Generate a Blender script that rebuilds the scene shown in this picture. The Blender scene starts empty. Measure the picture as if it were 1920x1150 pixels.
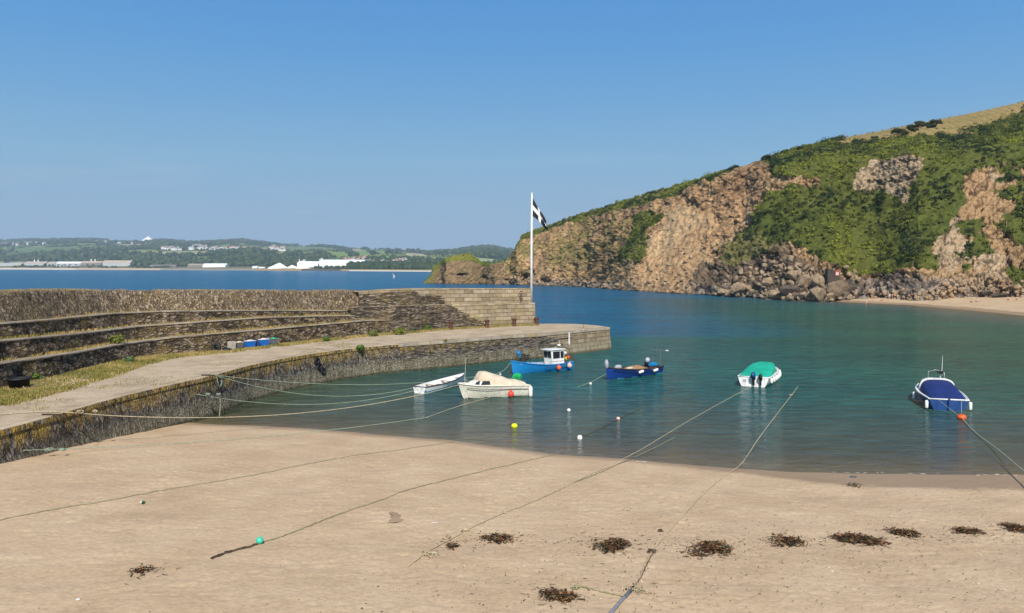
import bpy, bmesh, math, random
import numpy as np
from mathutils import Vector, Matrix
R = math.radians
random.seed(7); rng = np.random.default_rng(11)
scene = bpy.context.scene
COL = scene.collection

# ---------------------------------------------------------------- camera, sky, sun, exposure
FPX, CX, CY, HOR, CAMZ = 1500.0, 960.0, 575.0, 500.0, 10.5
PITCH = math.atan((CY - HOR) / FPX)
cam_d = bpy.data.cameras.new('camera'); cam = bpy.data.objects.new('camera', cam_d); COL.objects.link(cam)
cam.location = (0, 0, CAMZ); cam.rotation_euler = (math.pi / 2 - PITCH, 0, 0)
cam_d.sensor_width = 36; cam_d.lens = 36 * FPX / 1920; cam_d.clip_start = 0.2; cam_d.clip_end = 60000
scene.camera = cam
SUN_EL = R(44); SUN_AZ = math.atan2(0.07, -0.997)           # azimuth from +Y towards +X
SDIR = Vector((math.cos(SUN_EL) * math.sin(SUN_AZ), math.cos(SUN_EL) * math.cos(SUN_AZ), math.sin(SUN_EL)))
world = bpy.data.worlds.new('World'); scene.world = world; world.use_nodes = True
wn = world.node_tree.nodes; wl = world.node_tree.links
sky = wn.new('ShaderNodeTexSky'); sky.sky_type = 'NISHITA'; sky.sun_disc = False
sky.sun_elevation = SUN_EL; sky.sun_rotation = SUN_AZ
sky.air_density = 1.0; sky.dust_density = 0.35; sky.ozone_density = 2.5; sky.altitude = 0
bg = wn['Background']; bg.inputs['Strength'].default_value = 0.085
hs = wn.new('ShaderNodeHueSaturation'); hs.inputs['Saturation'].default_value = 1.12
tcw = wn.new("ShaderNodeTexCoord"); sxw = wn.new("ShaderNodeSeparateXYZ"); wl.new(tcw.outputs["Generated"], sxw.inputs[0])
K_ = 1 / (.085 * 2 ** .41)
rpw = wn.new("ShaderNodeValToRGB"); e_ = rpw.color_ramp.elements      # the pale band of air above the horizon
for i_, (p_, c_) in enumerate([(0, (.325, .455, .60)), (.046, (.30, .45, .61)), (.131, (.235, .445, .655)), (.194, (.165, .385, .67)), (.254, (.118, .34, .67)), (.32, (.092, .295, .65)), (.6, (.05, .19, .50))]):
    if i_ > 1: e_.new(p_)
    e_[i_].position = p_; e_[i_].color = (*c_, 1)
wl.new(sxw.outputs["Z"], rpw.inputs[0])
vsw = wn.new("ShaderNodeVectorMath"); vsw.operation = "SCALE"; vsw.inputs["Scale"].default_value = K_; wl.new(rpw.outputs[0], vsw.inputs[0])
nzw = wn.new("ShaderNodeTexNoise"); mpw = wn.new("ShaderNodeMapping"); mpw.inputs["Scale"].default_value = (1.6, 1.6, 16); wl.new(tcw.outputs["Generated"], mpw.inputs[0]); wl.new(mpw.outputs[0], nzw.inputs["Vector"]); nzw.inputs["Scale"].default_value = 3.2; nzw.inputs["Detail"].default_value = 7
cfw = wn.new("ShaderNodeMapRange"); cfw.inputs[1].default_value = .55; cfw.inputs[2].default_value = .80; cfw.inputs[4].default_value = .30; wl.new(nzw.outputs[0], cfw.inputs[0])
cbw = wn.new("ShaderNodeMapRange"); cbw.inputs[1].default_value = .17; cbw.inputs[2].default_value = .06; wl.new(sxw.outputs["Z"], cbw.inputs[0])
cmw = wn.new("ShaderNodeMath"); cmw.operation = "MULTIPLY"; wl.new(cfw.outputs[0], cmw.inputs[0]); wl.new(cbw.outputs[0], cmw.inputs[1])
cxw = wn.new("ShaderNodeMix"); cxw.data_type = "RGBA"; wl.new(cmw.outputs[0], cxw.inputs[0]); wl.new(vsw.outputs[0], cxw.inputs[6]); cxw.inputs[7].default_value = (.62 * K_, .66 * K_, .70 * K_, 1)
mrw = wn.new("ShaderNodeMapRange"); mrw.interpolation_type = "SMOOTHERSTEP"; mrw.inputs[1].default_value = .32; mrw.inputs[2].default_value = .75; mrw.inputs[3].default_value = 1; mrw.inputs[4].default_value = 0; wl.new(sxw.outputs["Z"], mrw.inputs[0])
mxw = wn.new("ShaderNodeMix"); mxw.data_type = "RGBA"; wl.new(mrw.outputs[0], mxw.inputs[0]); wl.new(hs.outputs[0], mxw.inputs[6]); wl.new(cxw.outputs[2], mxw.inputs[7])
wl.new(sky.outputs[0], hs.inputs["Color"]); wl.new(mxw.outputs[2], bg.inputs["Color"])
sl = bpy.data.lights.new('sun', 'SUN'); sl.energy = 4.2; sl.angle = R(0.53); sl.color = (1.0, 0.955, 0.88)
so = bpy.data.objects.new('sun', sl); COL.objects.link(so); so.rotation_euler = SDIR.to_track_quat('Z', 'Y').to_euler()
scene.view_settings.view_transform = 'Standard'; scene.view_settings.look = 'None'
scene.view_settings.exposure = 0.43; scene.view_settings.gamma = 1.0
scene.cycles.transparent_max_bounces = 12
scene.cycles.volume_bounces = 0

# ---------------------------------------------------------------- helpers
_f = np.array([0, math.cos(PITCH), -math.sin(PITCH)]); _u = np.array([0, math.sin(PITCH), math.cos(PITCH)])
def ray(px, py):
    px = np.asarray(px, float); py = np.asarray(py, float)
    d = _f + np.multiply.outer((CY - py) / FPX, _u) + np.multiply.outer((px - CX) / FPX, np.array([1., 0, 0]))
    return d
def atz(px, py, z=0.0):          # photo pixel seen on the level z
    d = ray(px, py); t = (z - CAMZ) / d[..., 2]
    return np.array([0, 0, CAMZ]) + d * t[..., None] if d.ndim > 1 else Vector((d[0] * t, d[1] * t, CAMZ + d[2] * t))
def atY(px, py, Y):              # photo pixel at the distance Y
    d = ray(px, py); t = Y / d[..., 1]
    return np.array([0, 0, CAMZ]) + d * t[..., None] if d.ndim > 1 else Vector((d[0] * t, d[1] * t, CAMZ + d[2] * t))
def proj(p):
    p = np.asarray(p, float) - np.array([0, 0, CAMZ])
    w = p @ _f
    return CX + FPX * p[..., 0] / w, CY - FPX * (p @ _u) / w

def _hash(ix, iy, iz, s=0):
    h = (ix.astype(np.int64) * 374761393 + iy.astype(np.int64) * 668265263 + iz.astype(np.int64) * 2147483647 + s * 974634777) & 0xFFFFFFFF
    h = ((h ^ (h >> 13)) * 1274126177) & 0xFFFFFFFF
    h = ((h ^ (h >> 16)) * 2246822519) & 0xFFFFFFFF
    return ((h ^ (h >> 15)) & 0xFFFFFF) / float(0xFFFFFF)
def vnoise(p, s=0):
    i = np.floor(p); f = p - i; f = f * f * (3 - 2 * f); ix, iy, iz = i[..., 0], i[..., 1], i[..., 2]
    r = 0
    for a in (0, 1):
        for b in (0, 1):
            for c in (0, 1):
                w = (f[..., 0] if a else 1 - f[..., 0]) * (f[..., 1] if b else 1 - f[..., 1]) * (f[..., 2] if c else 1 - f[..., 2])
                r = r + w * _hash(ix + a, iy + b, iz + c, s)
    return r * 2 - 1
def fbm(p, sc=1.0, o=4, s=0, ridge=False):
    p = np.asarray(p, float) / sc; r = 0; a = 1.0; t = 0
    for k in range(o):
        n = vnoise(p * 2 ** k + 17.3 * k, s + k)
        if ridge: n = 1 - 2 * np.abs(n)
        r = r + a * n; t += a; a *= 0.5
    return r / t
def cells(p, sc=1.0, s=0):       # value of the nearest jittered cell, distance to border (approx.)
    p = np.asarray(p, float) / sc; i = np.floor(p)
    d1 = np.full(p.shape[:-1], 9.); d2 = d1.copy(); v = np.zeros(p.shape[:-1])
    for a in (-1, 0, 1):
        for b in (-1, 0, 1):
            for c in (-1, 0, 1):
                ix, iy, iz = i[..., 0] + a, i[..., 1] + b, i[..., 2] + c
                dx = ix + _hash(ix, iy, iz, s + 1) - p[..., 0]; dy = iy + _hash(ix, iy, iz, s + 2) - p[..., 1]; dz = iz + _hash(ix, iy, iz, s + 3) - p[..., 2]
                d = dx * dx + dy * dy + dz * dz
                n = d < d1
                d2 = np.where(n, d1, np.minimum(d2, d)); v = np.where(n, _hash(ix, iy, iz, s + 4), v); d1 = np.where(n, d, d1)
    return v, np.sqrt(d2) - np.sqrt(d1)
def inpoly(x, y, poly):
    r = np.zeros(np.shape(x), bool); n = len(poly)
    for i in range(n):
        x1, y1 = poly[i]; x2, y2 = poly[(i + 1) % n]
        if y1 == y2: continue
        c = ((y1 > y) != (y2 > y)) & (x < (x2 - x1) * (y - y1) / (y2 - y1) + x1)
        r ^= c
    return r
def sstep(a, b, x):
    t = np.clip((x - a) / (b - a), 0, 1); return t * t * (3 - 2 * t)
def lerp(a, b, t): return a + (b - a) * t

def tag(o, label=None, cat=None, group=None, kind=None):
    if label: o['label'] = label
    if cat: o['category'] = cat
    if group: o['group'] = group
    if kind: o['kind'] = kind
    return o
def empty(name, loc=(0, 0, 0), rz=0.0):
    o = bpy.data.objects.new(name, None); o.location = loc; o.rotation_euler = (0, 0, rz); o.empty_display_size = 0.3
    COL.objects.link(o); return o
def mesh_np(name, V, F, mats, parent=None, smooth=False, col=None, uv=None, mi=None, attr=None):
    """V (n,3); F (m,k) index array or list of faces"""
    me = bpy.data.meshes.new(name)
    if isinstance(F, np.ndarray):
        m, k = F.shape
        me.vertices.add(len(V)); me.vertices.foreach_set('co', np.asarray(V, np.float32).ravel())
        me.loops.add(m * k); me.loops.foreach_set('vertex_index', F.astype(np.int32).ravel())
        me.polygons.add(m); me.polygons.foreach_set('loop_start', (np.arange(m) * k).astype(np.int32))
        me.polygons.foreach_set('loop_total', np.full(m, k, np.int32))
        me.update(calc_edges=True)
    else:
        me.from_pydata([tuple(v) for v in V], [], [tuple(f) for f in F])
    if smooth: me.polygons.foreach_set('use_smooth', np.ones(len(me.polygons), bool))
    if mi is not None: me.polygons.foreach_set('material_index', np.asarray(mi, np.int32))
    for m_ in (mats if isinstance(mats, (list, tuple)) else [mats]): me.materials.append(m_)
    if col is not None:
        a = me.attributes.new('Col', 'FLOAT_COLOR', 'POINT'); c = np.ones((len(V), 4), np.float32); c[:, :3] = col; a.data.foreach_set('color', c.ravel())
    if attr:
        for k_, v_ in attr.items():
            a = me.attributes.new(k_, 'FLOAT', 'POINT'); a.data.foreach_set('value', np.asarray(v_, np.float32).ravel())
    if uv is not None:
        l = me.uv_layers.new(name='UVMap'); vi = np.empty(len(me.loops), np.int32); me.loops.foreach_get('vertex_index', vi)
        l.data.foreach_set('uv', np.asarray(uv, np.float32)[vi].ravel())
    o = bpy.data.objects.new(name, me); COL.objects.link(o)
    if parent: o.parent = parent
    return o
def gridF(n, m, off=0):          # faces of an n x m vertex grid (row major, m per row)
    i = np.arange(n - 1)[:, None] * m + np.arange(m - 1)[None, :]
    return (np.stack([i, i + 1, i + m + 1, i + m], -1).reshape(-1, 4) + off)
class MB:
    def __init__(s): s.v = []; s.f = []; s.m = []
    def add(s, V, F, mi=0):
        o = len(s.v); s.v += [tuple(v) for v in V]; s.f += [tuple(i + o for i in f) for f in F]; s.m += [mi] * len(F); return s
    def box(s, c, d, rz=0, mi=0, bev=0.0, M=None):
        x, y, z = [q / 2 for q in d]; b = min(bev, x * .9, y * .9, z * .9)
        bm = bmesh.new(); bmesh.ops.create_cube(bm, size=1)
        for v in bm.verts: v.co = Vector((v.co.x * 2 * x, v.co.y * 2 * y, v.co.z * 2 * z))
        if b > 0: bmesh.ops.bevel(bm, geom=bm.edges[:] , offset=b, segments=2, affect='EDGES')
        T = Matrix.Translation(c) @ Matrix.Rotation(rz, 4, 'Z')
        if M is not None: T = M @ T
        s.bm(bm, T, mi); return s
    def bm(s, bm, T=Matrix(), mi=0):
        bm.verts.index_update()
        s.add([T @ v.co for v in bm.verts], [[v.index for v in f.verts] for f in bm.faces], mi); bm.free(); return s
    def tube(s, pts, r, n=6, mi=0, closed=False):
        pts = [Vector(p) for p in pts]; k = len(pts); V = []; F = []; prev = None
        for i, p in enumerate(pts):
            if closed: t = pts[(i + 1) % k] - pts[i - 1]
            else: t = pts[min(i + 1, k - 1)] - pts[max(i - 1, 0)]
            if t.length < 1e-9: t = Vector((0, 0, 1))
            t.normalize()
            a = prev - t * prev.dot(t) if prev is not None else (Vector((0, 0, 1)).cross(t) if abs(t.z) < .9 else Vector((1, 0, 0)).cross(t))
            if a.length < 1e-6: a = Vector((1, 0, 0)).cross(t)
            a.normalize(); prev = a; b = t.cross(a)
            rr = r[i] if hasattr(r, '__len__') else r
            for j in range(n):
                an = 2 * math.pi * j / n; V.append(p + a * (math.cos(an) * rr) + b * (math.sin(an) * rr))
        for i in range(k if closed else k - 1):
            i2 = (i + 1) % k
            for j in range(n):
                j2 = (j + 1) % n; F.append((i * n + j, i * n + j2, i2 * n + j2, i2 * n + j))
        if not closed: F.append(tuple(range(n - 1, -1, -1))); F.append(tuple((k - 1) * n + j for j in range(n)))
        return s.add(V, F, mi)
    def lathe(s, prof, n=16, c=(0, 0, 0), mi=0, M=None):
        V = []; F = []; k = len(prof)
        for (r, z) in prof:
            for j in range(n):
                a = 2 * math.pi * j / n; p = Vector((r * math.cos(a), r * math.sin(a), z))
                if M is not None: p = M @ p
                V.append(p + Vector(c))
        for i in range(k - 1):
            for j in range(n):
                j2 = (j + 1) % n; F.append((i * n + j, i * n + j2, (i + 1) * n + j2, (i + 1) * n + j))
        F.append(tuple(range(n - 1, -1, -1))); F.append(tuple((k - 1) * n + j for j in range(n)))
        return s.add(V, F, mi)
    def ball(s, c, r, sx=1, sy=1, sz=1, sub=3, mi=0, jit=0):
        bm = bmesh.new(); bmesh.ops.create_icosphere(bm, subdivisions=sub, radius=1)
        for v in bm.verts:
            q = 1 + (random.uniform(-jit, jit) if jit else 0)
            v.co = Vector((v.co.x * sx, v.co.y * sy, v.co.z * sz)) * r * q
        return s.bm(bm, Matrix.Translation(c), mi)
    def obj(s, name, mats, parent=None, smooth=False):
        o = mesh_np(name, s.v, s.f, mats, parent, smooth, mi=s.m)
        return o
def smooth_by_angle(o, deg=35):
    me = o.data; me.polygons.foreach_set('use_smooth', np.ones(len(me.polygons), bool))
    try: me.set_sharp_from_angle(angle=R(deg))
    except Exception: pass
    return o

# ---------------------------------------------------------------- materials
def N(nt, t, **kw):
    n = nt.nodes.new(t)
    for k, v in kw.items():
        if k.startswith('i_'): n.inputs[k[2:].replace('_', ' ')].default_value = v
        else: setattr(n, k, v)
    return n
def newmat(name):
    m = bpy.data.materials.new(name); m.use_nodes = True; nt = m.node_tree; b = nt.nodes['Principled BSDF']
    return m, nt, b
def ramp(nt, stops, src=None, interp='LINEAR'):
    r = nt.nodes.new('ShaderNodeValToRGB'); r.color_ramp.interpolation = interp; e = r.color_ramp.elements
    while len(e) < len(stops): e.new(0.5)
    for i, (p, c) in enumerate(stops):
        e[i].position = p; e[i].color = (*c, 1) if len(c) == 3 else c
    if src is not None: nt.links.new(src, r.inputs[0])
    return r.outputs[0]
def mixc(nt, fac, a, b, mode='MIX'):
    m = nt.nodes.new('ShaderNodeMix'); m.data_type = 'RGBA'; m.blend_type = mode; m.clamp_factor = True
    for s, v in ((m.inputs[0], fac), (m.inputs[6], a), (m.inputs[7], b)):
        if isinstance(v, (int, float)): s.default_value = v
        elif isinstance(v, (tuple, list)): s.default_value = (*v, 1)
        else: nt.links.new(v, s)
    return m.outputs[2]
def math_(nt, op, a, b=0.0, c=0.0):
    m = nt.nodes.new('ShaderNodeMath'); m.operation = op
    for s, v in zip(m.inputs, (a, b, c)):
        if isinstance(v, (int, float)): s.default_value = v
        else: nt.links.new(v, s)
    return m.outputs[0]
def tex(nt, kind, scale, coord=None, detail=5, rough=.6, dist=0, **kw):
    n = nt.nodes.new(kind); n.inputs['Scale'].default_value = scale
    if 'Detail' in n.inputs: n.inputs['Detail'].default_value = detail
    if 'Roughness' in n.inputs: n.inputs['Roughness'].default_value = rough
    if 'Distortion' in n.inputs: n.inputs['Distortion'].default_value = dist
    for k, v in kw.items(): setattr(n, k, v)
    if coord is not None: nt.links.new(coord, n.inputs['Vector'])
    return n
def coord(nt, kind='Position', scale=(1, 1, 1), rot=(0, 0, 0)):
    if kind == 'Position': s = nt.nodes.new('ShaderNodeNewGeometry').outputs['Position']
    else: s = nt.nodes.new('ShaderNodeTexCoord').outputs[kind]
    m = nt.nodes.new('ShaderNodeMapping'); m.inputs['Scale'].default_value = scale; m.inputs['Rotation'].default_value = rot
    nt.links.new(s, m.inputs['Vector']); return m.outputs[0]
def sepz(nt, ax='Z'):
    g = nt.nodes.new('ShaderNodeNewGeometry'); x = nt.nodes.new('ShaderNodeSeparateXYZ'); nt.links.new(g.outputs['Position'], x.inputs[0]); return x.outputs[ax]
def bump(nt, b, h, strength=.5, dist=.1):
    n = nt.nodes.new('ShaderNodeBump'); n.inputs['Strength'].default_value = strength; n.inputs['Distance'].default_value = dist
    nt.links.new(h, n.inputs['Height']); nt.links.new(n.outputs[0], b.inputs['Normal']); return n
def simple(name, c, rough=.5, var=.12, vs=4.0, spec=.4, metal=0, bmp=0.0, bs=30, bd=.01, grime=0.0):
    m, nt, b = newmat(name)
    co = coord(nt, 'Object')
    n = tex(nt, 'ShaderNodeTexNoise', vs, co, 4)
    lo = tuple(max(0, x * (1 - var * 2)) for x in c); hi = tuple(min(1, x * (1 + var)) for x in c)
    col = ramp(nt, [(.3, lo), (.65, hi)], n.outputs[0])
    if grime:
        g = tex(nt, 'ShaderNodeTexNoise', vs * 2.3, coord(nt, 'Object', (1, 1, .35)), 6, .7)
        f = ramp(nt, [(.52, (0, 0, 0)), (.72, (grime, grime, grime))], g.outputs[0])
        col = mixc(nt, f, col, (.09, .07, .045))
    nt.links.new(col, b.inputs['Base Color']); b.inputs['Roughness'].default_value = rough
    b.inputs['Specular IOR Level'].default_value = spec; b.inputs['Metallic'].default_value = metal
    if bmp:
        n2 = tex(nt, 'ShaderNodeTexNoise', bs, co, 5); bump(nt, b, n2.outputs[0], bmp, bd)
    return m
def attrcol(nt, name='Col'):
    a = nt.nodes.new('ShaderNodeAttribute'); a.attribute_name = name; return a
# ---------------------------------------------------------------- ground, sea bed and water
SHORE_PX = [(350, 795), (500, 799), (640, 808), (850, 828), (1040, 851), (1240, 869), (1500, 884), (1700, 888), (1920, 890)]
_sh = [tuple(atz(x, y, 0)[:2]) for x, y in SHORE_PX]
_far = [tuple(atz(x, y, 0)[:2]) for x, y in [(1920, 592), (1800, 580), (1700, 572), (1625, 568.5), (1575, 566)]]
LAND = [(-400, 62), (-60, 58), (-30, 55)] + _sh + [(45, 43), (75, 58), (98, 90), (108, 130)] + _far + \
       [(90, 262), (400, 420), (700, 420), (700, -100), (-400, -100)]      # polygon of the dry beach at this tide
def shore_dist(x, y):
    d = np.full(np.shape(x), 1e9)
    pts = LAND[:-3]
    for (x1, y1), (x2, y2) in zip(pts[:-1], pts[1:]):
        dx, dy = x2 - x1, y2 - y1; t = np.clip(((x - x1) * dx + (y - y1) * dy) / (dx * dx + dy * dy), 0, 1)
        d = np.minimum(d, np.hypot(x - x1 - t * dx, y - y1 - t * dy))
    return np.where(inpoly(x, y, LAND), d, -d)
def ground_z(x, y, rough=True):
    x = np.asarray(x, float); y = np.asarray(y, float)
    s = shore_dist(x, y)
    z = np.where(s > 0, 0.078 * s, 0.06 * s)
    z = np.where(z > 2.4, 2.4 + (z - 2.4) * .3, z); z = np.minimum(z, 4); z = np.maximum(z, -4.5)
    if rough:
        P = np.stack([x, y, 0 * x], -1)
        near = np.exp(-np.maximum(s, 0) / 400) * (np.abs(y) < 120)
        dry = sstep(.8, 5, s)
        z = z + (fbm(P * [1, 1, 1], 6, 3, 3) * .05 + (fbm(P, 1.5, 2, 4) * .04 * dry + fbm(P * [1, 1.5, 1], .45, 2, 5) * .020 * dry) * near)
    return z
def axis(segs):
    r = []
    for a, b, s in segs: r += list(np.arange(a, b, s))
    return np.array(r + [segs[-1][1]])
gx = axis([(-9000, -800, 800), (-800, -60, 40), (-60, -28, 2), (-28, 30, .11), (32, 60, .7), (60, 130, 1.4), (130, 800, 50), (800, 9000, 800)])
gy = axis([(-100, 12, 8), (12, 46, .11), (46, 62, .3), (62, 150, 2), (150, 240, 1.2), (240, 900, 40), (900, 12000, 900)])
GX, GY = np.meshgrid(gx, gy); GZ = ground_z(GX, GY)
_g = np.random.default_rng(5)                                       # footprints and scuffs
for _k in range(150):                                              # wandering tracks of prints
    fx_, fy_ = _g.uniform(-22, 24), _g.uniform(17, 44); an_ = _g.uniform(0, 6.28)
    for _j in range(_g.integers(3, 22)):
        an_ += _g.normal() * .12; fx_ += math.cos(an_) * .62; fy_ += math.sin(an_) * .62
        ox, oy = fx_ + math.sin(an_) * .12 * (-1) ** _j, fy_ - math.cos(an_) * .12 * (-1) ** _j
        i0, i1 = np.searchsorted(gy, [oy - .4, oy + .4]); j0, j1 = np.searchsorted(gx, [ox - .4, ox + .4])
        if i1 - i0 < 3 or j1 - j0 < 3: continue
        X_, Y_ = GX[i0:i1, j0:j1] - ox, GY[i0:i1, j0:j1] - oy; a_ = (X_ * math.cos(an_) + Y_ * math.sin(an_)) / .17; b_ = (Y_ * math.cos(an_) - X_ * math.sin(an_)) / .11; q_ = a_ * a_ + b_ * b_
        GZ[i0:i1, j0:j1] += (-.030 * np.exp(-q_) + .010 * np.exp(-(np.sqrt(q_) - 1.5) ** 2 * 4)) * (GZ[i0:i1, j0:j1] > .25)
def sand_mat():
    m, nt, b = newmat('beach_sand')
    co = coord(nt)
    n1 = tex(nt, 'ShaderNodeTexNoise', .35, co, 6, .6); n2 = tex(nt, 'ShaderNodeTexNoise', 7, co, 5, .6)
    n3 = tex(nt, 'ShaderNodeTexNoise', 60, co, 3, .7)
    c = ramp(nt, [(.3, (.45, .318, .192)), (.5, (.515, .372, .232)), (.72, (.57, .425, .272))], n1.outputs[0])
    c = mixc(nt, .55, c, ramp(nt, [(.35, (.70, .70, .70)), (.6, (1.04, 1.04, 1.04))], n2.outputs[0]), 'MULTIPLY')
    c = mixc(nt, .4, c, ramp(nt, [(.32, (.55, .5, .45)), (.5, (1, 1, 1)), (.75, (1.15, 1.15, 1.15))], n3.outputs[0]), 'MULTIPLY')
    # wet sand by the water's edge, from the real height above the sea
    z = math_(nt, 'ADD', sepz(nt), math_(nt, 'MULTIPLY', math_(nt, 'SUBTRACT', n1.outputs[0], .5), .22))
    w = attrcol(nt, 'wet')
    wz = math_(nt, 'SUBTRACT', math_(nt, 'MULTIPLY', w.outputs['Fac'], .33), z)
    wet = nt.nodes.new('ShaderNodeMapRange'); wet.inputs[1].default_value = -.05; wet.inputs[2].default_value = .03; nt.links.new(wz, wet.inputs[0])
    wetf = wet.outputs[0]
    edge = nt.nodes.new('ShaderNodeMapRange'); edge.inputs[1].default_value = .10; edge.inputs[2].default_value = .02; nt.links.new(sepz(nt), edge.inputs[0])
    wf = math_(nt, 'MAXIMUM', wetf, edge.outputs[0])
    c = mixc(nt, math_(nt, 'MULTIPLY', wf, .62), c, (.20, .13, .075))
    nt.links.new(c, b.inputs['Base Color'])
    nt.links.new(math_(nt, 'SUBTRACT', .95, math_(nt, 'MULTIPLY', wf, .35)), b.inputs['Roughness']); b.inputs['Specular IOR Level'].default_value = .25
    v = tex(nt, 'ShaderNodeTexNoise', 3.2, coord(nt, 'Position', (1, 1.25, 1)), 5, .6, .4)
    h = math_(nt, 'ADD', math_(nt, 'MULTIPLY', v.outputs[0], 1.0), math_(nt, 'MULTIPLY', n2.outputs[0], .5))
    h = math_(nt, 'MULTIPLY', h, math_(nt, 'SUBTRACT', 1, math_(nt, 'MULTIPLY', wf, .8)))
    bump(nt, b, h, .36, .09)
    return m
SAND = sand_mat()
wet = np.where((GX > 6) & (GY < 60), sstep(6, 22, GX), 0.) + np.where(GY > 120, .9, 0) 
o = mesh_np('ground', np.stack([GX, GY, GZ], -1).reshape(-1, 3), gridF(*GX.shape), SAND, smooth=True, attr={'wet': wet})
tag(o, 'dry pale tan sand of the beach running down under the water', kind='structure')

def water_mat():
    m, nt, b = newmat('sea_water'); nt.nodes.remove(b); out = nt.nodes['Material Output']
    co = coord(nt, 'Position', (.32, 1.0, 1)); co2 = coord(nt, 'Position', (.7, 1.5, 1), (0, 0, .25))
    n1 = tex(nt, 'ShaderNodeTexNoise', 1.25, co, 4, .6, .5); n2 = tex(nt, 'ShaderNodeTexNoise', .55, co2, 4, .55, .6)
    n3 = tex(nt, 'ShaderNodeTexNoise', .05, coord(nt, 'Position', (.6, 1.4, 1)), 4, .55)
    n4 = tex(nt, 'ShaderNodeTexNoise', 3.4, coord(nt, 'Position', (.35, 1.0, 1), (0, 0, -.15)), 2, .5)
    ch = attrcol(nt, 'chop').outputs['Fac']
    cd = nt.nodes.new('ShaderNodeCameraData')
    h = math_(nt, 'ADD', math_(nt, 'MULTIPLY', n1.outputs[0], .55), math_(nt, 'ADD', n2.outputs[0], math_(nt, 'MULTIPLY', n4.outputs[0], .16)))
    bn = nt.nodes.new('ShaderNodeBump'); bn.inputs['Distance'].default_value = .62
    nt.links.new(h, bn.inputs['Height']); nt.links.new(math_(nt, 'MULTIPLY', ch, math_(nt, 'ADD', .35, math_(nt, 'MULTIPLY', n3.outputs[0], .9))), bn.inputs['Strength'])
    col = attrcol(nt).outputs['Color']
    big = ramp(nt, [(.3, (.72, .74, .78)), (.7, (1.25, 1.22, 1.2))], n3.outputs[0])
    col = mixc(nt, 1, col, big, 'MULTIPLY')
    wv = ramp(nt, [(.38, (.60, .62, .66)), (.62, (1.35, 1.32, 1.3))], n1.outputs[0])  # ripple shading painted into the colour: lighter crests, darker troughs
    col = mixc(nt, .7, col, wv, 'MULTIPLY')
    df = nt.nodes.new('ShaderNodeBsdfDiffuse'); nt.links.new(col, df.inputs[0]); nt.links.new(bn.outputs[0], df.inputs['Normal'])
    tr = nt.nodes.new('ShaderNodeBsdfTransparent'); tr.inputs[0].default_value = (.80, .86, .80, 1)
    mx = nt.nodes.new('ShaderNodeMixShader'); nt.links.new(attrcol(nt, 'opac').outputs['Fac'], mx.inputs[0])
    nt.links.new(tr.outputs[0], mx.inputs[1]); nt.links.new(df.outputs[0], mx.inputs[2])
    gl = nt.nodes.new('ShaderNodeBsdfGlossy'); gl.inputs['Roughness'].default_value = .12; nt.links.new(bn.outputs[0], gl.inputs['Normal'])
    fr = nt.nodes.new('ShaderNodeFresnel'); fr.inputs[0].default_value = 1.33; nt.links.new(bn.outputs[0], fr.inputs[1])
    ff = math_(nt, 'MINIMUM', math_(nt, 'MULTIPLY', fr.outputs[0], .92), .48)
    m2 = nt.nodes.new('ShaderNodeMixShader'); nt.links.new(ff, m2.inputs[0]); nt.links.new(mx.outputs[0], m2.inputs[1]); nt.links.new(gl.outputs[0], m2.inputs[2])
    nt.links.new(m2.outputs[0], out.inputs[0]); return m
wx = axis([(-9000, -800, 800), (-800, -60, 40), (-60, 40, 1), (40, 130, 2), (130, 800, 30), (800, 9000, 800)])
wy = axis([(30, 60, .5), (60, 120, 1), (120, 260, 3), (260, 600, 15), (600, 1200, 60), (1200, 12000, 900)])
WX, WY = np.meshgrid(wx, wy); sd = np.maximum(-shore_dist(WX, WY), 0); sd = np.where((WX > -30), sd, 200)
sd = sd + fbm(np.stack([WX, WY, 0 * WX], -1), 12, 3, 9) * np.minimum(sd * .35, 5)
# depth sets the water's colour; the cove's green also paints in the cliff's reflection
t = sstep(0, 5, sd)[..., None]; t2 = sstep(5, 26, sd)[..., None]; t3 = sstep(95, 330, WY + 0 * WX)[..., None]
cove = (sstep(8, 60, WX) * (1 - sstep(230, 330, WY)))[..., None]
side = np.exp(-np.maximum(WX + 22, 0) / 14)[..., None] * (1 - sstep(80, 110, WY))[..., None]
c = lerp(np.array([.13, .11, .066]), np.array([.072, .112, .084]), t)
c = lerp(c, np.array([.013, .096, .092]), t2)
c = lerp(c, np.array([.031, .090, .040]), cove * .85 * t2)
c = lerp(c, np.array([.078, .095, .042]), side * .75)
c = lerp(c, np.array([.003, .105, .190]), t3 * (1 - .55 * cove))
out_ = ((WX < -10) | (WY > 118))[..., None] * sstep(100, 135, WY)[..., None] * (1 - cove)
c = lerp(c, np.array([.002, .105, .215]), out_ * .8)
op = 1 - np.exp(-sd * .13)
o = mesh_np('water', np.stack([WX, WY, 0 * WX], -1).reshape(-1, 3), gridF(*WX.shape), water_mat(), smooth=True, col=c.reshape(-1, 3),
            attr={'opac': op, 'chop': .55 + .45 * sstep(3, 30, sd)})
tag(o, 'calm blue green sea water of the harbour and bay', kind='structure')

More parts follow.
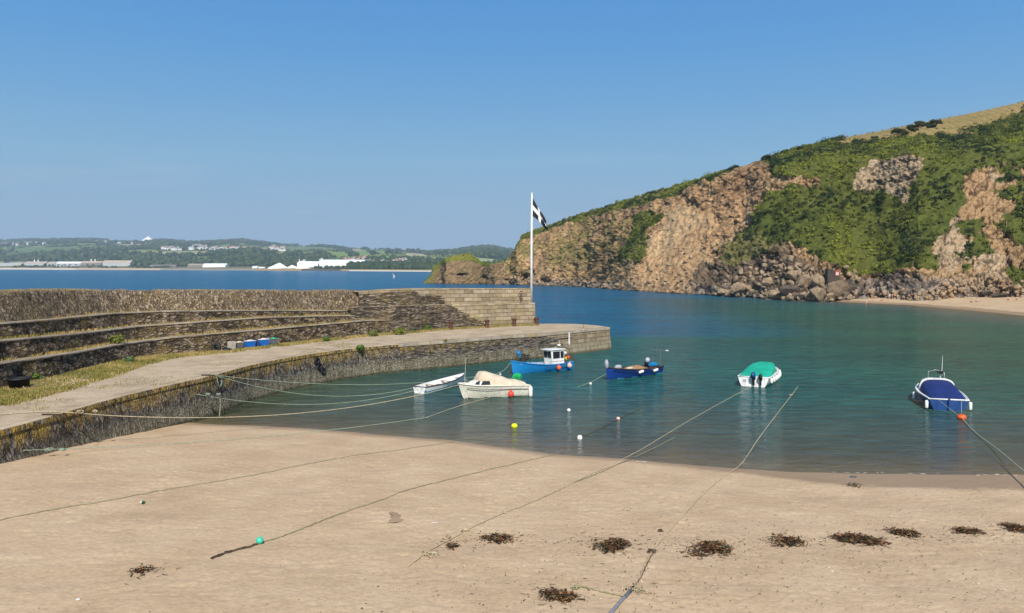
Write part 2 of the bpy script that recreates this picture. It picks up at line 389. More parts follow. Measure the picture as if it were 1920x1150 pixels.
# ---------------------------------------------------------------- the headland with its cliff
# px, base y, upper edge of the cliff face y, its set-back, top of the scrub y, set-back, skyline y, set-back
CL = [(792, 532, 531.5, 1, 531, 3, 530.8, 5), (806, 532, 523, 3, 519, 5, 518, 6), (813, 532, 508, 5, 503, 6, 500, 8), (825, 532, 497, 8, 493, 10, 491, 12),
      (835, 533, 493, 10, 488, 14, 485, 18), (850, 533, 489, 12, 484, 18, 480, 22), (877, 533, 487, 14, 480, 20, 474, 26), (890, 533, 490, 12, 485, 18, 480, 22),
      (903, 533, 496, 10, 493, 14, 491, 16), (930, 534, 499, 10, 497, 12, 495, 14), (948, 534, 494, 12, 491, 14, 489, 16), (960, 534, 482, 14, 480, 16, 477, 18),
      (970, 535, 462, 20, 459, 22, 456, 24), (980, 535, 448, 24, 444, 27, 440, 30), (1000, 535.5, 440, 28, 436, 33, 432, 38), (1050, 537, 425, 34, 420, 40, 415, 46),
      (1100, 539, 409, 38, 403, 44, 398, 50), (1150, 543, 395, 42, 389, 49, 383, 56), (1200, 547, 386, 45, 376, 54, 367, 62), (1250, 550, 373, 46, 362, 58, 352, 68),
      (1300, 553, 351, 48, 345, 60, 339, 70), (1350, 556, 334, 50, 328, 60, 322, 70), (1400, 559, 320, 52, 315, 60, 310, 70), (1440, 562, 311, 52, 303, 62, 295, 74),
      (1480, 564, 312, 45, 298, 62, 284, 80), (1560, 566, 300, 42, 272, 78, 261, 94), (1640, 559, 290, 42, 259, 80, 247, 125), (1720, 561, 285, 40, 256, 80, 230, 135),
      (1800, 560, 290, 40, 247, 84, 214, 140), (1860, 561, 285, 42, 231, 98, 202, 145), (1920, 562, 290, 42, 198, 136, 190, 150), (2000, 565, 280, 44, 178, 140, 170, 150),
      (2200, 580, 262, 46, 140, 140, 128, 150)]
CLA = np.array(CL, float)
nc = 760
pxs = np.concatenate([np.linspace(792, 1960, 720), np.linspace(1966, 2200, 40)])
def ci(k): return np.interp(pxs, CLA[:, 0], CLA[:, k])
basez = np.interp(pxs, [1590, 1640, 1750, 2200], [0, .9, 1.4, 1.6])
D0 = (atz(pxs, ci(1), 0)[:, 1]) * 1.0
D0 = np.array([atz(p, y, z)[1] for p, y, z in zip(pxs, ci(1), basez)])
vk = [(-0.05, None)]
# knots of each column as (y px, depth): base, low cliff, mid cliff, cliff edge, scrub top, skyline, behind
scree = np.interp(pxs, [1180, 1240, 1400, 1440, 1600, 1760, 1800], [0, 1, 1, .6, .75, .75, .2])
yb, y1, s1, y2, s2, y3, s3 = [ci(k) for k in range(1, 8)]
kn = []
kn.append((yb, D0))
kn.append((lerp(yb, y1, .14), D0 + s1 * lerp(.10, .16, scree)))
kn.append((lerp(yb, y1, .5), D0 + s1 * lerp(.38, .55, scree)))
kn.append((lerp(yb, y1, .8), D0 + s1 * lerp(.72, .86, scree)))
kn.append((y1, D0 + s1)); kn.append((y2, D0 + s2)); kn.append((y3, D0 + s3))
rows = [22, 66, 60, 40, 34, 34]
VV = []
b0 = atY(pxs[0], 0, 1)
first = np.stack([atY(p, y, D)[:] if False else np.array(atY(p, y, D)) for p, y, D in zip(pxs, kn[0][0], kn[0][1])])
kp = [np.stack([np.array(atY(p, y, D)) for p, y, D in zip(pxs, a, b_)]) for a, b_ in kn]
low = kp[0].copy(); low[:, 2] = -2.5; low[:, 1] -= 2.0; low[:, 0] *= (low[:, 1] / kp[0][:, 1])
plateau = kp[6].copy(); dl = np.interp(pxs, [792, 880, 980, 1200, 1500], [4, 10, 20, 60, 150]); dz = np.interp(pxs, [792, 980, 1500], [0, .6, 1])
plateau[:, 1] += dl; plateau[:, 2] += np.interp(pxs, [792, 980, 1200], [-1, -2, -3])
back = plateau.copy(); back[:, 1] += np.interp(pxs, [792, 880, 980, 1200, 1500], [4, 12, 60, 200, 400]); back[:, 2] = -3
allk = [low] + kp + [plateau, back]; allr = [4] + rows + [8, 10]
for i in range(len(allk) - 1):
    for r in range(allr[i]): VV.append(lerp(allk[i], allk[i + 1], r / allr[i]))
VV.append(allk[-1]); VV = np.array(VV)                               # rows x columns x 3
rowk = []                                                            # fraction along the profile, 1..7 = knots
for i in range(len(allk) - 1): rowk += [i + r / allr[i] for r in range(allr[i])]
rowk = np.array(rowk + [len(allk) - 1.])
# soften the kinks of the profile
for _ in range(6): VV[1:-1] = VV[1:-1] * .5 + (VV[:-2] + VV[2:]) * .25
du = np.gradient(VV, axis=1); dv = np.gradient(VV, axis=0); NN = np.cross(du, dv); NN /= np.linalg.norm(NN, axis=-1, keepdims=True) + 1e-9
cpx, cpy = proj(VV)
RK = np.broadcast_to(rowk[:, None], cpx.shape)
wob = fbm(VV, 9, 4, 21); wob2 = fbm(VV, 3.0, 3, 22)
qx = cpx + wob * 24 + wob2 * 9 + fbm(VV, 20, 2, 23) * 12; qy = cpy + fbm(VV, 9, 4, 25) * 22 + wob2 * 8
V1 = [(1452, 342), (1448, 300), (1470, 276), (1500, 262), (1560, 250), (1600, 262), (1700, 258), (1790, 250), (1860, 232), (1920, 196), (2210, 120), (2210, 330), (1960, 320), (1920, 318), (1890, 300), (1850, 308), (1812, 325),
      (1806, 372), (1800, 410), (1772, 440), (1752, 465), (1752, 500), (1700, 512), (1650, 514), (1605, 508), (1560, 494), (1530, 484), (1505, 466), (1470, 452), (1420, 452),
      (1385, 462), (1372, 455), (1392, 430), (1430, 405), (1440, 372), (1480, 356), (1490, 350), (1486, 332)]
O1 = [(1606, 325), (1640, 297), (1690, 296), (1737, 304), (1722, 328), (1696, 345), (1690, 366), (1664, 372), (1655, 358), (1636, 362), (1612, 360)]
O2 = [(1486, 335), (1540, 325), (1548, 345), (1500, 356), (1488, 350)]
V3 = [(1196, 396), (1243, 398), (1224, 432), (1194, 478), (1170, 492), (1160, 488), (1180, 450)]
V4 = [(1898, 402), (1930, 385), (2210, 380), (2210, 520), (1930, 470), (1890, 455), (1880, 440)]
V5 = [(1880, 500), (1960, 520), (1960, 545), (1900, 540)]
SL = [(1236, 382), (1300, 345), (1440, 312), (1448, 372), (1425, 402), (1385, 432), (1345, 455), (1340, 492), (1296, 535), (1292, 552), (1120, 556), (1175, 520), (1235, 430), (1210, 428)]
SL2 = [(1245, 400), (1300, 395), (1330, 410), (1290, 440), (1215, 485), (1200, 470), (1240, 425)]
RB = [(1808, 330), (1850, 312), (1900, 302), (1925, 330), (1925, 400), (1885, 420), (1878, 500), (1925, 540), (1700, 558), (1600, 566), (1590, 530), (1700, 515), (1752, 505), (1760, 465), (1800, 415)]
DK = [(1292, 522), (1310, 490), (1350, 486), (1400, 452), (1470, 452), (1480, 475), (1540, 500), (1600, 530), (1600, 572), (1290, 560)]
PG = [(1560, 530), (1620, 516), (1740, 520), (1800, 535), (1830, 548), (1880, 548), (1920, 550), (1920, 566), (1560, 572)]
GF = [(1745, 400), (1790, 395), (1810, 420), (1800, 500), (1752, 500), (1760, 440)]
veg = inpoly(qx, qy, V1) & ~inpoly(qx, qy, O1) & ~inpoly(qx, qy, O2) | inpoly(qx, qy, V3) | inpoly(qx, qy, V4) | inpoly(qx, qy, V5)
topveg = (RK > 5.1 + .35 * wob2) & (cpx > 975); veg = veg | (topveg & (RK < np.where(cpx < 1545, 7.25, 6.1)) & (cpx < 1700)) 
hill = (RK >= 6.0) & (cpx > 1560)
hill = hill | ((RK > 7.1) & (cpx <= 1560))
vb = veg.astype(float)
for _ in range(14): vb[1:-1, 1:-1] = (vb[1:-1, 1:-1] * 2 + vb[:-2, 1:-1] + vb[2:, 1:-1] + vb[1:-1, :-2] + vb[1:-1, 2:]) / 6
vegpatch = fbm(VV, 5.5, 4, 27) + .25 * fbm(VV * [1, 1, .35], 3, 3, 26)
vb = np.maximum(vb, .46 * (inpoly(qx, qy, RB) & (fbm(VV, 10, 3, 28) > .16) & (cpx > 1790) & (RK > 2)))
veg = (vb + .62 * vegpatch > .44) & (vb > .03)
veg = veg & ~((RK > 6.02) & (cpx > 1580))
isl = (RK > 5.0 + .5 * wob) & (cpx < 975)
# exclusions: bare stretch of clifftop seen between the strips
bare = inpoly(qx, qy, [(1356, 328), (1400, 300), (1432, 296), (1440, 330), (1350, 350)]); veg = veg & ~bare
# --- real relief
rock = 1 - sstep(0, 1, veg.astype(float)); hf = (RK > np.where(cpx < 1560, 7.1, 6.05)).astype(float)
gul = fbm(VV * [1, 1, .18], 17, 3, 31)
st = VV @ Matrix.Rotation(R(28), 3, 'Y').to_4x4().to_3x3() if False else VV @ np.array(Matrix.Rotation(R(-32), 3, 'Y'))
v1, e1 = cells(st * [1, .7, 1.9], 5.0, 41); v2, e2 = cells(st * [1, .8, 2.1], 1.9, 45); v3, e3 = cells(st * [1, 1, 2.2], .95, 47)
slm = inpoly(qx, qy, SL).astype(float) + 1.0 * inpoly(qx, qy, SL2); slm = np.clip(slm, 0, 1); UR = inpoly(qx, qy, [(1236, 380), (1300, 345), (1440, 312), (1448, 376), (1425, 404), (1372, 428), (1340, 405), (1290, 388)]).astype(float); slm = slm * (1 - .75 * UR)
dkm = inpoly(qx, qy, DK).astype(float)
amp = (1 - hf) * sstep(.3, 1.2, RK)
big = gul * 3.0 * (1 - .6 * slm) * (1 - .5 * inpoly(qx, qy, RB))
dipn = VV @ np.array(Matrix.Rotation(R(-48), 3, 'Y')); sc_ = dipn[..., 2] + fbm(VV, 7, 3, 53) * 2.4 + VV[..., 1] * .12
def saw(x, p): f = np.mod(x / p, 1.0); return f ** .7 - (f > .93) * (f - .93) / .07
ledg = saw(sc_, 4.6) * 1.3 + saw(sc_ + 1.3 * fbm(VV, 2, 2, 55), 1.7) * .55
jn = saw((VV @ np.array(Matrix.Rotation(R(35), 3, 'Y')))[..., 0] + fbm(VV, 9, 3, 57) * 7, 11) * 1.1
rgh = fbm(VV, 12, 3, 58) * .5 + .5
disp = amp * (big + ((fbm(st, 6, 5, 51, True) * 1.5 + (v1 - .5) * 1.6 + ledg + jn - 2.2 + (v2 - .5) * .9 + (v3 - .5) * .5 - (e1 < .06) * .6 - (e2 < .05) * .25)) * lerp(.6, 1.35, rgh) * lerp(1, .30, slm))
rbq = (inpoly(qx, qy, RB) | inpoly(qx, qy, O1)).astype(float); disp = disp * (1 - .45 * rbq) + rbq * amp * ((v3 - .5) * .8 + fbm(st, 1.6, 3, 64, True) * .55)
disp = disp + slm * amp * (fbm(VV * [1, 1, .12], 2.6, 3, 66, True) * .75 + fbm(VV, 9, 3, 59) * 1.2 + (fbm(VV, 1.1, 3, 60, True)) * .35 * sstep(.45, .6, rgh))
disp = np.where(veg, amp * (big * .9 + fbm(VV, 5, 3, 61) * 1.6 + (v1 - .5) * 1.2), disp)
disp *= np.interp(cpx, [792, 850, 980, 1100], [.35, .7, .9, 1.0]); disp *= 1 - sstep(4.6, 6, RK) * .7
VD = VV + NN * np.where(NN[..., 1:2] < 0, 1, -1) * disp[..., None]
VD[..., 2] += hf * fbm(VV, 20, 2, 71) * .25
# caves at the foot, left of the flagpole's line
for (cx_, cy_, rx, ry, dp) in [(985, 522, 9, 9, 9), (1022, 527, 7, 6, 6), (912, 523, 7, 6, 5), (866, 516, 10, 3, 5), (1700, 520, 0.1, .1, 0), (951, 527, 5, 5, 4)]:
    q = ((cpx - cx_) / rx) ** 2 + ((cpy - cy_) / ry) ** 2; VD[..., 1] += dp * np.exp(-q * q)
# --- colours of the bare materials
def C(*a): return np.array(a)
nA = (fbm(st, 11, 4, 81) * .5 + .5)[..., None]; nB = (fbm(st * [1, 1, 2.2], 2.6, 4, 83) * .5 + .5)[..., None]
col = lerp(C(.27, .175, .092), C(.44, .295, .155), sstep(.35, .65, nA)); col = lerp(col, C(.21, .17, .13), sstep(.52, .72, nB) * .7)
col = lerp(col, C(.43, .29, .15), sstep(.62, .75, fbm(VV * [1, 1, .3], 8, 3, 85)[..., None] * .5 + .5))
fleft = np.interp(cpx, [940, 990, 1150, 1230], [.9, 1, 1, 0])[..., None] * sstep(.4, .6, fbm(VV, 7, 4, 87)[..., None] * .5 + .52) * sstep(1.5, 3, RK)[..., None]
col = lerp(col, C(.19, .165, .055), fleft * .55)
col = lerp(col, C(.50, .34, .18), (sstep(.1, .45, fbm(VV * [1, 1, .4], 6, 3, 88)) * (cpx < 1240) * .7)[..., None])
slc = lerp(C(.42, .265, .135), C(.52, .355, .195), nB); slc = lerp(slc, C(.34, .20, .10), sstep(.5, .7, nA) * .6)
col = lerp(col, slc, slm[..., None]); col = lerp(col, lerp(C(.30, .175, .09), C(.50, .33, .18), nA), UR[..., None] * .85); col = lerp(col, C(.52, .37, .21), inpoly(qx, qy, SL2)[..., None] * .7)
rbm = inpoly(qx, qy, RB)[..., None]; col = lerp(col, lerp(C(.30, .19, .10), C(.46, .315, .175), nB), rbm * .8)
col = lerp(col, lerp(C(.33, .27, .19), C(.50, .39, .26), nB), (inpoly(qx, qy, GF) | ((fbm(st * [1, 1, .5], 6, 3, 65) > .25) & inpoly(qx, qy, RB)) | inpoly(qx, qy, O1))[..., None] * .8)
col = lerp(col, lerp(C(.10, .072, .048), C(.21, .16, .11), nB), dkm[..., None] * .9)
pgm = inpoly(qx, qy, PG)[..., None]; col = lerp(col, lerp(C(.115, .092, .082), C(.235, .19, .155), sstep(.4, .62, nB)), pgm * .9)
# pale grey wave-washed rock along the foot
ft = ((1 - sstep(1.35, 2.05, RK + wob * .5)) * (cpx > 940))[..., None]; col = lerp(col, lerp(C(.13, .11, .095), C(.33, .285, .235), sstep(.4, .6, nB)), ft * .75 * (1 - slm[..., None] * .8))
col = lerp(col, lerp(C(.15, .11, .065), C(.25, .185, .11), nA), ((cpx < 945) & ~isl)[..., None] * .75)
tide = ((VD[..., 2] < .55 + wob * .3))[..., None] * 1.0; col = lerp(col, C(.06, .05, .03), tide * .65 * (basez < .5)[None, :, None])
cr = ((e1 < .07) | (e2 < .045) & (nA[..., 0] > .45))[..., None] * (1 - slm[..., None] * .8) * np.where(cpx < 1240, .5, 1.0)[..., None]; col = lerp(col, col * .42, cr * 1.0)
gr = lerp(C(.075, .105, .022), C(.17, .18, .04), nA)
col = lerp(col, gr * .75, veg[..., None] * 1.0)
col = lerp(col, lerp(C(.085, .12, .018), C(.19, .20, .035), sstep(.3, .7, nA)), isl[..., None] * 1.0)
# patchy olive creepers between
ol = (sstep(.56, .68, fbm(VV, 10, 4, 91) * .5 + .5) * (1 - slm) * (RK > 2) * (cpx < 1250) * .6 + inpoly(qx, qy, [(1345, 480), (1385, 440), (1440, 440), (1470, 460), (1440, 480), (1390, 500)]) * .75)[..., None]
col = lerp(col, C(.17, .165, .05), np.clip(ol, 0, 1))
hc = lerp(C(.26, .20, .075), C(.31, .235, .10), nA); hc = lerp(hc, C(.16, .155, .045), sstep(.5, .7, fbm(VV * [1, 3, 1], 26, 4, 95)[..., None] * .5 + .5) * .6)
col = lerp(col, hc, hill[..., None])
col = np.clip(col * (1 + .18 * fbm(VV, .8, 2, 97))[..., None], 0.004, 1)
def cliff_mat():
    m, nt, b = newmat('cliff_rock_and_turf'); a = attrcol(nt)
    n = tex(nt, 'ShaderNodeTexNoise', .9, coord(nt, 'Position', (1, 1, 1.8), (0, R(30), 0)), 8, .68)
    n2 = tex(nt, 'ShaderNodeTexNoise', 3.5, coord(nt), 6, .7)
    c = mixc(nt, .65, a.outputs['Color'], ramp(nt, [(.3, (.5, .46, .43)), (.52, (1.04, 1, .96)), (.72, (1.38, 1.3, 1.2))], n.outputs[0]), 'MULTIPLY')
    c = mixc(nt, .5, c, ramp(nt, [(.35, (.6, .58, .55)), (.6, (1.15, 1.15, 1.15))], n2.outputs[0]), 'MULTIPLY')
    wv = nt.nodes.new('ShaderNodeTexWave'); wv.bands_direction = 'Z'; wv.inputs['Scale'].default_value = .16; wv.inputs['Distortion'].default_value = 9; wv.inputs['Detail'].default_value = 5; wv.inputs['Detail Scale'].default_value = .8; wv.inputs['Detail Roughness'].default_value = .7
    nt.links.new(coord(nt, 'Position', (1, 1, 1), (0, R(42), 0)), wv.inputs[0])
    bl = ramp(nt, [(.0, (.55, .52, .50)), (.18, (1, 1, 1)), (.8, (1.08, 1.06, 1.02))], wv.outputs[1] if len(wv.outputs) > 1 else wv.outputs[0])
    c = mixc(nt, .55, c, bl, 'MULTIPLY')
    nt.links.new(c, b.inputs['Base Color']); b.inputs['Roughness'].default_value = .95; b.inputs['Specular IOR Level'].default_value = .1
    h = math_(nt, 'ADD', math_(nt, 'ADD', n.outputs[0], math_(nt, 'MULTIPLY', n2.outputs[0], .4)), math_(nt, 'MULTIPLY', wv.outputs[1], .25)); bump(nt, b, h, .6, .8)
    return m
o = mesh_np('cliff', VD.reshape(-1, 3), gridF(*VD.shape[:2])[:, ::-1].copy(), cliff_mat(), col=col.reshape(-1, 3))
tag(o, 'high brown and tan sea cliff headland with a landslip, scrub and dry grass on top', kind='structure')
dpx, dpy = proj(VD); NC = VD.shape[1]
def cliff_at(px, py, lift=0):
    """point of the headland's surface under a photo pixel"""
    j = int(np.clip(np.searchsorted(pxs, px), 1, NC - 1)); ys = dpy[4:-18, j]
    i = int(np.argmax(ys < py)) if (ys < py).any() else len(ys) - 1
    p = VD[4 + i, j]; return Vector((p[0], p[1], p[2] + lift))

# leaf clumps of the scrub
def leaf_clumps(name, centres, radii, nleaf, size, mats, label, colA, colB, flat=.75, parent=None, kindstuff=True, cat=None, seed=1, huev=None):
    g = np.random.default_rng(seed); P = []; Cc = []
    cen = np.asarray(centres, float); n = len(cen); rad = np.asarray(radii, float)
    k = np.repeat(np.arange(n), nleaf); m = len(k)
    d = g.normal(size=(m, 3)); d /= np.linalg.norm(d, axis=1, keepdims=True); d[:, 2] = np.where(d[:, 2] < -.2, -d[:, 2], d[:, 2])
    rr = g.uniform(.55, 1.08, m)[:, None] * rad[k][:, None]
    c = cen[k] + d * rr * [1, 1, flat]
    nrm = d * .9 + g.normal(size=(m, 3)) * .45; nrm /= np.linalg.norm(nrm, axis=1, keepdims=True)
    a = np.cross(nrm, g.normal(size=(m, 3))); a /= np.linalg.norm(a, axis=1, keepdims=True); b = np.cross(nrm, a)
    s = (size * g.uniform(.5, 1.3, m))[:, None]
    V = np.stack([c + a * s, c + b * s * .62, c - a * s * .9, c - b * s * .62], 1).reshape(-1, 3)
    F = np.arange(m * 4).reshape(-1, 4)
    t = g.uniform(0, 1, n)[k]
    if huev is not None: t = np.clip(huev[k] + g.normal(0, .12, m), 0, 1)
    colr = lerp(np.array(colA), np.array(colB), t[:, None]) * g.uniform(.65, 1.35, (m, 1))
    o = mesh_np(name, V, F, mats, parent, col=np.repeat(colr, 4, axis=0))
    return tag(o, label, cat, kind='stuff' if kindstuff else None)
def leaf_mat(name='leaves'):
    m, nt, b = newmat(name); a = attrcol(nt); nt.links.new(a.outputs['Color'], b.inputs['Base Color'])
    b.inputs['Roughness'].default_value = .6; b.inputs['Specular IOR Level'].default_value = .25
    b.inputs['Subsurface Weight'].default_value = 0
    tr = nt.nodes.new('ShaderNodeBsdfTranslucent'); nt.links.new(a.outputs['Color'], tr.inputs[0]); mx = nt.nodes.new('ShaderNodeMixShader'); mx.inputs[0].default_value = .25
    nt.links.new(b.outputs[0], mx.inputs[1]); nt.links.new(tr.outputs[0], mx.inputs[2]); nt.links.new(mx.outputs[0], nt.nodes['Material Output'].inputs[0]); return m
LEAF = leaf_mat()
area = np.linalg.norm(np.cross(np.gradient(VD, axis=1), np.gradient(VD, axis=0)), axis=-1)
def pick(mask, n, seed):
    g = np.random.default_rng(seed); w = (area * mask).ravel(); w = w / w.sum(); return g.choice(len(w), n, p=w)
ii = pick((veg & (cpx < 1965)) * np.where(fbm(VV, 8, 3, 29) > .12, .35, 1.0), 9000, 5)
cen = VD.reshape(-1, 3)[ii] + NN.reshape(-1, 3)[ii] * 0; g_ = np.random.default_rng(3)
rad = (.35 + 1.1 * g_.random(len(ii)) ** 1.6) * np.where(g_.random(len(ii)) < .10, 2.0, 1); rad *= np.interp(cpx.ravel()[ii], [960, 1250, 1450], [.85, .9, 1.1])
hv = fbm(cen, 16, 3, 101) * 1.5 + .46 + fbm(cen, 3.5, 3, 103) * .8 - (rad > 1.5) * .3 + .25 * np.exp(-((cpx.ravel()[ii] - 1600) / 90) ** 2) * (cpy.ravel()[ii] > 400)
leaf_clumps('scrub', cen, rad, 62, .30, LEAF, 'dense dark and bright green scrub covering the upper cliff', (.026, .046, .012), (.245, .265, .030), huev=hv, seed=4)
sp = (ol[..., 0] > .3) | (fleft[..., 0] > .6) | ((vb > .01) & (vb < .6) & (fbm(VV, 3, 3, 30) > -.2)) | (inpoly(qx, qy, RB) & (fbm(VV, 4.5, 4, 34) > .22)) | ((fbm(VV, 5, 4, 32) > .38) & (slm < .5) & (RK > 1.8) & ~(hill))
ii = pick(sp & ~veg & (RK > 1.6), 3200, 6); cen = VD.reshape(-1, 3)[ii]
leaf_clumps('cliff_plants', cen, g_.uniform(.25, .7, len(ii)), 26, .25, LEAF, 'low olive plants growing in patches on the bare cliff', (.05, .065, .018), (.22, .21, .055), seed=8)

# rocks
def rock_mat(name, a, b_, moss=0.0):
    m, nt, b = newmat(name); co = coord(nt)
    n = tex(nt, 'ShaderNodeTexNoise', .8, co, 7, .65); n2 = tex(nt, 'ShaderNodeTexNoise', 3.0, co, 6, .7)
    c = ramp(nt, [(.32, a), (.66, b_)], n.outputs[0]); c = mixc(nt, .5, c, ramp(nt, [(.35, (.5, .48, .46)), (.62, (1.2, 1.18, 1.15))], n2.outputs[0]), 'MULTIPLY')
    z = math_(nt, 'ADD', sepz(nt), math_(nt, 'MULTIPLY', n.outputs[0], .8))
    w = nt.nodes.new('ShaderNodeMapRange'); w.inputs[1].default_value = 1.15; w.inputs[2].default_value = .75; nt.links.new(z, w.inputs[0])
    c = mixc(nt, math_(nt, 'MULTIPLY', w.outputs[0], .75), c, (.035, .03, .018))
    nt.links.new(c, b.inputs['Base Color']); b.inputs['Roughness'].default_value = .9; b.inputs['Specular IOR Level'].default_value = .15
    bump(nt, b, n2.outputs[0], .7, .35); return m
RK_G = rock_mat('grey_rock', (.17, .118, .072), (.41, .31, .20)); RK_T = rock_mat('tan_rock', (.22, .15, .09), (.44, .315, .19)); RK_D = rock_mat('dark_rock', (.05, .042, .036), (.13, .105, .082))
def rock_bm(sx, sy, sz, seed, cuts=9, sub=3):
    g = random.Random(seed); bm = bmesh.new(); bmesh.ops.create_icosphere(bm, subdivisions=sub, radius=1)
    for _ in range(cuts):
        n = Vector((g.gauss(0, 1), g.gauss(0, 1), g.gauss(0, 1))).normalized(); d = g.uniform(.55, .85)
        for v in bm.verts:
            t = v.co.dot(n)
            if t > d: v.co -= n * (t - d)
    for v in bm.verts:
        q = 1 + g.uniform(-.025, .025); v.co = Vector((v.co.x * sx * q, v.co.y * sy * q, v.co.z * sz * q))
    return bm
def rock_field(name, ii, smin, smax, mat, label, seed, flat=.6):
    g = np.random.default_rng(seed); base = []
    for k in range(6):
        bm = rock_bm(1, 1, 1, seed + k, 8, 2); base.append((np.array([v.co[:] for v in bm.verts]), np.array([[v.index for v in f.verts] for f in bm.faces]))); bm.free()
    Vs = []; Fs = []; off = 0
    for q, p in enumerate(VD.reshape(-1, 3)[ii]):
        v, f = base[q % 6]; a, b, c = g.uniform(0, 6.28, 3); s = smin + (smax - smin) * g.random() ** 3
        M = np.array(Matrix.Rotation(a, 3, 'Z') @ Matrix.Rotation(b, 3, 'X') @ Matrix.Rotation(c, 3, 'Y'))
        w = (v * s * g.uniform([.7, .6, flat * .6], [1.3, 1, flat * 1.4])) @ M.T + p + [0, -s * .25, s * .15]
        Vs.append(w); Fs.append(f + off); off += len(v)
    return tag(mesh_np(name, np.concatenate(Vs), np.concatenate(Fs), mat), label, kind='stuff')
scr = inpoly(cpx, cpy, [(1440, 372), (1400, 400), (1330, 440), (1260, 470), (1200, 520), (1130, 548), (1295, 556), (1300, 520), (1345, 480), (1380, 440), (1430, 400)])
scr = scr & ~inpoly(cpx, cpy, [(1250, 405), (1318, 400), (1325, 418), (1285, 450), (1222, 500), (1205, 480)])
rock_field('scree', pick(scr, 2600, 12), .2, 1.5, RK_T, 'loose tan rubble fallen down the landslip', 31)
scr2 = inpoly(cpx, cpy, [(1340, 566), (1350, 540), (1400, 500), (1440, 470), (1540, 500), (1620, 520), (1625, 572), (1500, 572)])
rock_field('rock_debris', pick(scr2, 1300, 13), .25, 1.6, RK_G, 'grey broken rock heaped between the boulders', 41)
scr3 = inpoly(cpx, cpy, [(1620, 550), (1740, 545), (1850, 520), (1925, 530), (1925, 566), (1620, 566)])
rock_field('beach_rubble', pick(scr3, 700, 14), .2, 1.1, RK_T, 'brown rubble along the top of the far beach', 51)
scr4 = inpoly(cpx, cpy, [(940, 540), (940, 520), (1010, 515), (1150, 530), (1180, 550), (1000, 545)])
rock_field('shore_rubble', pick(scr4, 500, 15), .4, 2.2, RK_G, 'pale grey rock broken along the foot of the headland', 61)
# ---------------------------------------------------------------- the far shore across the bay
FPXS = np.linspace(-260, 1060, 520)
SKYL = [(-260, 462), (-60, 456), (0, 453), (12, 454), (20, 452), (60, 451), (125, 450.5), (150, 450), (172, 450), (200, 452), (240, 453), (262, 453), (285, 450.5), (305, 449.5), (320, 451), (345, 454.5), (370, 453.5), (400, 453),
        (430, 452), (455, 451.5), (480, 454.5), (510, 458.5), (530, 461.5), (560, 462), (595, 461), (622, 462.5), (640, 466), (700, 468), (730, 467.5), (745, 470), (800, 471.5), (825, 470), (850, 469.5), (870, 467.5), (885, 465.5), (905, 464),
        (925, 464.5), (940, 468), (960, 471.5), (980, 473), (1060, 476)]
SHL = [(-260, 505), (0, 505.4), (480, 507.4), (800, 509.6), (1060, 510)]
s_ = np.array(SKYL, float); h_ = np.array(SHL, float)
ysk = np.interp(FPXS, s_[:, 0], s_[:, 1]); ysh = np.interp(FPXS, h_[:, 0], h_[:, 1])
DS = np.array([atz(p, y, 0)[1] for p, y in zip(FPXS, ysh)])
yfl = np.interp(FPXS, [-260, 240, 300, 420, 620, 700, 820, 1060], [499, 499.5, 500.5, 500.5, 499, 498, 500, 500])
fk = [(ysh, DS), (ysh - 1.6, DS + 15), (ysh - 3.2, DS + 60), (yfl, DS + 330), (lerp(yfl, ysk, .35), DS + 900), (lerp(yfl, ysk, .62), DS + 1500), (lerp(yfl, ysk, .85), DS + 2600), (ysk, DS + 4200)]
fr_ = [3, 3, 10, 26, 24, 24, 24]
F3 = [np.stack([np.array(atY(p, y, D)) for p, y, D in zip(FPXS, a, b)]) for a, b in fk]
lowf = F3[0].copy(); lowf[:, 2] = -4; lowf[:, 1] -= 40
bk = F3[-1].copy(); bk[:, 1] += 900; bk[:, 2] -= 60
FV = [lowf]
for i in range(len(F3) - 1):
    for r in range(fr_[i]): FV.append(lerp(F3[i], F3[i + 1], r / fr_[i]))
FV += [F3[-1], bk]; FV = np.array(FV)
fpx, fpy = proj(FV)
rel = (FV[..., 1] - DS[None, :])
FV[..., 2] += fbm(FV, 420, 3, 201) * np.clip((rel - 400) / 60, 0, 12) * (rel < 4100)
for _ in range(2): FV[3:-2] = FV[3:-2] * .5 + (FV[2:-3] + FV[4:-1]) * .25
fpx, fpy = proj(FV)
def far_at(px, py, lift=0):
    j = int(np.clip(np.searchsorted(FPXS, px), 1, len(FPXS) - 1)); ys = fpy[1:-1, j]
    i = int(np.argmax(ys < py)) if (ys < py).any() else len(ys) - 1
    p = FV[1 + i, j]; return Vector((p[0], p[1], p[2] + lift))
# fields
Q = FV * [1 / 260., 1 / 330., 0]; fv, fe = cells(Q, 1.0, 211); fv2, _ = cells(Q + 5.5, 1.0, 213)
col = np.zeros(FV.shape)
fc = np.array([(.10, .155, .04), (.17, .20, .05), (.26, .24, .09), (.12, .19, .045), (.22, .22, .075), (.36, .28, .15)])
col[:] = fc[(fv * 5.99).astype(int)]
wood_b = (.020, .034, .016)
woodn = fbm(FV * [1, .8, 0], 330, 3, 221)
wmask = (woodn > lerp(-.02, .25, np.clip((fpx - 480) / 150, 0, 1)))
wm = wmask | inpoly(fpx, fpy, [(385, 505), (240, 500), (250, 480), (330, 478), (420, 470), (470, 468), (530, 476), (610, 488), (690, 492), (700, 503)]) | inpoly(fpx, fpy, [(645, 500), (700, 482), (830, 486), (830, 503), (650, 503)]) \
   | inpoly(fpx, fpy, [(-60, 485), (100, 478), (160, 482), (250, 478), (250, 495), (0, 490)]) | inpoly(fpx, fpy, [(835, 474), (905, 462), (960, 470), (1000, 480), (960, 490), (860, 478)])
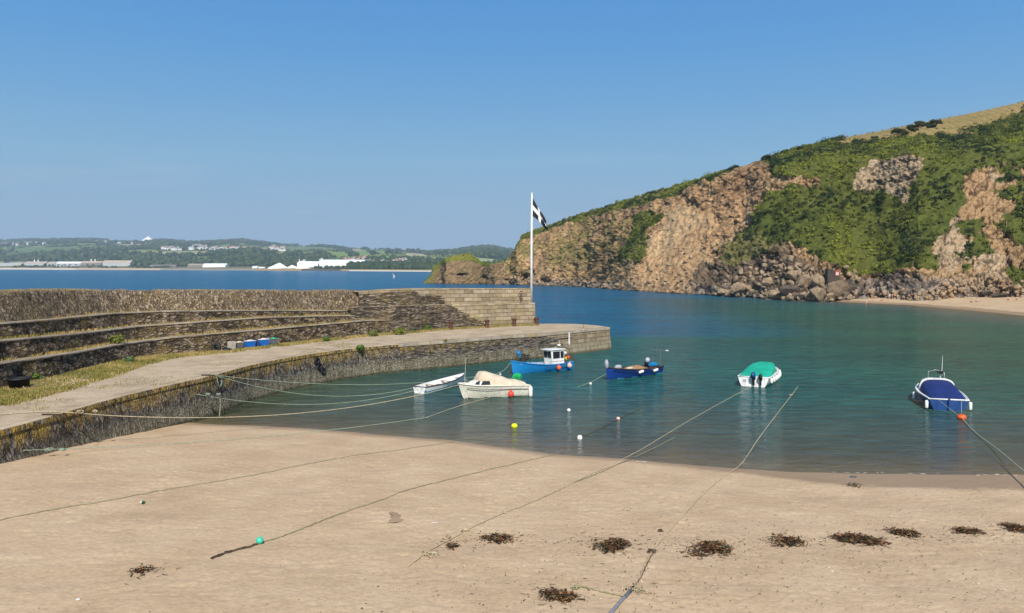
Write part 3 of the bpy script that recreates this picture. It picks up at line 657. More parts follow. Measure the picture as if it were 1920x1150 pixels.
HANDF = [([(16, 472), (45, 464), (140, 463), (150, 470), (100, 473)], (.085, .13, .045)), ([(138, 470), (150, 466), (165, 465), (160, 470)], (.42, .31, .19)),
         ([(148, 477), (175, 471), (200, 469), (170, 475)], (.33, .26, .13)), ([(230, 474), (245, 469), (285, 468), (300, 471), (280, 474)], (.15, .17, .05)),
         ([(286, 472), (390, 471), (392, 477), (305, 478)], (.26, .24, .12)), ([(358, 481), (398, 481), (398, 485), (360, 485)], (.13, .17, .05)),
         ([(512, 474), (545, 473), (542, 478), (515, 478)], (.16, .20, .055)), ([(535, 480), (565, 482), (560, 486)], (.21, .21, .16)), ([(558, 473), (592, 472), (590, 477), (562, 477)], (.10, .15, .045)),
         ([(604, 472), (625, 472), (660, 476), (655, 483), (625, 482)], (.13, .19, .045)), ([(657, 471), (680, 470), (702, 477), (680, 480), (664, 478)], (.12, .19, .045)),
         ([(688, 471), (722, 471), (725, 476), (705, 476)], (.14, .17, .06)), ([(690, 484), (715, 478), (735, 481), (728, 484)], (.11, .19, .05)),
         ([(602, 466), (672, 467), (690, 470), (604, 470)], (.25, .22, .10)), ([(735, 477), (765, 478), (763, 483), (748, 482)], (.12, .16, .05)), ([(748, 473), (790, 476), (808, 481), (770, 481)], (.27, .25, .14)),
         ([(795, 478), (815, 484), (825, 490), (805, 487)], (.18, .20, .09)), ([(896, 484), (925, 486), (928, 494), (900, 492)], (.22, .24, .12)), ([(480, 464), (600, 463), (640, 468), (560, 469)], (.10, .14, .05))]
hand = np.zeros(fpx.shape, bool)
col[wm] = wood_b
for pg, cc in HANDF:
    q = inpoly(fpx, fpy, pg); col[q] = np.array(cc) * 1.3; hand |= q
col[(fe < .05) & ~hand] = wood_b
moor = (rel > 3000) & (fpx < 520); col[moor] = lerp(np.array([.14, .12, .075]), np.array([.085, .10, .05]), (fbm(FV, 500, 2, 231)[moor][:, None] * .5 + .5))
flat = (rel < 330); col[flat] = lerp(np.array([.10, .115, .045]), np.array([.22, .18, .09]), (fbm(FV, 60, 2, 233)[flat][:, None] * .5 + .5))
bch = (rel < 66); col[bch & (fpx < 300)] = (.50, .37, .25); col[bch & (fpx >= 300)] = (.27, .25, .20); col[bch & (fpx > 480) & (fpx < 566)] = (.36, .24, .11)
col[bch & (fpx > 566) & (fpx < 640)] = (.10, .09, .07); col[bch & (fpx > 640)] = (.30, .24, .13); col[(rel < 25) & ((fpx > 655) | (fpx < 140))] = (.62, .56, .45)
def plain_attr(name, rough=.95):
    m, nt, b = newmat(name); nt.links.new(attrcol(nt).outputs['Color'], b.inputs['Base Color']); b.inputs['Roughness'].default_value = rough; b.inputs['Specular IOR Level'].default_value = .1; return m
o = mesh_np('hills', FV.reshape(-1, 3), gridF(*FV.shape[:2]), plain_attr('fields_and_moor'), col=col.reshape(-1, 3), smooth=True)
tag(o, 'far hills with fields and woods across the bay', kind='structure')
ga = np.linalg.norm(np.cross(np.gradient(FV, axis=1), np.gradient(FV, axis=0)), axis=-1)
# a tree stands where wood or hedge is; density follows what can be seen
def fpick(mask, n, seed):
    w = (ga * mask / (FV[..., 1] / 2000) ** 1.4).ravel(); w /= w.sum(); return np.random.default_rng(seed).choice(len(w), n, p=w)
inr = (fpx > -40) & (fpx < 1000) & (rel > 70)
tm = (wm & ~hand & inr & (rel > 330)) | ((fe < .07) & inr & (rel > 330) & ~hand & ~moor)
ii = fpick(tm, 8500, 41); P = FV.reshape(-1, 3)[ii]; g_ = np.random.default_rng(42)
P = P + np.stack([g_.uniform(-1, 1, len(P)) * 3, g_.uniform(-1, 1, len(P)) * 10, 0 * ii], -1)
hed = np.where(wm.ravel()[ii], 1, .55)
def blob_field(name, P, rad, colA, colB, label, seed, hz=1.0):
    g = np.random.default_rng(seed); bm = bmesh.new(); bmesh.ops.create_icosphere(bm, subdivisions=2, radius=1)
    v = np.array([q.co[:] for q in bm.verts]); f = np.array([[q.index for q in r.verts] for r in bm.faces]); bm.free()
    n = len(P); W = v[None] * (1 + g.uniform(-.28, .28, (n, len(v), 1))) * rad[:, None, None] * np.array([1, 1, hz]) + P[:, None, :] + (rad * .45)[:, None, None] * np.array([0, 0, 1])
    F = (f[None] + (np.arange(n) * len(v))[:, None, None]).reshape(-1, 3)
    c = lerp(np.array(colA), np.array(colB), g.random((n, 1, 1)) ** 1.5) * g.uniform(.75, 1.25, (n, len(v), 1))
    return tag(mesh_np(name, W.reshape(-1, 3), F, TREEM, col=c.reshape(-1, 3)), label, kind='stuff')
TREEM = plain_attr('far_foliage', .8)
blob_field('woodland', P, g_.uniform(3.5, 8.5, len(P)) * hed * np.clip(P[:, 1] / 2800, .75, 1.7), (.024, .044, .018), (.075, .095, .032), 'dark woods and hedges over the far hills', 43, 1.0)
sm = inr & (rel > 60) & (rel < 330) & (fbm(FV, 90, 2, 241) > .0) & ~((fpx > 480) & (fpx < 590)) & ~((fpx > 330) & (fpx < 480))
ii = fpick(sm, 700, 44); P = FV.reshape(-1, 3)[ii]; blob_field('shore_bushes', P, g_.uniform(1.5, 4.5, len(P)), (.022, .04, .018), (.06, .08, .03), 'green bushes growing along the far shore', 45)
ii = fpick(inr & (fpx > 655) & (fpx < 1000) & (rel > 70) & (rel < 300), 1100, 46); P = FV.reshape(-1, 3)[ii]
blob_field('shore_wood', P, g_.uniform(4, 8.5, len(P)), (.022, .042, .018), (.055, .075, .03), 'dark belt of trees behind the far white beach', 47, 1.25)

# far buildings: box body + gable roof, each with its parts
M_WW = simple('white_render', (.82, .81, .78), .8, .04); M_RS = simple('slate_roof', (.20, .19, .19), .8, .08); M_RT = simple('red_tile_roof', (.35, .17, .12), .8, .1)
M_SH = simple('pale_sheeting', (.42, .45, .46), .6, .08, .15); M_SHR = simple('tan_sheet_roof', (.46, .37, .27), .8, .12, .1); M_WR = simple('white_sheet_roof', (.80, .82, .80), .6, .05, .1)
M_GS = simple('grey_stone', (.24, .21, .18), .9, .15, .2); M_WIN = simple('dark_window', (.03, .035, .04), .2, .02); M_CONC = simple('pale_concrete', (.55, .52, .46), .85, .1, .1)
def gabled(name, px, py, w, h, d, roof_h, wallm, roofm, label, cat, group=None, rz=0.0, at=None, win=0, chim=False):
    p = at if at is not None else far_at(px, py)
    r = empty(name, p - Vector((0, 0, 1.5)), rz); tag(r, label, cat, group)
    h2 = h + 1.5
    MB().box((0, d / 2, h2 / 2), (w, d, h2)).obj('wall', wallm, r)
    m = MB(); e = .25; V = [(-w / 2 - e, -e, h2 + .02), (w / 2 + e, -e, h2 + .02), (w / 2 + e, d + e, h2 + .02), (-w / 2 - e, d + e, h2 + .02), (-w / 2 - e, d / 2, h2 + roof_h), (w / 2 + e, d / 2, h2 + roof_h)]
    m.add(V, [(0, 1, 5, 4), (2, 3, 4, 5), (0, 4, 3), (1, 2, 5), (3, 2, 1, 0)]); ro = m.obj('roof', roofm, r)
    for k in range(win):
        MB().box(((k + .5) / win * w - w / 2, -.06, h2 - h * .45), (w / win * .38, .12, h * .34)).obj('window', M_WIN, r)
    if chim: MB().box((w * .3, d / 2, h2 + roof_h + .2), (1.1, 1.1, 2.4)).obj('chimney', wallm, ro)
    return r
def pxw(px0, px1, py):   # width in metres at a far point
    D = far_at((px0 + px1) / 2, py)[1]; return (px1 - px0) * D / FPX, D / FPX
SHEDS = [('warehouse', -8, 42, 498.8, 3.6, 1.8, M_SH, M_SH, 'long grey warehouse at the far left end of the docks'),
         ('warehouse', 44, 84, 498.8, 4.6, 3.4, M_SH, M_SHR, 'tan roofed warehouse with a white roof vent, left of the pale sheds'),
         ('warehouse', 86, 118, 498.2, 3.8, 3.2, M_SH, M_SHR, 'tan roofed warehouse between two long sheds with vents'),
         ('warehouse', 104, 168, 499.4, 5.0, 3.4, M_SH, M_WW, 'pale blue warehouse front with a row of dark windows'),
         ('warehouse', 150, 192, 498.9, 5.2, 3.6, M_GS, M_SHR, 'grey walled warehouse with two white vents on its tan roof'),
         ('warehouse', 192, 244, 499.5, 6.0, 4.8, M_SH, M_SHR, 'large pale warehouse under a tan roof at the right of the docks'),
         ('warehouse', 279, 328, 501.4, 3.2, 1.6, M_GS, M_GS, 'low grey stone dock building with a flat roof'),
         ('warehouse', 350, 378, 501.4, 4.6, 2.0, M_GS, M_SHR, 'brown stone dock warehouse with a tan roof'),
         ('warehouse', 379, 422, 501.6, 3.6, 3.6, M_WW, M_WR, 'long bright white shed on the dock edge'),
         ('warehouse', 472, 482, 503.4, 3.2, 1.2, M_WW, M_WR, 'small white shed left of the white heaps'),
         ('warehouse', 483, 495, 503.4, 2.6, 1.0, M_WW, M_GS, 'small pale shed beside the white heaps'),
         ('factory', 555, 594, 501.5, 6.0, 5.2, M_WW, M_WR, 'white works building with a broad pale roof left of the tower'),
         ('factory', 596, 680, 501.6, 10.5, 3.6, M_WW, M_WR, 'very long white clay works building right of the tower')]
for k, (nm, a, b, y, hw, hr, mw, mr, lab) in enumerate(SHEDS):
    w, mpp = pxw(a, b, y); r = gabled(nm, (a + b) / 2, y, w, hw * mpp, 34, hr * mpp, mw, mr, lab, 'warehouse' if nm == 'warehouse' else 'factory', win=6 if k == 3 else 0)
    if k in (1, 4):
        for q in (-.05, .12): MB().box((w * (q - .08), 17, (hw + hr) * mpp + 3.2), (3.0, 3.0, 6.5)).lathe([(2.4, 0), (1.2, 3)], 8, (w * (q - .08), 17, (hw + hr) * mpp + 6)).obj('roof_vent', M_WW, r)
# silo tower, stack, small blocks of the works
def block(name, px0, px1, py, hpx, label, cat, mat, top=None, dd=14):
    w, mpp = pxw(px0, px1, py); p = far_at((px0 + px1) / 2, py); r = empty(name, p - Vector((0, 0, 1.5))); tag(r, label, cat)
    MB().box((0, dd / 2, hpx * mpp / 2), (w, dd, hpx * mpp), bev=.3).obj('wall', mat, r)
    if top: MB().box((w * .1, dd / 2, hpx * mpp + 1.6), (w * .55, dd * .6, 3.2)).obj('roof_house', mat, r)
    MB().box((0, dd / 2, hpx * mpp + .3), (w + .6, dd + .6, .5)).obj('roof', M_CONC, r)
    return r
block('silo_tower', 597, 604.5, 501.5, 16, 'tall pale silo tower at the left end of the white works', 'tower', M_CONC, True)
block('silo_tower', 564, 571.5, 501.3, 13, 'squat silo tower above the broad pale roof', 'tower', M_CONC, True)
block('silo_tower', 555, 559, 501.3, 9.5, 'small white tower at the foot of the thin stack', 'tower', M_WW, False)
block('silo_tower', 615, 618, 500.9, 11, 'narrow pale tower against the long white works', 'tower', M_WW, False)
_w, mpp = pxw(560, 561, 500); p = far_at(561, 500.5); m = MB(); m.lathe([(1.6, -2), (1.2, 14 * mpp)], 12); o = m.obj('chimney_stack', M_WW); o.location = p; tag(o, 'thin white chimney stack left of the squat silo tower', 'chimney')
def heap(name, x0, x1, xp, ybase, ypk, mat, label, cat, at=None, kind=None):
    p = at or far_at((x0 + x1) / 2, ybase); mpp = p[1] / FPX; w = (x1 - x0) * mpp / 2; h = (ybase - ypk) * mpp; g = random.Random(x0); m = MB(); V = []; F = []
    rings = 10; n = 36; ox = (xp - (x0 + x1) / 2) * mpp
    for i in range(rings + 1):
        t = i / rings
        for j in range(n):
            a = 2 * math.pi * j / n; rr = w * (1 - t) ** .92 * (1 + g.uniform(-.04, .04)); V.append((rr * math.cos(a) + ox * t, rr * math.sin(a) * .7, h * t - (3 if i == 0 else 0)))
    for i in range(rings):
        for j in range(n): j2 = (j + 1) % n; F.append((i * n + j, i * n + j2, (i + 1) * n + j2, (i + 1) * n + j))
    m.add(V, F); o = m.obj(name, mat, smooth=True); o.location = p; tag(o, label, cat, kind=kind); return o
M_CLAY = simple('china_clay', (.80, .74, .66), .95, .08, .05)
heap('clay_heap', 499, 540, 523, 503.5, 493, M_CLAY, 'largest white clay heap by the far shore', 'heap'); heap('clay_heap', 534, 560, 546, 503.5, 497.5, M_CLAY, 'smaller white clay heap right of the largest one', 'heap')
heap('clay_heap', 552, 584, 566, 503.8, 499.5, M_CLAY, 'low white clay heap in front of the works', 'heap')
heap('spoil_tip', 262, 291, 278, 454, 443.5, M_CLAY, 'pointed white clay tip on the far skyline', 'spoil tip')
# steam of the works
m, nt, b = newmat('steam'); nt.nodes.remove(b); pv = nt.nodes.new('ShaderNodeVolumePrincipled'); pv.inputs['Color'].default_value = (1, 1, 1, 1)
nz = tex(nt, 'ShaderNodeTexNoise', .09, coord(nt), 3, .6); f = nt.nodes.new('ShaderNodeMapRange'); f.inputs[1].default_value = .42; f.inputs[2].default_value = .7; f.inputs[4].default_value = .07
nt.links.new(nz.outputs[0], f.inputs[0]); nt.links.new(f.outputs[0], pv.inputs['Density']); nt.links.new(pv.outputs[0], nt.nodes['Material Output'].inputs['Volume'])
p = far_at(662, 499); mp = p[1] / FPX; mb = MB()
for (dx, dy, rr) in [(14, 4.5, 5), (10, 6, 5), (5, 8, 4.2), (1, 11, 3.6), (-2, 14, 3.2), (-3, 17, 2.8), (-4, 20, 2.4), (-1, 22, 2)]: mb.ball((dx * mp, 14, dy * mp), rr * mp * .75, sub=2)
o = mb.obj('steam', m); o.location = p; tag(o, 'pinkish white steam drifting up from the clay works', 'steam', kind='stuff')

def village(pts, n, label, group, seed, s=(2.2, 5), roofs=(M_RS, M_RT)):
    g = random.Random(seed); proto = {}
    for k in range(n):
        t = g.random(); a = g.randrange(len(pts) - 1); x = lerp(pts[a][0], pts[a + 1][0], t); y = lerp(pts[a][1], pts[a + 1][1], t) + g.uniform(-1.2, 1.2) * (pts[a][2])
        p = far_at(x, y); mpp = p[1] / FPX; sc = mpp / 2.0
        key = g.randrange(3)
        if key not in proto:
            r = gabled('house', 0, 0, 9 + 2 * key, 5.4, 8, 2.6, M_WW, roofs[key % len(roofs)], label, 'house', group, at=Vector((0, 0, 0)), win=2, chim=True); proto[key] = r
        else:
            src = proto[key]; r = src.copy(); COL.objects.link(r)
            for ch in list(src.children):
                c = ch.copy(); COL.objects.link(c); c.parent = r
                for g2 in ch.children: d = g2.copy(); COL.objects.link(d); d.parent = c
        r.location = p - Vector((0, 0, 1)); r.rotation_euler = (0, 0, g.uniform(-.5, .5)); q = g.uniform(.95, 1.5) * min(1.4, max(.9, sc)); r.scale = (q, q, q)
village([(302, 469, 1), (350, 468.5, 1), (365, 466, 1.5), (385, 468, 1)], 46, 'white house in the row along the green ridge', 'white houses along the ridge', 1)
village([(362, 464, 1), (374, 464.5, 1)], 5, 'house with a red roof on the knoll above the white row', 'red roofed houses on the knoll', 3, roofs=(M_RT,))
village([(392, 469, 1.8), (402, 471, 2), (422, 468.5, 1), (446, 468.5, .8)], 26, 'white house at the right end of the ridge village', 'white houses at the right end of the village', 2)
village([(507, 467, 1.6), (520, 469, 1.6), (531, 470, 1)], 20, 'white house in the small village above the clay works', 'white houses above the clay works', 4)
village([(-5, 461.5, 1), (22, 460, .8), (48, 459, .8), (80, 458, .8)], 26, 'distant white house on the far left hillside', 'white houses on the far left hillside', 5)
village([(172, 454.6, .8), (202, 455, .8), (228, 457, 1), (262, 455.5, .8)], 14, 'scattered white house below the far moor', 'scattered white houses below the moor', 6)
village([(636, 491, 1), (680, 488, 1), (686, 485, 1)], 18, 'house in the town behind the white works', 'town houses behind the works', 7, roofs=(M_RT,))
village([(684, 495, 1.4), (712, 496, 1), (745, 494, 1), (760, 489, 1)], 15, 'white house among the trees behind the beach', 'white houses among the trees', 8)
# a windsurfer out in the bay
p = atz(738, 521.5, 0); r = empty('windsurfer', p); tag(r, 'tiny windsurfer with a white sail out on the bay', 'windsurfer')
MB().box((0, 0, .08), (2.6, .6, .14), bev=.05).obj('board', M_WW, r)
MB().add([(0, 0, .3), (-.6, .05, 4.2), (1.5, .1, 1.2)], [(0, 1, 2), (2, 1, 0)]).tube([(0, 0, .1), (-.6, .05, 4.3)], .04).obj('sail', M_WW, r)

# ---------------------------------------------------------------- haze in the air
hb = MB().box((0, 4450, 165), (15000, 9100, 344)); m, nt, b = newmat('haze_air'); nt.nodes.remove(b)
pv = nt.nodes.new('ShaderNodeVolumePrincipled'); pv.inputs['Color'].default_value = (.62, .80, 1.0, 1); pv.inputs['Density'].default_value = .000085; pv.inputs['Anisotropy'].default_value = .0
nt.links.new(pv.outputs[0], nt.nodes['Material Output'].inputs['Volume'])
o = hb.obj('haze', m); tag(o, 'thin blue haze in the air over the bay', kind='stuff')
# ---------------------------------------------------------------- the harbour quay
DECK = 2.78
EPX = [(0, 806), (50, 793), (100, 779), (125, 771.5), (231, 742), (325, 720), (405, 702), (480, 682), (576, 664.5), (672, 652), (770, 644), (858, 637.5), (960, 629.5), (1011, 626.5), (1065, 621.5), (1143, 614)]
FOOT = [(0, 733), (40, 722), (95, 711), (162, 694), (212, 682), (287, 669), (400, 660), (518, 648), (606, 638), (692, 629.5), (772, 623.5), (833, 618), (905, 614.5), (957, 611.5), (1009, 609.5)]
def curve(px, ext=40.0):
    P = [atz(x, y, DECK) for x, y in px]; P = [Vector((p[0], p[1], 0)) for p in P]
    d = (P[0] - P[2]).normalized(); P.insert(0, P[0] + d * 14); P.insert(0, P[0] + d * ext); return P
def resample(P, step):
    out = [P[0]]; acc = 0
    # catmull smoothing
    S = []
    for i in range(len(P) - 1):
        p0, p1, p2, p3 = P[max(i - 1, 0)], P[i], P[i + 1], P[min(i + 2, len(P) - 1)]
        for k in range(12):
            t = k / 12; S.append(.5 * ((2 * p1) + (p2 - p0) * t + (2 * p0 - 5 * p1 + 4 * p2 - p3) * t * t + (3 * p1 - p0 - 3 * p2 + p3) * t ** 3))
    S.append(P[-1]); L = [0]
    for a, b in zip(S[:-1], S[1:]): L.append(L[-1] + (b - a).length)
    n = max(2, int(L[-1] / step)); r = []; j = 0
    for k in range(n + 1):
        d = L[-1] * k / n
        while j < len(S) - 2 and L[j + 1] < d: j += 1
        t = (d - L[j]) / max(1e-9, L[j + 1] - L[j]); r.append(S[j].lerp(S[j + 1], t))
    for _ in range(3): r = [r[0]] + [r[i] * .5 + (r[i - 1] + r[i + 1]) * .25 for i in range(1, len(r) - 1)] + [r[-1]]
    return r
def normals(P, side=1):          # horizontal normals; side=+1: to the left of the walking direction
    N_ = []
    for i in range(len(P)):
        t = (P[min(i + 1, len(P) - 1)] - P[max(i - 1, 0)]).normalized(); N_.append(Vector((-t.y, t.x, 0)) * side)
    return N_
Ec = resample(curve(EPX), .4); En = normals(Ec); Fc = resample(curve(FOOT), .4); Fn = normals(Fc)
def arclen(P):
    L = [0]
    for a, b in zip(P[:-1], P[1:]): L.append(L[-1] + (b - a).length)
    return L
def yprof(tab): t = np.array(tab, float); return lambda px: float(np.interp(px, t[:, 0], t[:, 1]))
T1 = yprof([(-200, 704), (0, 682), (151, 659.5), (227, 645), (328, 632), (480, 619), (606, 608), (689, 600.5), (732, 600)])
T2 = yprof([(-200, 660), (0, 639), (151, 625), (265, 611), (378, 603), (480, 596), (606, 592), (668, 591)])
T3 = yprof([(-200, 620), (0, 606.5), (110, 598), (202, 588), (303, 583), (480, 581.5), (656, 582)])
TP = yprof([(-200, 560), (0, 551), (60, 547), (125, 544.5), (200, 546), (300, 546), (480, 546.5), (672, 545.5)])
TB1 = yprof([(660, 577), (692, 576), (760, 573.5), (858, 571), (1007, 568)])
TB2 = yprof([(660, 549), (682, 547), (732, 543), (793, 541), (996, 541)])
def z_for(q, yf):
    px, _ = proj(np.array((q[0], q[1], 5.0))); y = yf(max(-200, float(px))); return atY(px, y, q[1])[2]
def stone_mat(name, c1, c2, kind='rubble', lichen=.3, scale=1.0, tide=False, seed=0.0, warm=(.30, .17, .03)):
    m, nt, b = newmat(name); uv = nt.nodes.new('ShaderNodeUVMap'); mp = nt.nodes.new('ShaderNodeMapping'); nt.links.new(uv.outputs[0], mp.inputs[0]); mp.inputs['Location'].default_value = (seed, 0, 0)
    wn_ = tex(nt, 'ShaderNodeTexNoise', 1.6, mp.outputs[0], 3); wa = nt.nodes.new('ShaderNodeMix'); wa.data_type = 'VECTOR'; wa.inputs[0].default_value = .10
    nt.links.new(mp.outputs[0], wa.inputs[4]); nt.links.new(wn_.outputs['Color'], wa.inputs[5]); base = wa.outputs[1]
    n = tex(nt, 'ShaderNodeTexNoise', 1.3, coord(nt), 6, .65); nf = tex(nt, 'ShaderNodeTexNoise', 9, coord(nt), 5, .7)
    if kind == 'ashlar':
        br = nt.nodes.new('ShaderNodeTexBrick'); nt.links.new(mp.outputs[0], br.inputs[0]); br.inputs['Scale'].default_value = 1; br.inputs['Brick Width'].default_value = 1.35 * scale; br.inputs['Row Height'].default_value = .52 * scale
        br.inputs['Mortar Size'].default_value = .022; br.inputs['Color1'].default_value = (*c1, 1); br.inputs['Color2'].default_value = (*c2, 1); br.inputs['Mortar'].default_value = (c1[0] * .45, c1[1] * .42, c1[2] * .4, 1)
        c = br.outputs[0]; h = math_(nt, 'SUBTRACT', 1, br.outputs[1]); bd = .05
    else:
        mp2 = nt.nodes.new('ShaderNodeMapping'); nt.links.new(base, mp2.inputs[0])
        mp2.inputs['Scale'].default_value = {'rubble': (2.5, 4.6, 1), 'slate': (1.7, 8.5, 1), 'upright': (4.6, 2.9, 1)}[kind]
        vo = nt.nodes.new('ShaderNodeTexVoronoi'); vo.inputs['Scale'].default_value = 1.0 / scale; nt.links.new(mp2.outputs[0], vo.inputs[0]); vo.inputs['Randomness'].default_value = .9
        ve = nt.nodes.new('ShaderNodeTexVoronoi'); ve.feature = 'DISTANCE_TO_EDGE'; ve.inputs['Scale'].default_value = 1.0 / scale; nt.links.new(mp2.outputs[0], ve.inputs[0]); ve.inputs['Randomness'].default_value = .9
        sp_ = nt.nodes.new('ShaderNodeSeparateColor'); nt.links.new(vo.outputs['Color'], sp_.inputs[0])
        c = ramp(nt, [(0, tuple(x * .5 for x in c1)), (.3, c1), (.7, c2), (1, tuple(x * 1.5 for x in c2))], sp_.outputs[0])
        ed = ramp(nt, [(0, (.38, .35, .32)), (.09, (1, 1, 1))], ve.outputs[0]); c = mixc(nt, .85, c, ed, 'MULTIPLY')
        eh = nt.nodes.new('ShaderNodeMapRange'); eh.inputs[2].default_value = .16; nt.links.new(ve.outputs[0], eh.inputs[0])
        h = math_(nt, 'ADD', math_(nt, 'MULTIPLY', eh.outputs[0], 1.0), math_(nt, 'MULTIPLY', sp_.outputs[1], .8)); bd = .09
    c = mixc(nt, .6, c, ramp(nt, [(.3, (.55, .53, .5)), (.55, (1, 1, 1)), (.75, (1.3, 1.27, 1.2))], n.outputs[0]), 'MULTIPLY')
    c = mixc(nt, .6, c, ramp(nt, [(.32, (.5, .5, .5)), (.6, (1.2, 1.2, 1.2))], nf.outputs[0]), 'MULTIPLY')
    ln = tex(nt, 'ShaderNodeTexNoise', .5, coord(nt, 'Position', (1, 1, 1.4)), 8, .72); lf = ramp(nt, [(.50, (0, 0, 0)), (.64, (lichen,) * 3)], ln.outputs[0])
    if tide:
        z = sepz(nt)
        zt = math_(nt, 'ADD', z, math_(nt, 'MULTIPLY', math_(nt, 'SUBTRACT', n.outputs[0], .5), 1.2))
        st_ = tex(nt, 'ShaderNodeTexNoise', 1.0, None, 6, .7); m3 = nt.nodes.new('ShaderNodeMapping'); m3.inputs['Scale'].default_value = (2.6, .6, 1); nt.links.new(mp.outputs[0], m3.inputs[0]); nt.links.new(m3.outputs[0], st_.inputs['Vector'])
        up = nt.nodes.new('ShaderNodeMapRange'); up.inputs[1].default_value = 1.45; up.inputs[2].default_value = 2.55; nt.links.new(zt, up.inputs[0])
        along = nt.nodes.new('ShaderNodeSeparateXYZ'); nt.links.new(uv.outputs[0], along.inputs[0])
        near = nt.nodes.new('ShaderNodeMapRange'); near.inputs[1].default_value = 118; near.inputs[2].default_value = 92; nt.links.new(along.outputs[0], near.inputs[0])
        s2 = ramp(nt, [(.42, (0, 0, 0)), (.60, (1, 1, 1))], st_.outputs[0])
        lz = math_(nt, 'MULTIPLY', math_(nt, 'MULTIPLY', up.outputs[0], s2), math_(nt, 'ADD', .15, math_(nt, 'MULTIPLY', near.outputs[0], .85)))
        c = mixc(nt, lz, c, mixc(nt, nf.outputs[0], (.56, .30, .04), (.38, .30, .07)))
        lowm = nt.nodes.new('ShaderNodeMapRange'); lowm.inputs[1].default_value = 1.55; lowm.inputs[2].default_value = .9; nt.links.new(zt, lowm.inputs[0])
        bc = mixc(nt, s2, (.17, .145, .085), (.33, .29, .20)); c = mixc(nt, math_(nt, 'MULTIPLY', lowm.outputs[0], .72), c, bc)
        wz = nt.nodes.new('ShaderNodeMapRange'); wz.inputs[1].default_value = .30; wz.inputs[2].default_value = .12; nt.links.new(z, wz.inputs[0])
        c = mixc(nt, math_(nt, 'MULTIPLY', wz.outputs[0], .75), c, (.05, .05, .022))
    else: c = mixc(nt, lf, c, mixc(nt, nf.outputs[0], warm, (.34, .27, .10)))
    nt.links.new(c, b.inputs['Base Color']); b.inputs['Roughness'].default_value = .95; b.inputs['Specular IOR Level'].default_value = .15
    bump(nt, b, math_(nt, 'ADD', h, math_(nt, 'MULTIPLY', nf.outputs[0], .7)), .9, bd); return m
ST_IN = stone_mat('upright_slate_with_tide_marks', (.085, .075, .068), (.19, .168, .145), 'upright', 1, .8, tide=True)
ST_T = stone_mat('dark_rubble_masonry', (.10, .075, .052), (.235, .18, .125), 'rubble', .36)
ST_P = stone_mat('battered_parapet_masonry', (.24, .18, .12), (.35, .27, .18), 'upright', .42, .75, warm=(.26, .15, .05))
ST_S = stone_mat('dark_slate_courses', (.12, .096, .07), (.25, .20, .145), 'slate', .25)
ST_A = stone_mat('granite_ashlar', (.24, .185, .115), (.42, .34, .235), 'ashlar', .5, .95, warm=(.34, .24, .10))
ST_C = stone_mat('coping_stone', (.26, .22, .17), (.38, .32, .25), 'ashlar', .4, 1.2)
ST_IS = stone_mat('slate_with_tide_marks', (.085, .075, .068), (.19, .165, .14), 'slate', 1, .95, tide=True)
ST_IA = stone_mat('granite_with_tide_marks', (.23, .175, .11), (.34, .27, .18), 'ashlar', .35, .95, tide=True)
def deck_mat():
    m, nt, b = newmat('worn_concrete_path'); n = tex(nt, 'ShaderNodeTexNoise', .5, coord(nt), 7, .65); n2 = tex(nt, 'ShaderNodeTexNoise', 5, coord(nt), 6, .7)
    c = ramp(nt, [(.3, (.31, .245, .165)), (.5, (.43, .34, .235)), (.7, (.51, .41, .295))], n.outputs[0]); c = mixc(nt, .6, c, ramp(nt, [(.3, (.6, .57, .54)), (.6, (1.1, 1.1, 1.1))], n2.outputs[0]), 'MULTIPLY')
    g = attrcol(nt, 'turf'); gn = math_(nt, 'ADD', g.outputs['Fac'], math_(nt, 'MULTIPLY', math_(nt, 'SUBTRACT', n2.outputs[0], .5), 1.6)); gf = ramp(nt, [(.45, (0, 0, 0)), (.6, (1, 1, 1))], gn)
    c = mixc(nt, gf, c, mixc(nt, n.outputs[0], (.16, .14, .035), (.32, .24, .09)))
    nt.links.new(c, b.inputs['Base Color']); b.inputs['Roughness'].default_value = .95; b.inputs['Specular IOR Level'].default_value = .15; bump(nt, b, n2.outputs[0], .6, .06); return m
DECKM = deck_mat()
def sweep(name, prof, mat, parent, wob=.04, smooth=False):
    """prof: list over stations of lists of points (same count)"""
    V = np.array([[tuple(p) for p in st_] for st_ in prof]); n, m = V.shape[:2]
    if wob: V = V + (fbm(V, .9, 3, 301)[..., None] * wob * np.array([1, 1, .5]))
    L = np.zeros((n, m)); L[1:] = np.cumsum(np.linalg.norm(np.diff(V[:, m // 2], axis=0), axis=-1))[:, None]
    H = np.zeros((n, m)); H[:, 1:] = np.cumsum(np.linalg.norm(np.diff(V, axis=1), axis=-1), axis=1)
    return mesh_np(name, V.reshape(-1, 3), gridF(n, m), mat, parent, smooth, uv=np.stack([L, H], -1).reshape(-1, 2))
def seg(a, b, n): return [a.lerp(b, k / n) for k in range(n)]
quay = empty('harbour_quay', atz(480, 640, DECK)); tag(quay, 'long curved stone quay with stepped seats and a parapet', 'quay'); QL = quay.location.copy()
def qp(o):  # keep world placement under the quay's empty
    o.parent = quay; o.matrix_parent_inverse = Matrix.Translation(-QL); return o
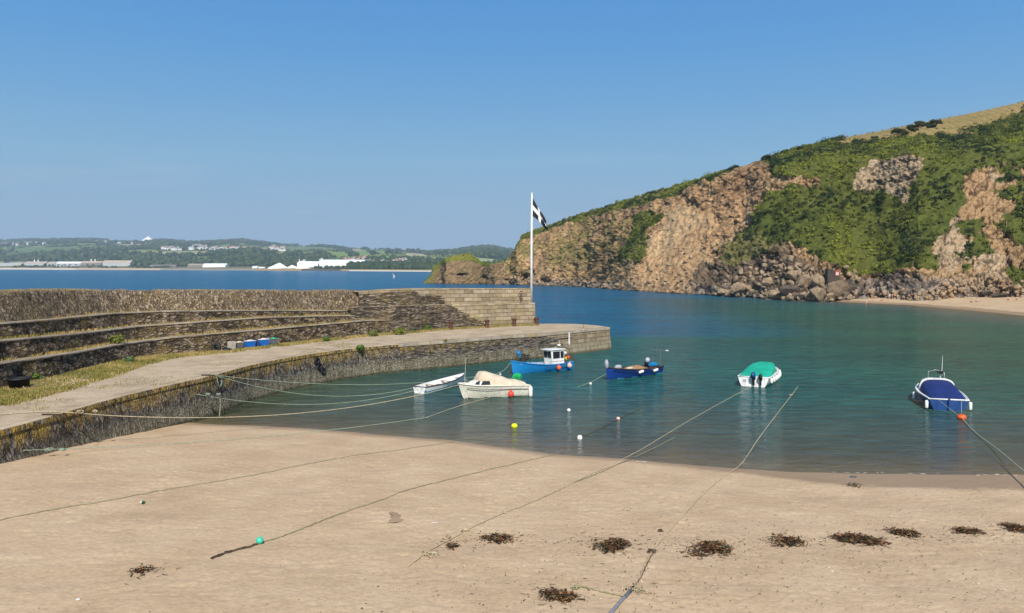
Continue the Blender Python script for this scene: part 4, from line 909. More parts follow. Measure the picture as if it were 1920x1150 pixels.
# inner wall (towards the boats), slight batter
pr = []
EL = arclen(Ec)
for p, n in zip(Ec, En):
    top = Vector((p.x, p.y, DECK)); bot = Vector((p.x, p.y, -2.2)) - n * .55
    pr.append(seg(bot, top + Vector((0, 0, -.28)), 22) + [top + Vector((0, 0, -.28))])
o = qp(sweep('quay_wall', pr, [ST_IN, ST_IS, ST_IA], None, .05))
epx = [float(proj(np.array((p.x, p.y, DECK)))[0]) for p in Ec]; mi = []
for i in range(len(pr) - 1):
    for j in range(22): x = epx[i] + 22 * math.sin(j * 1.9) + 9 * math.sin(j * 5.1 + 1); mi.append(0 if x < 745 else (1 if x < 1008 + j * 2 else 2))
o.data.polygons.foreach_set('material_index', np.array(mi, np.int32))
cp = []
for p, n in zip(Ec, En):
    a = Vector((p.x, p.y, DECK)) - n * .03; cp.append([a + Vector((0, 0, -.30)) - n * .03, a + Vector((0, 0, -.02)) - n * .03, a + Vector((0, 0, .012)), a + n * .30 + Vector((0, 0, .014)), a + n * .62 + Vector((0, 0, .012)), a + n * .64 + Vector((0, 0, -.05))])
oc_ = qp(sweep('coping', cp, [ST_C, ST_IN, DECKM], None, .04)); oc_.data.polygons.foreach_set('material_index', np.array([(0 if epx[i] > 745 else (1 if j == 0 else 2)) for i in range(len(cp) - 1) for j in range(5)], np.int32))
# deck sheet between inner edge and the foot of the steps, then round the pier head
head = [atz(x, y, DECK) for x, y in [(1143, 614), (1120, 610.5), (1095, 608.5), (1075, 607.5), (1040, 607.3), (1008, 607.6)]]
nD = 420
def at_frac(P, t): L = arclen(P); d = L[-1] * t; j = int(np.clip(np.searchsorted(L, d) - 1, 0, len(P) - 2)); return P[j].lerp(P[j + 1], (d - L[j]) / (L[j + 1] - L[j] + 1e-9))
Ecut = [p for p in Ec]; iE = min(range(len(Ec)), key=lambda i: (Ec[i] - Fc[-1]).length)
rowsD = []
for k in range(nD + 1):
    a = at_frac(Ec[:iE + 1], k / nD); c = at_frac(Fc, k / nD)
    rowsD.append([a.lerp(c, j / 22) for j in range(23)] + [c + (c - a).normalized() * 1.2])
V = np.array([[tuple(p) for p in r] for r in rowsD]); V[..., 2] = DECK + fbm(V, 3, 3, 305) * .03
lat = np.linspace(0, 1, 23); lat = np.append(lat, 1.0)[None, :] * np.ones((nD + 1, 1)); vpx, _ = proj(V)
turf = np.clip((lat - np.interp(vpx, [0, 200, 400, 520, 700, 1000], [.60, .66, .78, .84, .84, .9])) * 5, 0, 1) * .62 + .34 * (fbm(V, 4, 2, 307) > .38) * (vpx < 420) + .3 * ((lat < .08) & (fbm(V, 2, 2, 308) > .1))
qp(mesh_np('deck', V.reshape(-1, 3), gridF(nD + 1, 24), deck_mat(), uv=V[..., :2].reshape(-1, 2), attr={'turf': turf}))
# pier head deck
hp = [Vector((p.x, p.y, 0)) for p in Ec[iE:]] + [Vector((p[0], p[1], 0)) for p in head] + [Vector((Fc[-1].x, Fc[-1].y, 0))]
cen_ = sum(hp, Vector()) / len(hp); Vh = [(cen_.x, cen_.y, DECK + .004)] + [(p.x, p.y, DECK + .004) for p in hp]
o = qp(mesh_np('pier_head', Vh, [(0, i + 1, (i + 1) % len(hp) + 1) for i in range(len(hp))], deck_mat(), attr={'turf': [0] * len(Vh)}))
# outer wall of the head
hw = resample([Vector((p[0], p[1], 0)) for p in head], .5); hn = normals(hw)
pr = [seg(Vector((p.x, p.y, -2.2)) - n * .3, Vector((p.x, p.y, DECK)), 12) + [Vector((p.x, p.y, DECK))] for p, n in zip(hw, hn)]
qp(sweep('head_wall', pr, ST_A, None, .03))
# tiers with treads
def station(p, n, o_): return p + n * o_
offs = [(0, .10, T1), (1.05, .10, T2), (2.05, .10, T3)]
fpx_ = [float(proj(np.array((p.x, p.y, DECK)))[0]) for p in Fc]
def tier(k, x_end, name, z0f):
    pr = []; lip = []
    o0, bt, tf = offs[k]
    for p, n, x in zip(Fc, Fn, fpx_):
        q0 = station(p, n, o0)
        if float(proj(np.array((q0.x, q0.y, 5.)))[0]) > x_end: continue
        zt = z_for((q0.x, q0.y), tf) if True else 0
        z0 = z0f(p, n)
        a = Vector((q0.x, q0.y, z0 - .25)); b_ = Vector((q0.x, q0.y, zt - .13)) + n * bt; w = 1.15
        pr.append(seg(a, b_, 14) + [b_, b_ - n * .05 + Vector((0, 0, .01)), b_ - n * .05 + Vector((0, 0, .12)), b_ + n * .35 + Vector((0, 0, .13)), b_ + n * .7 + Vector((0, 0, .13)), b_ + n * w + Vector((0, 0, .13))])
    V = sweep(name, pr, [ST_T, ST_C], None, .05); me = V.data; npf = len(pr[0]) - 1
    mi = np.tile(np.array([0] * 14 + [1] * (npf - 14)), len(pr) - 1); me.polygons.foreach_set('material_index', mi.astype(np.int32))
    qp(V); last = pr[-1]
    # end cap
    c = MB(); L_ = [tuple(q) for q in last]; bq = last[-1]; L_.append((bq.x, bq.y, last[0].z)); c.add(L_, [tuple(range(len(L_)))]); oc = c.obj('end_face', ST_S, V)
    return [r[-1] for r in pr]
zt_of = lambda k: (lambda p, n: z_for((station(p, n, offs[k][0]).x, station(p, n, offs[k][0]).y), offs[k][2]))
tr1 = tier(0, 732, 'seat_tier', lambda p, n: DECK); tr2 = tier(1, 668, 'seat_tier', zt_of(0)); tr3 = tier(2, 664, 'seat_tier', zt_of(1))
# parapet
pr = []
for p, n, x in zip(Fc, Fn, fpx_):
    q = station(p, n, 2.95)
    if float(proj(np.array((q.x, q.y, 7.)))[0]) > 684: continue
    z3 = z_for((station(p, n, 2.05).x, station(p, n, 2.05).y), T3); zp = z_for((q.x, q.y), TP)
    a = Vector((q.x, q.y, z3 - .2)); b_ = Vector((q.x, q.y, zp)) + n * .42
    pr.append(seg(a, b_, 12) + [b_, b_ + n * .45 + Vector((0, 0, .05)), b_ + n * .9 + Vector((0, 0, .02)), b_ + n * 1.25 + Vector((0, 0, -.1)), b_ + n * 1.6 + Vector((0, 0, -zp * .5)), b_ + n * 2.2 + Vector((0, 0, -zp - 2))])
PAR = pr; qp(sweep('parapet', pr, ST_P, None, .07))
# outer end section: ledge wall with upper wall
def outer(name, oa, x0, x1, tf, z0f, mat_split, top_w, down=False):
    pr = []; xs = []
    for p, n, x in zip(Fc, Fn, fpx_):
        o_ = oa(x); q = station(p, n, o_); xx = float(proj(np.array((q.x, q.y, 5.)))[0])
        if xx < x0 or x > x1 or (name == 'upper_wall' and xx > 997): continue
        zt = z_for((q.x, q.y), tf); a = Vector((q.x, q.y, z0f(p, n) - .2)); b_ = Vector((q.x, q.y, zt)) + n * .15
        r_ = seg(a, b_, 20) + [b_, b_ + n * top_w * .5, b_ + n * top_w]
        if down: r_ += [b_ + n * (top_w + .5) + Vector((0, 0, -zt - 2))]
        pr.append(r_); xs.append(xx)
    V = sweep(name, pr, [ST_S, ST_A], None, .035); npf = len(pr[0]) - 1; mi = []
    for i in range(len(pr) - 1):
        for j in range(npf):
            z = pr[i][j].z; mi.append(1 if mat_split(xs[i], (pr[i][j].z - pr[i][0].z) / (pr[i][20].z - pr[i][0].z + 1e-6), j) else 0)
    V.data.polygons.foreach_set('material_index', np.array(mi, np.int32)); qp(V)
    if True:
        last = pr[-1]; c = MB(); L_ = [tuple(q) for q in last]
        if not down: L_.append((last[-1].x, last[-1].y, last[0].z))
        uvs = [((Vector(q).xy - last[0].xy).length, q[2]) for q in L_]; mesh_np('end_face', L_, [tuple(range(len(L_)))], ST_A, V, uv=uvs)
    return pr
offB = lambda x: float(np.interp(x, [660, 705, 742], [1.15, 1.15, 0]))
ledge = outer('ledge_wall', offB, 657, 1008, TB1, lambda p, n: DECK, lambda x, f, j: f > np.interp(x, [850, 870, 1008], [.85, .62, -1]) + .0 if x > 846 else j >= 20, 1.3)
ZL = ledge[-1][20].z
upper = outer('upper_wall', lambda x: offB(x) + 1.2, 672, 1100, TB2, lambda p, n: z_for((station(p, n, offB(fpx_[Fc.index(p)])).x, station(p, n, offB(fpx_[Fc.index(p)])).y), TB1), lambda x, f, j: f > np.interp(x, [668, 780, 786, 826, 830, 840], [.80, .80, .60, .55, .33, -1]), 2.0, True)

# grass: blades along the foot, on the treads and the parapet
def blades(name, pts, hh, wd, colA, colB, label, seed, lean=.35, cat=None, kind='stuff', parent=None):
    g = np.random.default_rng(seed); P = np.array([tuple(p) for p in pts]); m = len(P); a = g.uniform(0, 6.28, m); h = hh * g.uniform(.4, 1.25, m)
    dx = np.stack([np.cos(a), np.sin(a), 0 * a], -1); la = g.uniform(0, 6.28, m); ln = np.stack([np.cos(la), np.sin(la), 0 * la], -1) * (h * lean * g.uniform(.2, 1.5, m))[:, None]
    up = np.stack([0 * h, 0 * h, h], -1); V = np.stack([P - dx * wd, P + dx * wd, P + ln * .35 + up * .6 + dx * wd * .7, P + ln + up], 1).reshape(-1, 3)
    F = np.arange(m * 4).reshape(-1, 4); c = lerp(np.array(colA), np.array(colB), (fbm(P, 1.6, 2, seed) * .9 + .5 + g.normal(0, .18, m)).clip(0, 1)[:, None]) * g.uniform(.7, 1.25, (m, 1))
    o = mesh_np(name, V, F, LEAF, parent, col=np.repeat(c, 4, axis=0)); tag(o, label, cat, kind=kind); return o
g_ = np.random.default_rng(77); pts = []
Farr = np.array([tuple(p) for p in Fc]); Fnn = np.array([tuple(p) for p in Fn]); fx = np.array(fpx_)
def along(n, x0, x1, o0, o1, zf):
    w = ((fx > x0) & (fx < x1)) * (1.0 / np.clip(Farr[:, 1], 20, 200)); idx = g_.choice(len(fx), n, p=w / w.sum()); off = g_.uniform(o0, o1, n) if not callable(o0) else o0(fx[idx], n)
    P = Farr[idx] + Fnn[idx] * off[:, None] + g_.normal(0, .12, (n, 3)); P[:, 2] = zf(idx); return P
wstrip = lambda x, n: -g_.random(n) ** 1.3 * np.interp(x, [-100, 0, 100, 250, 420, 520, 700, 1000], [4.2, 4.4, 4.0, 3.0, 1.9, 1.3, 1.2, .7]) + .1
P = along(60000, -120, 1008, wstrip, None, lambda i: DECK); k = fbm(P, 1.7, 3, 401) > -.3
blades('grass', P[k], .22, .03, (.22, .21, .045), (.52, .39, .15), 'dry yellow grass growing along the foot of the seats', 402)
# patches on the deck
P2 = np.array([tuple(p) for r in rowsD[::1] for p in r[:18]]); P2 = P2[g_.choice(len(P2), 26000)] + g_.normal(0, .25, (26000, 3)); P2[:, 2] = DECK; k = fbm(P2, 3.2, 3, 411) > .30
blades('grass_patch', P2[k], .10, .02, (.15, .17, .03), (.36, .29, .10), 'sparse grass patches on the worn path', 412)
zt1 = np.array([t.z for t in tr1]); 
def tread(trs, n, x1, o0):
    m_ = len(trs); Pt = np.array([tuple(t) for t in trs]); w = 1 / np.clip(Pt[:, 1], 20, 200); idx = g_.choice(m_, n, p=w / w.sum()); P = Pt[idx] + Fnn[idx] * (-g_.random(n)[:, None] ** 2 * .62 - o0) + g_.normal(0, .05, (n, 3)) * [1, 1, 0]; return P[fbm(P, 2.2, 3, 421) > -.18]
P = np.concatenate([tread(tr1, 22000, 0, .0), tread(tr2, 16000, 0, .0), tread(tr3, 9000, 0, .0)])
blades('tread_grass', P, .20, .03, (.22, .20, .04), (.54, .38, .15), 'dry grass growing on the stone treads', 422)
Pp = np.array([tuple(r[13].lerp(r[14], .3)) for r in PAR]); idx = g_.choice(len(Pp), 30000, p=(1 / np.clip(Pp[:, 1], 20, 200)) / (1 / np.clip(Pp[:, 1], 20, 200)).sum()); P = Pp[idx] + Fnn[idx] * g_.uniform(-.35, .9, (30000, 1)) + g_.normal(0, .06, (30000, 3)) * [1, 1, .3]; P = P[fbm(P, 1.6, 3, 431) > -.1]
blades('parapet_grass', P, .13, .02, (.30, .23, .10), (.50, .36, .18), 'dry straw coloured grass on top of the parapet', 432)
# single leafy plants
def plant(px, py, z, r, n, label, cA=(.05, .10, .012), cB=(.13, .22, .03), at=None, sz=.09):
    p = at or atz(px, py, z); k = max(3, int(n / 60)); g = random.Random(px * 7 + py)
    cs = [(p[0] + g.uniform(-r, r) * .35, p[1] + g.uniform(-r, r) * .25, p[2] + g.uniform(.1, .7) * r) for _ in range(k)]
    return leaf_clumps('leafy_plant', cs, [r * g.uniform(.35, .6) for _ in cs], 60, sz, LEAF, label, cA, cB, kindstuff=False, cat='plant', seed=int(px))
def treadz(x, k): 
    i = int(np.argmin(np.abs(fx - x))); t = (tr1, tr2, tr3)[k][i]; return Vector(t) - Fn[i] * .75
plant(172, 655, 0, .75, 700, 'yellow green plant hanging over the lowest seat wall', (.10, .12, .02), (.26, .28, .06), at=treadz(170, 0))
plant(60, 716, DECK, .8, 900, 'bright green low bush at the foot of the seats beside the black tub'); plant(245, 682, DECK, .5, 400, 'small blue green plant at the foot of the seats', (.06, .12, .04), (.15, .24, .09))
plant(338, 664, DECK, .35, 200, 'small green weed growing by the lowest seat wall'); plant(613, 640, DECK, .5, 400, 'green tuft at the foot of the seats between the boxes and the big grass tuft')
plant(700, 631, DECK, .8, 500, 'tall pale green weeds by the end of the seats', (.10, .14, .03), (.25, .27, .08)); plant(748, 628, DECK, 1.0, 800, 'largest round grass tuft at the foot of the outer wall', (.12, .16, .02), (.28, .30, .06))
plant(800, 621, DECK, .7, 500, 'green weeds between the round tuft and the first bollard'); plant(775, 623, DECK, .6, 400, 'blue green weeds right of the largest round tuft', (.06, .11, .04), (.16, .22, .09))
i = int(np.argmin([abs(float(proj(np.array((p.x, p.y, DECK)))[0]) - 673) for p in Ec])); plant(673, 655, 0, .55, 700, 'bright green bush growing out of the top of the harbour wall', at=Vector((Ec[i].x, Ec[i].y, DECK - .3)) - En[i] * .25)
i = int(np.argmin([abs(float(proj(np.array((p.x, p.y, DECK)))[0]) - 834) for p in Ec])); plant(834, 640, 0, .3, 200, 'small yellow green weed on the coping of the harbour wall', (.12, .15, .02), (.28, .28, .06), at=Vector((Ec[i].x, Ec[i].y, DECK - .1)))
# ---------------------------------------------------------------- boats
def paint(name, c, r=.35, g=.35): return simple(name, c, r, .06, 3.0, .5, grime=g)
P_W = paint('white_gelcoat', (.78, .77, .73), .35, .5); P_CR = paint('cream_gelcoat', (.78, .73, .60), .35, .5); P_BL = paint('bright_blue_paint', (.010, .23, .56)); P_NB = paint('navy_paint', (.012, .055, .20), .3, .15)
P_RB = paint('royal_blue_paint', (.008, .040, .22), .3, .2); P_LB = paint('light_blue_stripe', (.05, .30, .50)); P_DK = simple('dark_wood_trim', (.055, .035, .025), .6, .2); P_IN = simple('grey_deck_paint', (.42, .42, .41), .7, .12, 3, grime=.5)
P_BK = simple('black_rubber', (.012, .012, .013), .6, .1); P_ME = simple('galvanised_metal', (.42, .42, .42), .35, .1, 8, .5, .7); P_GL = simple('tinted_glass', (.02, .025, .03), .06, .02, 1, .8)
P_CV = simple('beige_canvas', (.60, .50, .37), .9, .08, 2, .2, bmp=.3, bs=6, bd=.03); P_NV = simple('navy_canvas', (.012, .028, .13), .75, .12, 2, .25, bmp=.4, bs=5, bd=.04); P_GT = simple('green_tarpaulin', (.012, .36, .23), .6, .14, 1.2, .35, bmp=.5, bs=4, bd=.05)
P_OR = simple('orange_plastic', (.80, .11, .02), .4, .08); P_RD = simple('red_plastic', (.70, .06, .035), .4, .08); P_YL = simple('yellow_plastic', (.72, .74, .01), .4, .05); P_WP = simple('white_plastic', (.80, .78, .72), .45, .05, 4, grime=.25); P_PK = simple('faded_pink_plastic', (.75, .45, .38), .5, .08)
P_GN = simple('green_net_twine', (.01, .42, .13), .7, .2, 8); P_BT = simple('blue_plastic', (.01, .14, .50), .5, .12, 5); P_WD = simple('warm_wood', (.33, .19, .09), .6, .2, 6); P_RU = simple('rusty_iron', (.10, .040, .022), .9, .3, 8, bmp=.6, bs=18, bd=.02)
P_AF = simple('dark_antifouling', (.05, .035, .03), .8, .2); P_GC = simple('grey_outboard_cover', (.36, .36, .40), .7, .15, 4, bmp=.4, bs=12, bd=.02); P_TB = simple('bright_blue_tarpaulin', (.01, .22, .50), .6, .15, 3, bmp=.6, bs=9, bd=.03); P_GF = simple('grey_fabric', (.62, .60, .58), .8, .1, 5)
ROPE = simple('pale_green_rope', (.29, .36, .25), .9, .15, 6); ROPE_T = simple('tan_rope', (.46, .38, .24), .9, .2, 6); ROPE_D = simple('dark_weedy_rope', (.09, .06, .035), .9, .3, 6); ROPE_O = simple('olive_rope', (.27, .26, .14), .9, .2, 6); STRAP = simple('grey_strap', (.20, .21, .24), .8, .2, 8)

def hull_pts(L, B, bow, mid, stern, draft, rake, tr=.75, n=26, m=10, full=.42, p=2.0, vee=.9, transrake=0.0, chine=None):
    S = []
    for i in range(n + 1):
        t = i / n
        b = B / 2 * (tr + (1 - tr) * math.sin(min(1, t / full) * math.pi / 2)) if t < full else B / 2 * (1 - ((t - full) / (1 - full)) ** p) ** (.85)
        b = max(b, .012)
        sh = mid + (stern - mid) * max(0, 1 - t / .5) ** 2 + (bow - mid) * max(0, (t - .3) / .7) ** 2
        ke = -draft + (draft * .9) * max(0, (t - .86) / .14) ** 2; row = []
        for j in range(m + 1):
            s = j / m; e = lerp(.42, vee, max(0, (t - .35) / .65)); y = b * s ** e
            zz = ke + (sh - ke) * (s ** lerp(1.9, 1.1, t)); x = t * L + rake * max(0, t - .5) * 2 * ((zz - ke) / (bow + draft)) - (1 - t) ** 6 * transrake * s
            row.append((x, y, zz))
        S.append(row)
    return S
def hull(parent, S, mats, stripe, rimmat, inmat, inset=.09, floor=.15, name='hull', rimw=.045, deck_to=None):
    """stripe: list of (z below which, material index)"""
    n = len(S); m = len(S[0]); A = MB(); V = []; F = []; mi = []
    for row in S: V += [(x, -y, z) for x, y, z in reversed(row)] + [(x, y, z) for x, y, z in row[1:]]
    k = 2 * m - 1
    for i in range(n - 1):
        for j in range(k - 1):
            f = (i * k + j, (i + 1) * k + j, (i + 1) * k + j + 1, i * k + j + 1); F.append(f); z = sum(V[q][2] for q in f) / 4
            mi.append(next((b for a, b in stripe if z < a), 0))
    F.append(tuple(range(k))[::-1]); mi.append(0); A.v = V; A.f = F; A.m = mi
    o = smooth_by_angle(A.obj(name, mats, parent), 40)
    # rim: two tubes (rubbing strake) along the gunwale, and inner lining
    for sgn in (1, -1):
        MB().tube([(r[-1][0], sgn * r[-1][1], r[-1][2]) for r in S], rimw, 6).obj('gunwale', rimmat, parent, True)
    top = [(r[-1][0], r[-1][1], r[-1][2]) for r in S]
    I = MB(); W = []; F = []; g = []
    for ii_, (x, y, z) in enumerate(top):
        yi = max(0.005, y - inset); xi = max(.07, min(x, top[-1][0] - inset * 1.6)); fl = min(floor + max(0, ii_ / (n - 1) - .6) * 1.2, z - .12)
        fy = min(yi, max(.004, float(np.interp(fl, [q_[2] for q_ in S[ii_]], [q_[1] for q_ in S[ii_]])) - .05))
        W += [(x, -y, z), (xi, -yi, z), (xi, -fy, fl), (xi, fy, fl), (xi, yi, z), (x, y, z)]
    for i in range(n - 1):
        for j in range(5): F.append((i * 6 + j, i * 6 + j + 1, (i + 1) * 6 + j + 1, (i + 1) * 6 + j))
    F.append((1, 2, 3, 4)); I.add(W, F); I.obj('lining', inmat, parent)
    # transom top
    s0 = S[0]; MB().tube([(s0[-1][0] + .02, -s0[-1][1], s0[-1][2]), (s0[-1][0] + .02, s0[-1][1], s0[-1][2])], rimw, 6).obj('transom_rail', rimmat, parent, True)
    return o
def gunw(S, t, sgn=1):
    x = t * (len(S) - 1); i = min(int(x), len(S) - 2); f = x - i; a = S[i][-1]; b = S[i + 1][-1]; return Vector((lerp(a[0], b[0], f), sgn * lerp(a[1], b[1], f), lerp(a[2], b[2], f)))
def boat_at(name, stern, bow, label, cat='boat'):
    a = atz(*stern, 0); b = atz(*bow, 0); d = b - a; r = empty(name, a, math.atan2(d.y, d.x)); tag(r, label, cat); return r, d.length
def wpt(r, p): return r.matrix_basis @ Vector(p)
def outboard(parent, x, y, z, cover, rz=0.0, tilt=.15, s=1.0, mount=P_BK):
    r = MB(); M = Matrix.Translation((x, y, z)) @ Matrix.Rotation(rz, 4, 'Z') @ Matrix.Rotation(tilt, 4, 'Y') @ Matrix.Scale(s, 4)
    bm = bmesh.new(); bmesh.ops.create_cube(bm, size=1)
    for v in bm.verts: v.co = Vector((v.co.x * .55 * (1 if v.co.z < 0 else .8), v.co.y * .36 * (1 if v.co.z < 0 else .75), v.co.z * .48 + .28))
    bmesh.ops.bevel(bm, geom=bm.edges[:], offset=.09, segments=3, affect='EDGES'); r.bm(bm, M)
    o = r.obj('outboard_motor', cover, parent, True)
    MB().box((0, 0, -.25), (.22, .16, .7), bev=.03, M=M).box((.05, 0, -.68), (.5, .05, .04), M=M).box((0, 0, -.85), (.16, .07, .35), bev=.02, M=M).box((.16, 0, .0), (.2, .3, .25), bev=.02, M=M).obj('outboard_leg', mount, o)
    return o
def fender(name, p, r, kind, mat, label, group=None, cat='fender', hang=None, tiltv=0):
    o = empty(name, p, 0); tag(o, label, cat, group); M = Matrix.Rotation(tiltv, 3, 'Y').to_4x4()
    if kind == 'ball':
        MB().lathe([(r * math.sin(a) if 0 < a < 3.14 else .01, -r * math.cos(a) * 1.08) for a in np.linspace(0.001, 3.14, 12)], 16).obj('float', mat, o, True)
        MB().lathe([(r * .34, r * .92), (r * .30, r * 1.25), (r * .12, r * 1.3)], 10).obj('neck', P_RD if mat in (P_OR,) else mat, o, True)
    else:
        q = kind; MB().lathe([(.02, -q), (r * .75, -q * .93), (r, -q * .78), (r, q * .78), (r * .75, q * .93), (.02, q)], 14, M=M).obj('float', mat, o, True)
    if hang is not None: MB().tube([(0, 0, r if kind == 'ball' else kind * .9), tuple(Vector(hang) - Vector(p))], .018, 5).obj('line', ROPE_T, o)
    return o

# 1 white dinghy
b1, L = boat_at('dinghy', (786, 738), (868, 719.5), 'slim open white dinghy with a light blue waterline, nearest the quay'); S = hull_pts(L, 1.75, .95, .60, .55, .25, .35, tr=.72)
hull(b1, S, [P_W, P_LB], [(.22, 1)], P_DK, P_W, floor=.30)
for t in (.30, .62): q = gunw(S, t); MB().box((q.x, 0, q.z - .16), (.28, q.y * 1.75, .04), bev=.01).obj('thwart', P_WD, b1)
MB().box((L * .12, 0, .45), (.5, 1.1, .04), bev=.01).obj('stern_seat', P_W, b1); MB().box((L * .88, 0, .72), (.6, .5, .03)).obj('bow_deck', P_W, b1)
MB().box((L * .40, .1, .38), (.9, .25, .12), .3, bev=.03).obj('life_jacket', P_CV, b1)
# 2 cream cabin cruiser
b2, L = boat_at('motor_cruiser', (984, 739.5), (864, 748), 'cream cabin cruiser with a beige canvas cover and a green net at its stern'); S = hull_pts(L * .96, 2.2, 1.25, .98, .85, .3, .55, tr=.86, full=.5, p=2.2, vee=1.0)
L2 = L * .96
hull(b2, S, [P_CR, P_AF], [(.03, 1)], P_CR, P_CR, inset=.18, floor=.5, rimw=.05)
MB().tube([tuple(gunw(S, t, 1) + Vector((-.1 * 0, -.02, -.28))) for t in np.linspace(.02, .9, 20)], .02, 5).tube([tuple(gunw(S, t, -1) + Vector((0, .02, -.28))) for t in np.linspace(.02, .9, 20)], .02, 5).obj('rubbing_strake', P_BK, b2)
def shell(rows_): # closed loft from rows of points
    k = len(rows_[0]); V = [p for r_ in rows_ for p in r_]; F = [(i * k + j, (i + 1) * k + j, (i + 1) * k + j + 1, i * k + j + 1) for i in range(len(rows_) - 1) for j in range(k - 1)]
    F.append(tuple(range(k))); F.append(tuple((len(rows_) - 1) * k + j for j in range(k))[::-1]); return V, F
def arch(x, w, zb, zt, sq=.75, n=14, shift=0.0):
    R_ = []
    for i in range(n + 1):
        a = math.pi * i / n; c = math.cos(a); s = math.sin(a)
        R_.append((x + shift * s, -w / 2 * math.copysign(abs(c) ** sq, c), zb + (zt - zb) * abs(s) ** sq))
    return R_
prof = [(.55, 1.80, .96, 1.52), (.66, 1.75, 1.0, 1.54), (.76, 1.55, 1.05, 1.50), (.85, 1.2, 1.10, 1.36), (.92, .75, 1.16, 1.24), (.98, .25, 1.2, 1.23)]
V, F = shell([arch(t * L2, w, zb, zt, .6) for t, w, zb, zt in prof]); smooth_by_angle(MB().add(V, F).obj('cabin', P_CR, b2), 50)
for sg in (1, -1):
    MB().add([(L2 * .785, sg * .80, 1.14), (L2 * .635, sg * .90, 1.10), (L2 * .645, sg * .87, 1.42), (L2 * .745, sg * .78, 1.42)], [(0, 1, 2, 3), (3, 2, 1, 0)]).obj('window', P_GL, b2)
    MB().add([(L2 * .865, sg * .60, 1.18), (L2 * .80, sg * .78, 1.14), (L2 * .785, sg * .70, 1.42), (L2 * .83, sg * .56, 1.36)], [(0, 1, 2, 3), (3, 2, 1, 0)]).obj('window', P_GL, b2)
V, F = shell([arch(t * L2, w, zb, zt, s) for t, w, zb, zt, s in [(.06, 1.9, .95, 1.14, .7), (.14, 1.92, .96, 1.27, .8), (.22, 1.9, .97, 1.33, .8), (.26, 1.95, .98, 1.30, .8), (.38, 1.9, .99, 1.62, .9), (.52, 1.85, 1.0, 1.86, .8), (.64, 1.75, 1.12, 2.08, .65), (.72, 1.55, 1.3, 2.10, .6), (.74, 1.5, 1.36, 2.04, .6), (.80, 1.2, 1.44, 1.50, .6)]])
smooth_by_angle(MB().add(V, F).obj('canvas_cover', P_CV, b2), 60)
m = MB(); g = random.Random(3)
for k in range(26):
    a = g.uniform(0, 3.14); tl = g.uniform(-.5, .5); c = Vector((L2 * .10, -.35, 1.45)); pts = []
    for j in range(13): q = 2 * math.pi * j / 12; v = Matrix.Rotation(a, 3, 'Z') @ Matrix.Rotation(tl, 3, 'X') @ Vector((math.cos(q) * .38, 0, math.sin(q) * .24)); pts.append(c + v + Vector([g.uniform(-.04, .04) for _ in range(3)]))
    m.tube(pts, .026, 4)
o = m.obj('fishing_net', P_GN, None); o.location = b2.location; o.rotation_euler = b2.rotation_euler; tag(o, 'bright green bundle of net on the stern of the cream cabin cruiser', 'net')
MB().tube([(L2 * .93, .25, 1.22), (L2 * .95, .2, 1.5), (L2 * 1.03, 0, 1.55), (L2 * .95, -.2, 1.5), (L2 * .93, -.25, 1.22)], .018, 6).obj('bow_rail', P_ME, b2, True)
MB().tube([(L2 * .98, 0, 1.2), (L2 * .96, .0, 3.3)], [.015, .006], 5).obj('aerial', P_WP, b2)
MB().box((-.18, .3, .55), (.36, .5, .55), bev=.06).box((-.2, .3, .1), (.2, .2, .5), bev=.03).obj('stern_drive', P_CR, b2)
sd_ = 1 if (b2.matrix_basis.to_3x3() @ Vector((0, 1, 0))).y < 0 else -1; sd_ = 1 if (Matrix.Rotation(b2.rotation_euler.z, 3, 'Z') @ Vector((0, 1, 0))).y < 0 else -1
def W_(r, p): return Matrix.Translation(r.location) @ Matrix.Rotation(r.rotation_euler.z, 4, 'Z') @ Vector(p)
def side(r): return 1 if (Matrix.Rotation(r.rotation_euler.z, 3, 'Z') @ Vector((0, 1, 0))).y < 0 else -1
s2 = side(b2); q = gunw(S, .34, s2); fender('fender_ball', W_(b2, (q.x, q.y + s2 * .24, .32)), .25, 'ball', P_RD, 'red ball fender hanging beside the cream cabin cruiser', hang=W_(b2, q))
q = gunw(S, .02, s2); fender('fender', W_(b2, (q.x - .12, q.y + s2 * .15, .38)), .16, .42, P_WP, 'white cylinder fender with a blue end at the stern corner of the cream cabin cruiser', hang=W_(b2, q))
# 3 blue fishing boat with wheelhouse
b3, L = boat_at('fishing_boat', (1066, 691), (962, 702), 'bright blue fishing boat with a white wheelhouse'); S = hull_pts(L, 2.2, 1.35, .72, .75, .35, .35, tr=.78, full=.45, p=2.4)
hull(b3, S, [P_BL, P_AF], [(-.02, 1)], P_BL, P_IN, inset=.10, floor=.42, rimw=.05); s3 = side(b3)
MB().tube([tuple(gunw(S, t, s3) + Vector((0, s3 * .015, -.30))) for t in np.linspace(.12, .55, 14)], .03, 5).obj('rubbing_strake', P_DK, b3)
MB().box((L * .5, 0, .55), (L * .3, 1.4, .05), bev=.01).box((L * .86, 0, .95), (L * .14, 1.0, .04)).obj('deck', P_IN, b3)
wh = MB(); wx0, wx1, wz0, wz1 = L * .16, L * .37, .42, 2.08; hw = .62
V = [(wx0, -hw, wz0), (wx1, -hw, wz0), (wx1, hw, wz0), (wx0, hw, wz0), (wx0, -hw, wz1), (wx1 + .22, -hw, wz1), (wx1 + .22, hw, wz1), (wx0, hw, wz1)]
wh.add([V[0], V[1], V[2], V[3], V[4], V[5], V[6], V[7]], [(0, 3, 2, 1), (0, 1, 5, 4), (1, 2, 6, 5), (2, 3, 7, 6), (3, 0, 4, 7), (4, 5, 6, 7)]); who = wh.obj('wheelhouse', P_W, b3)
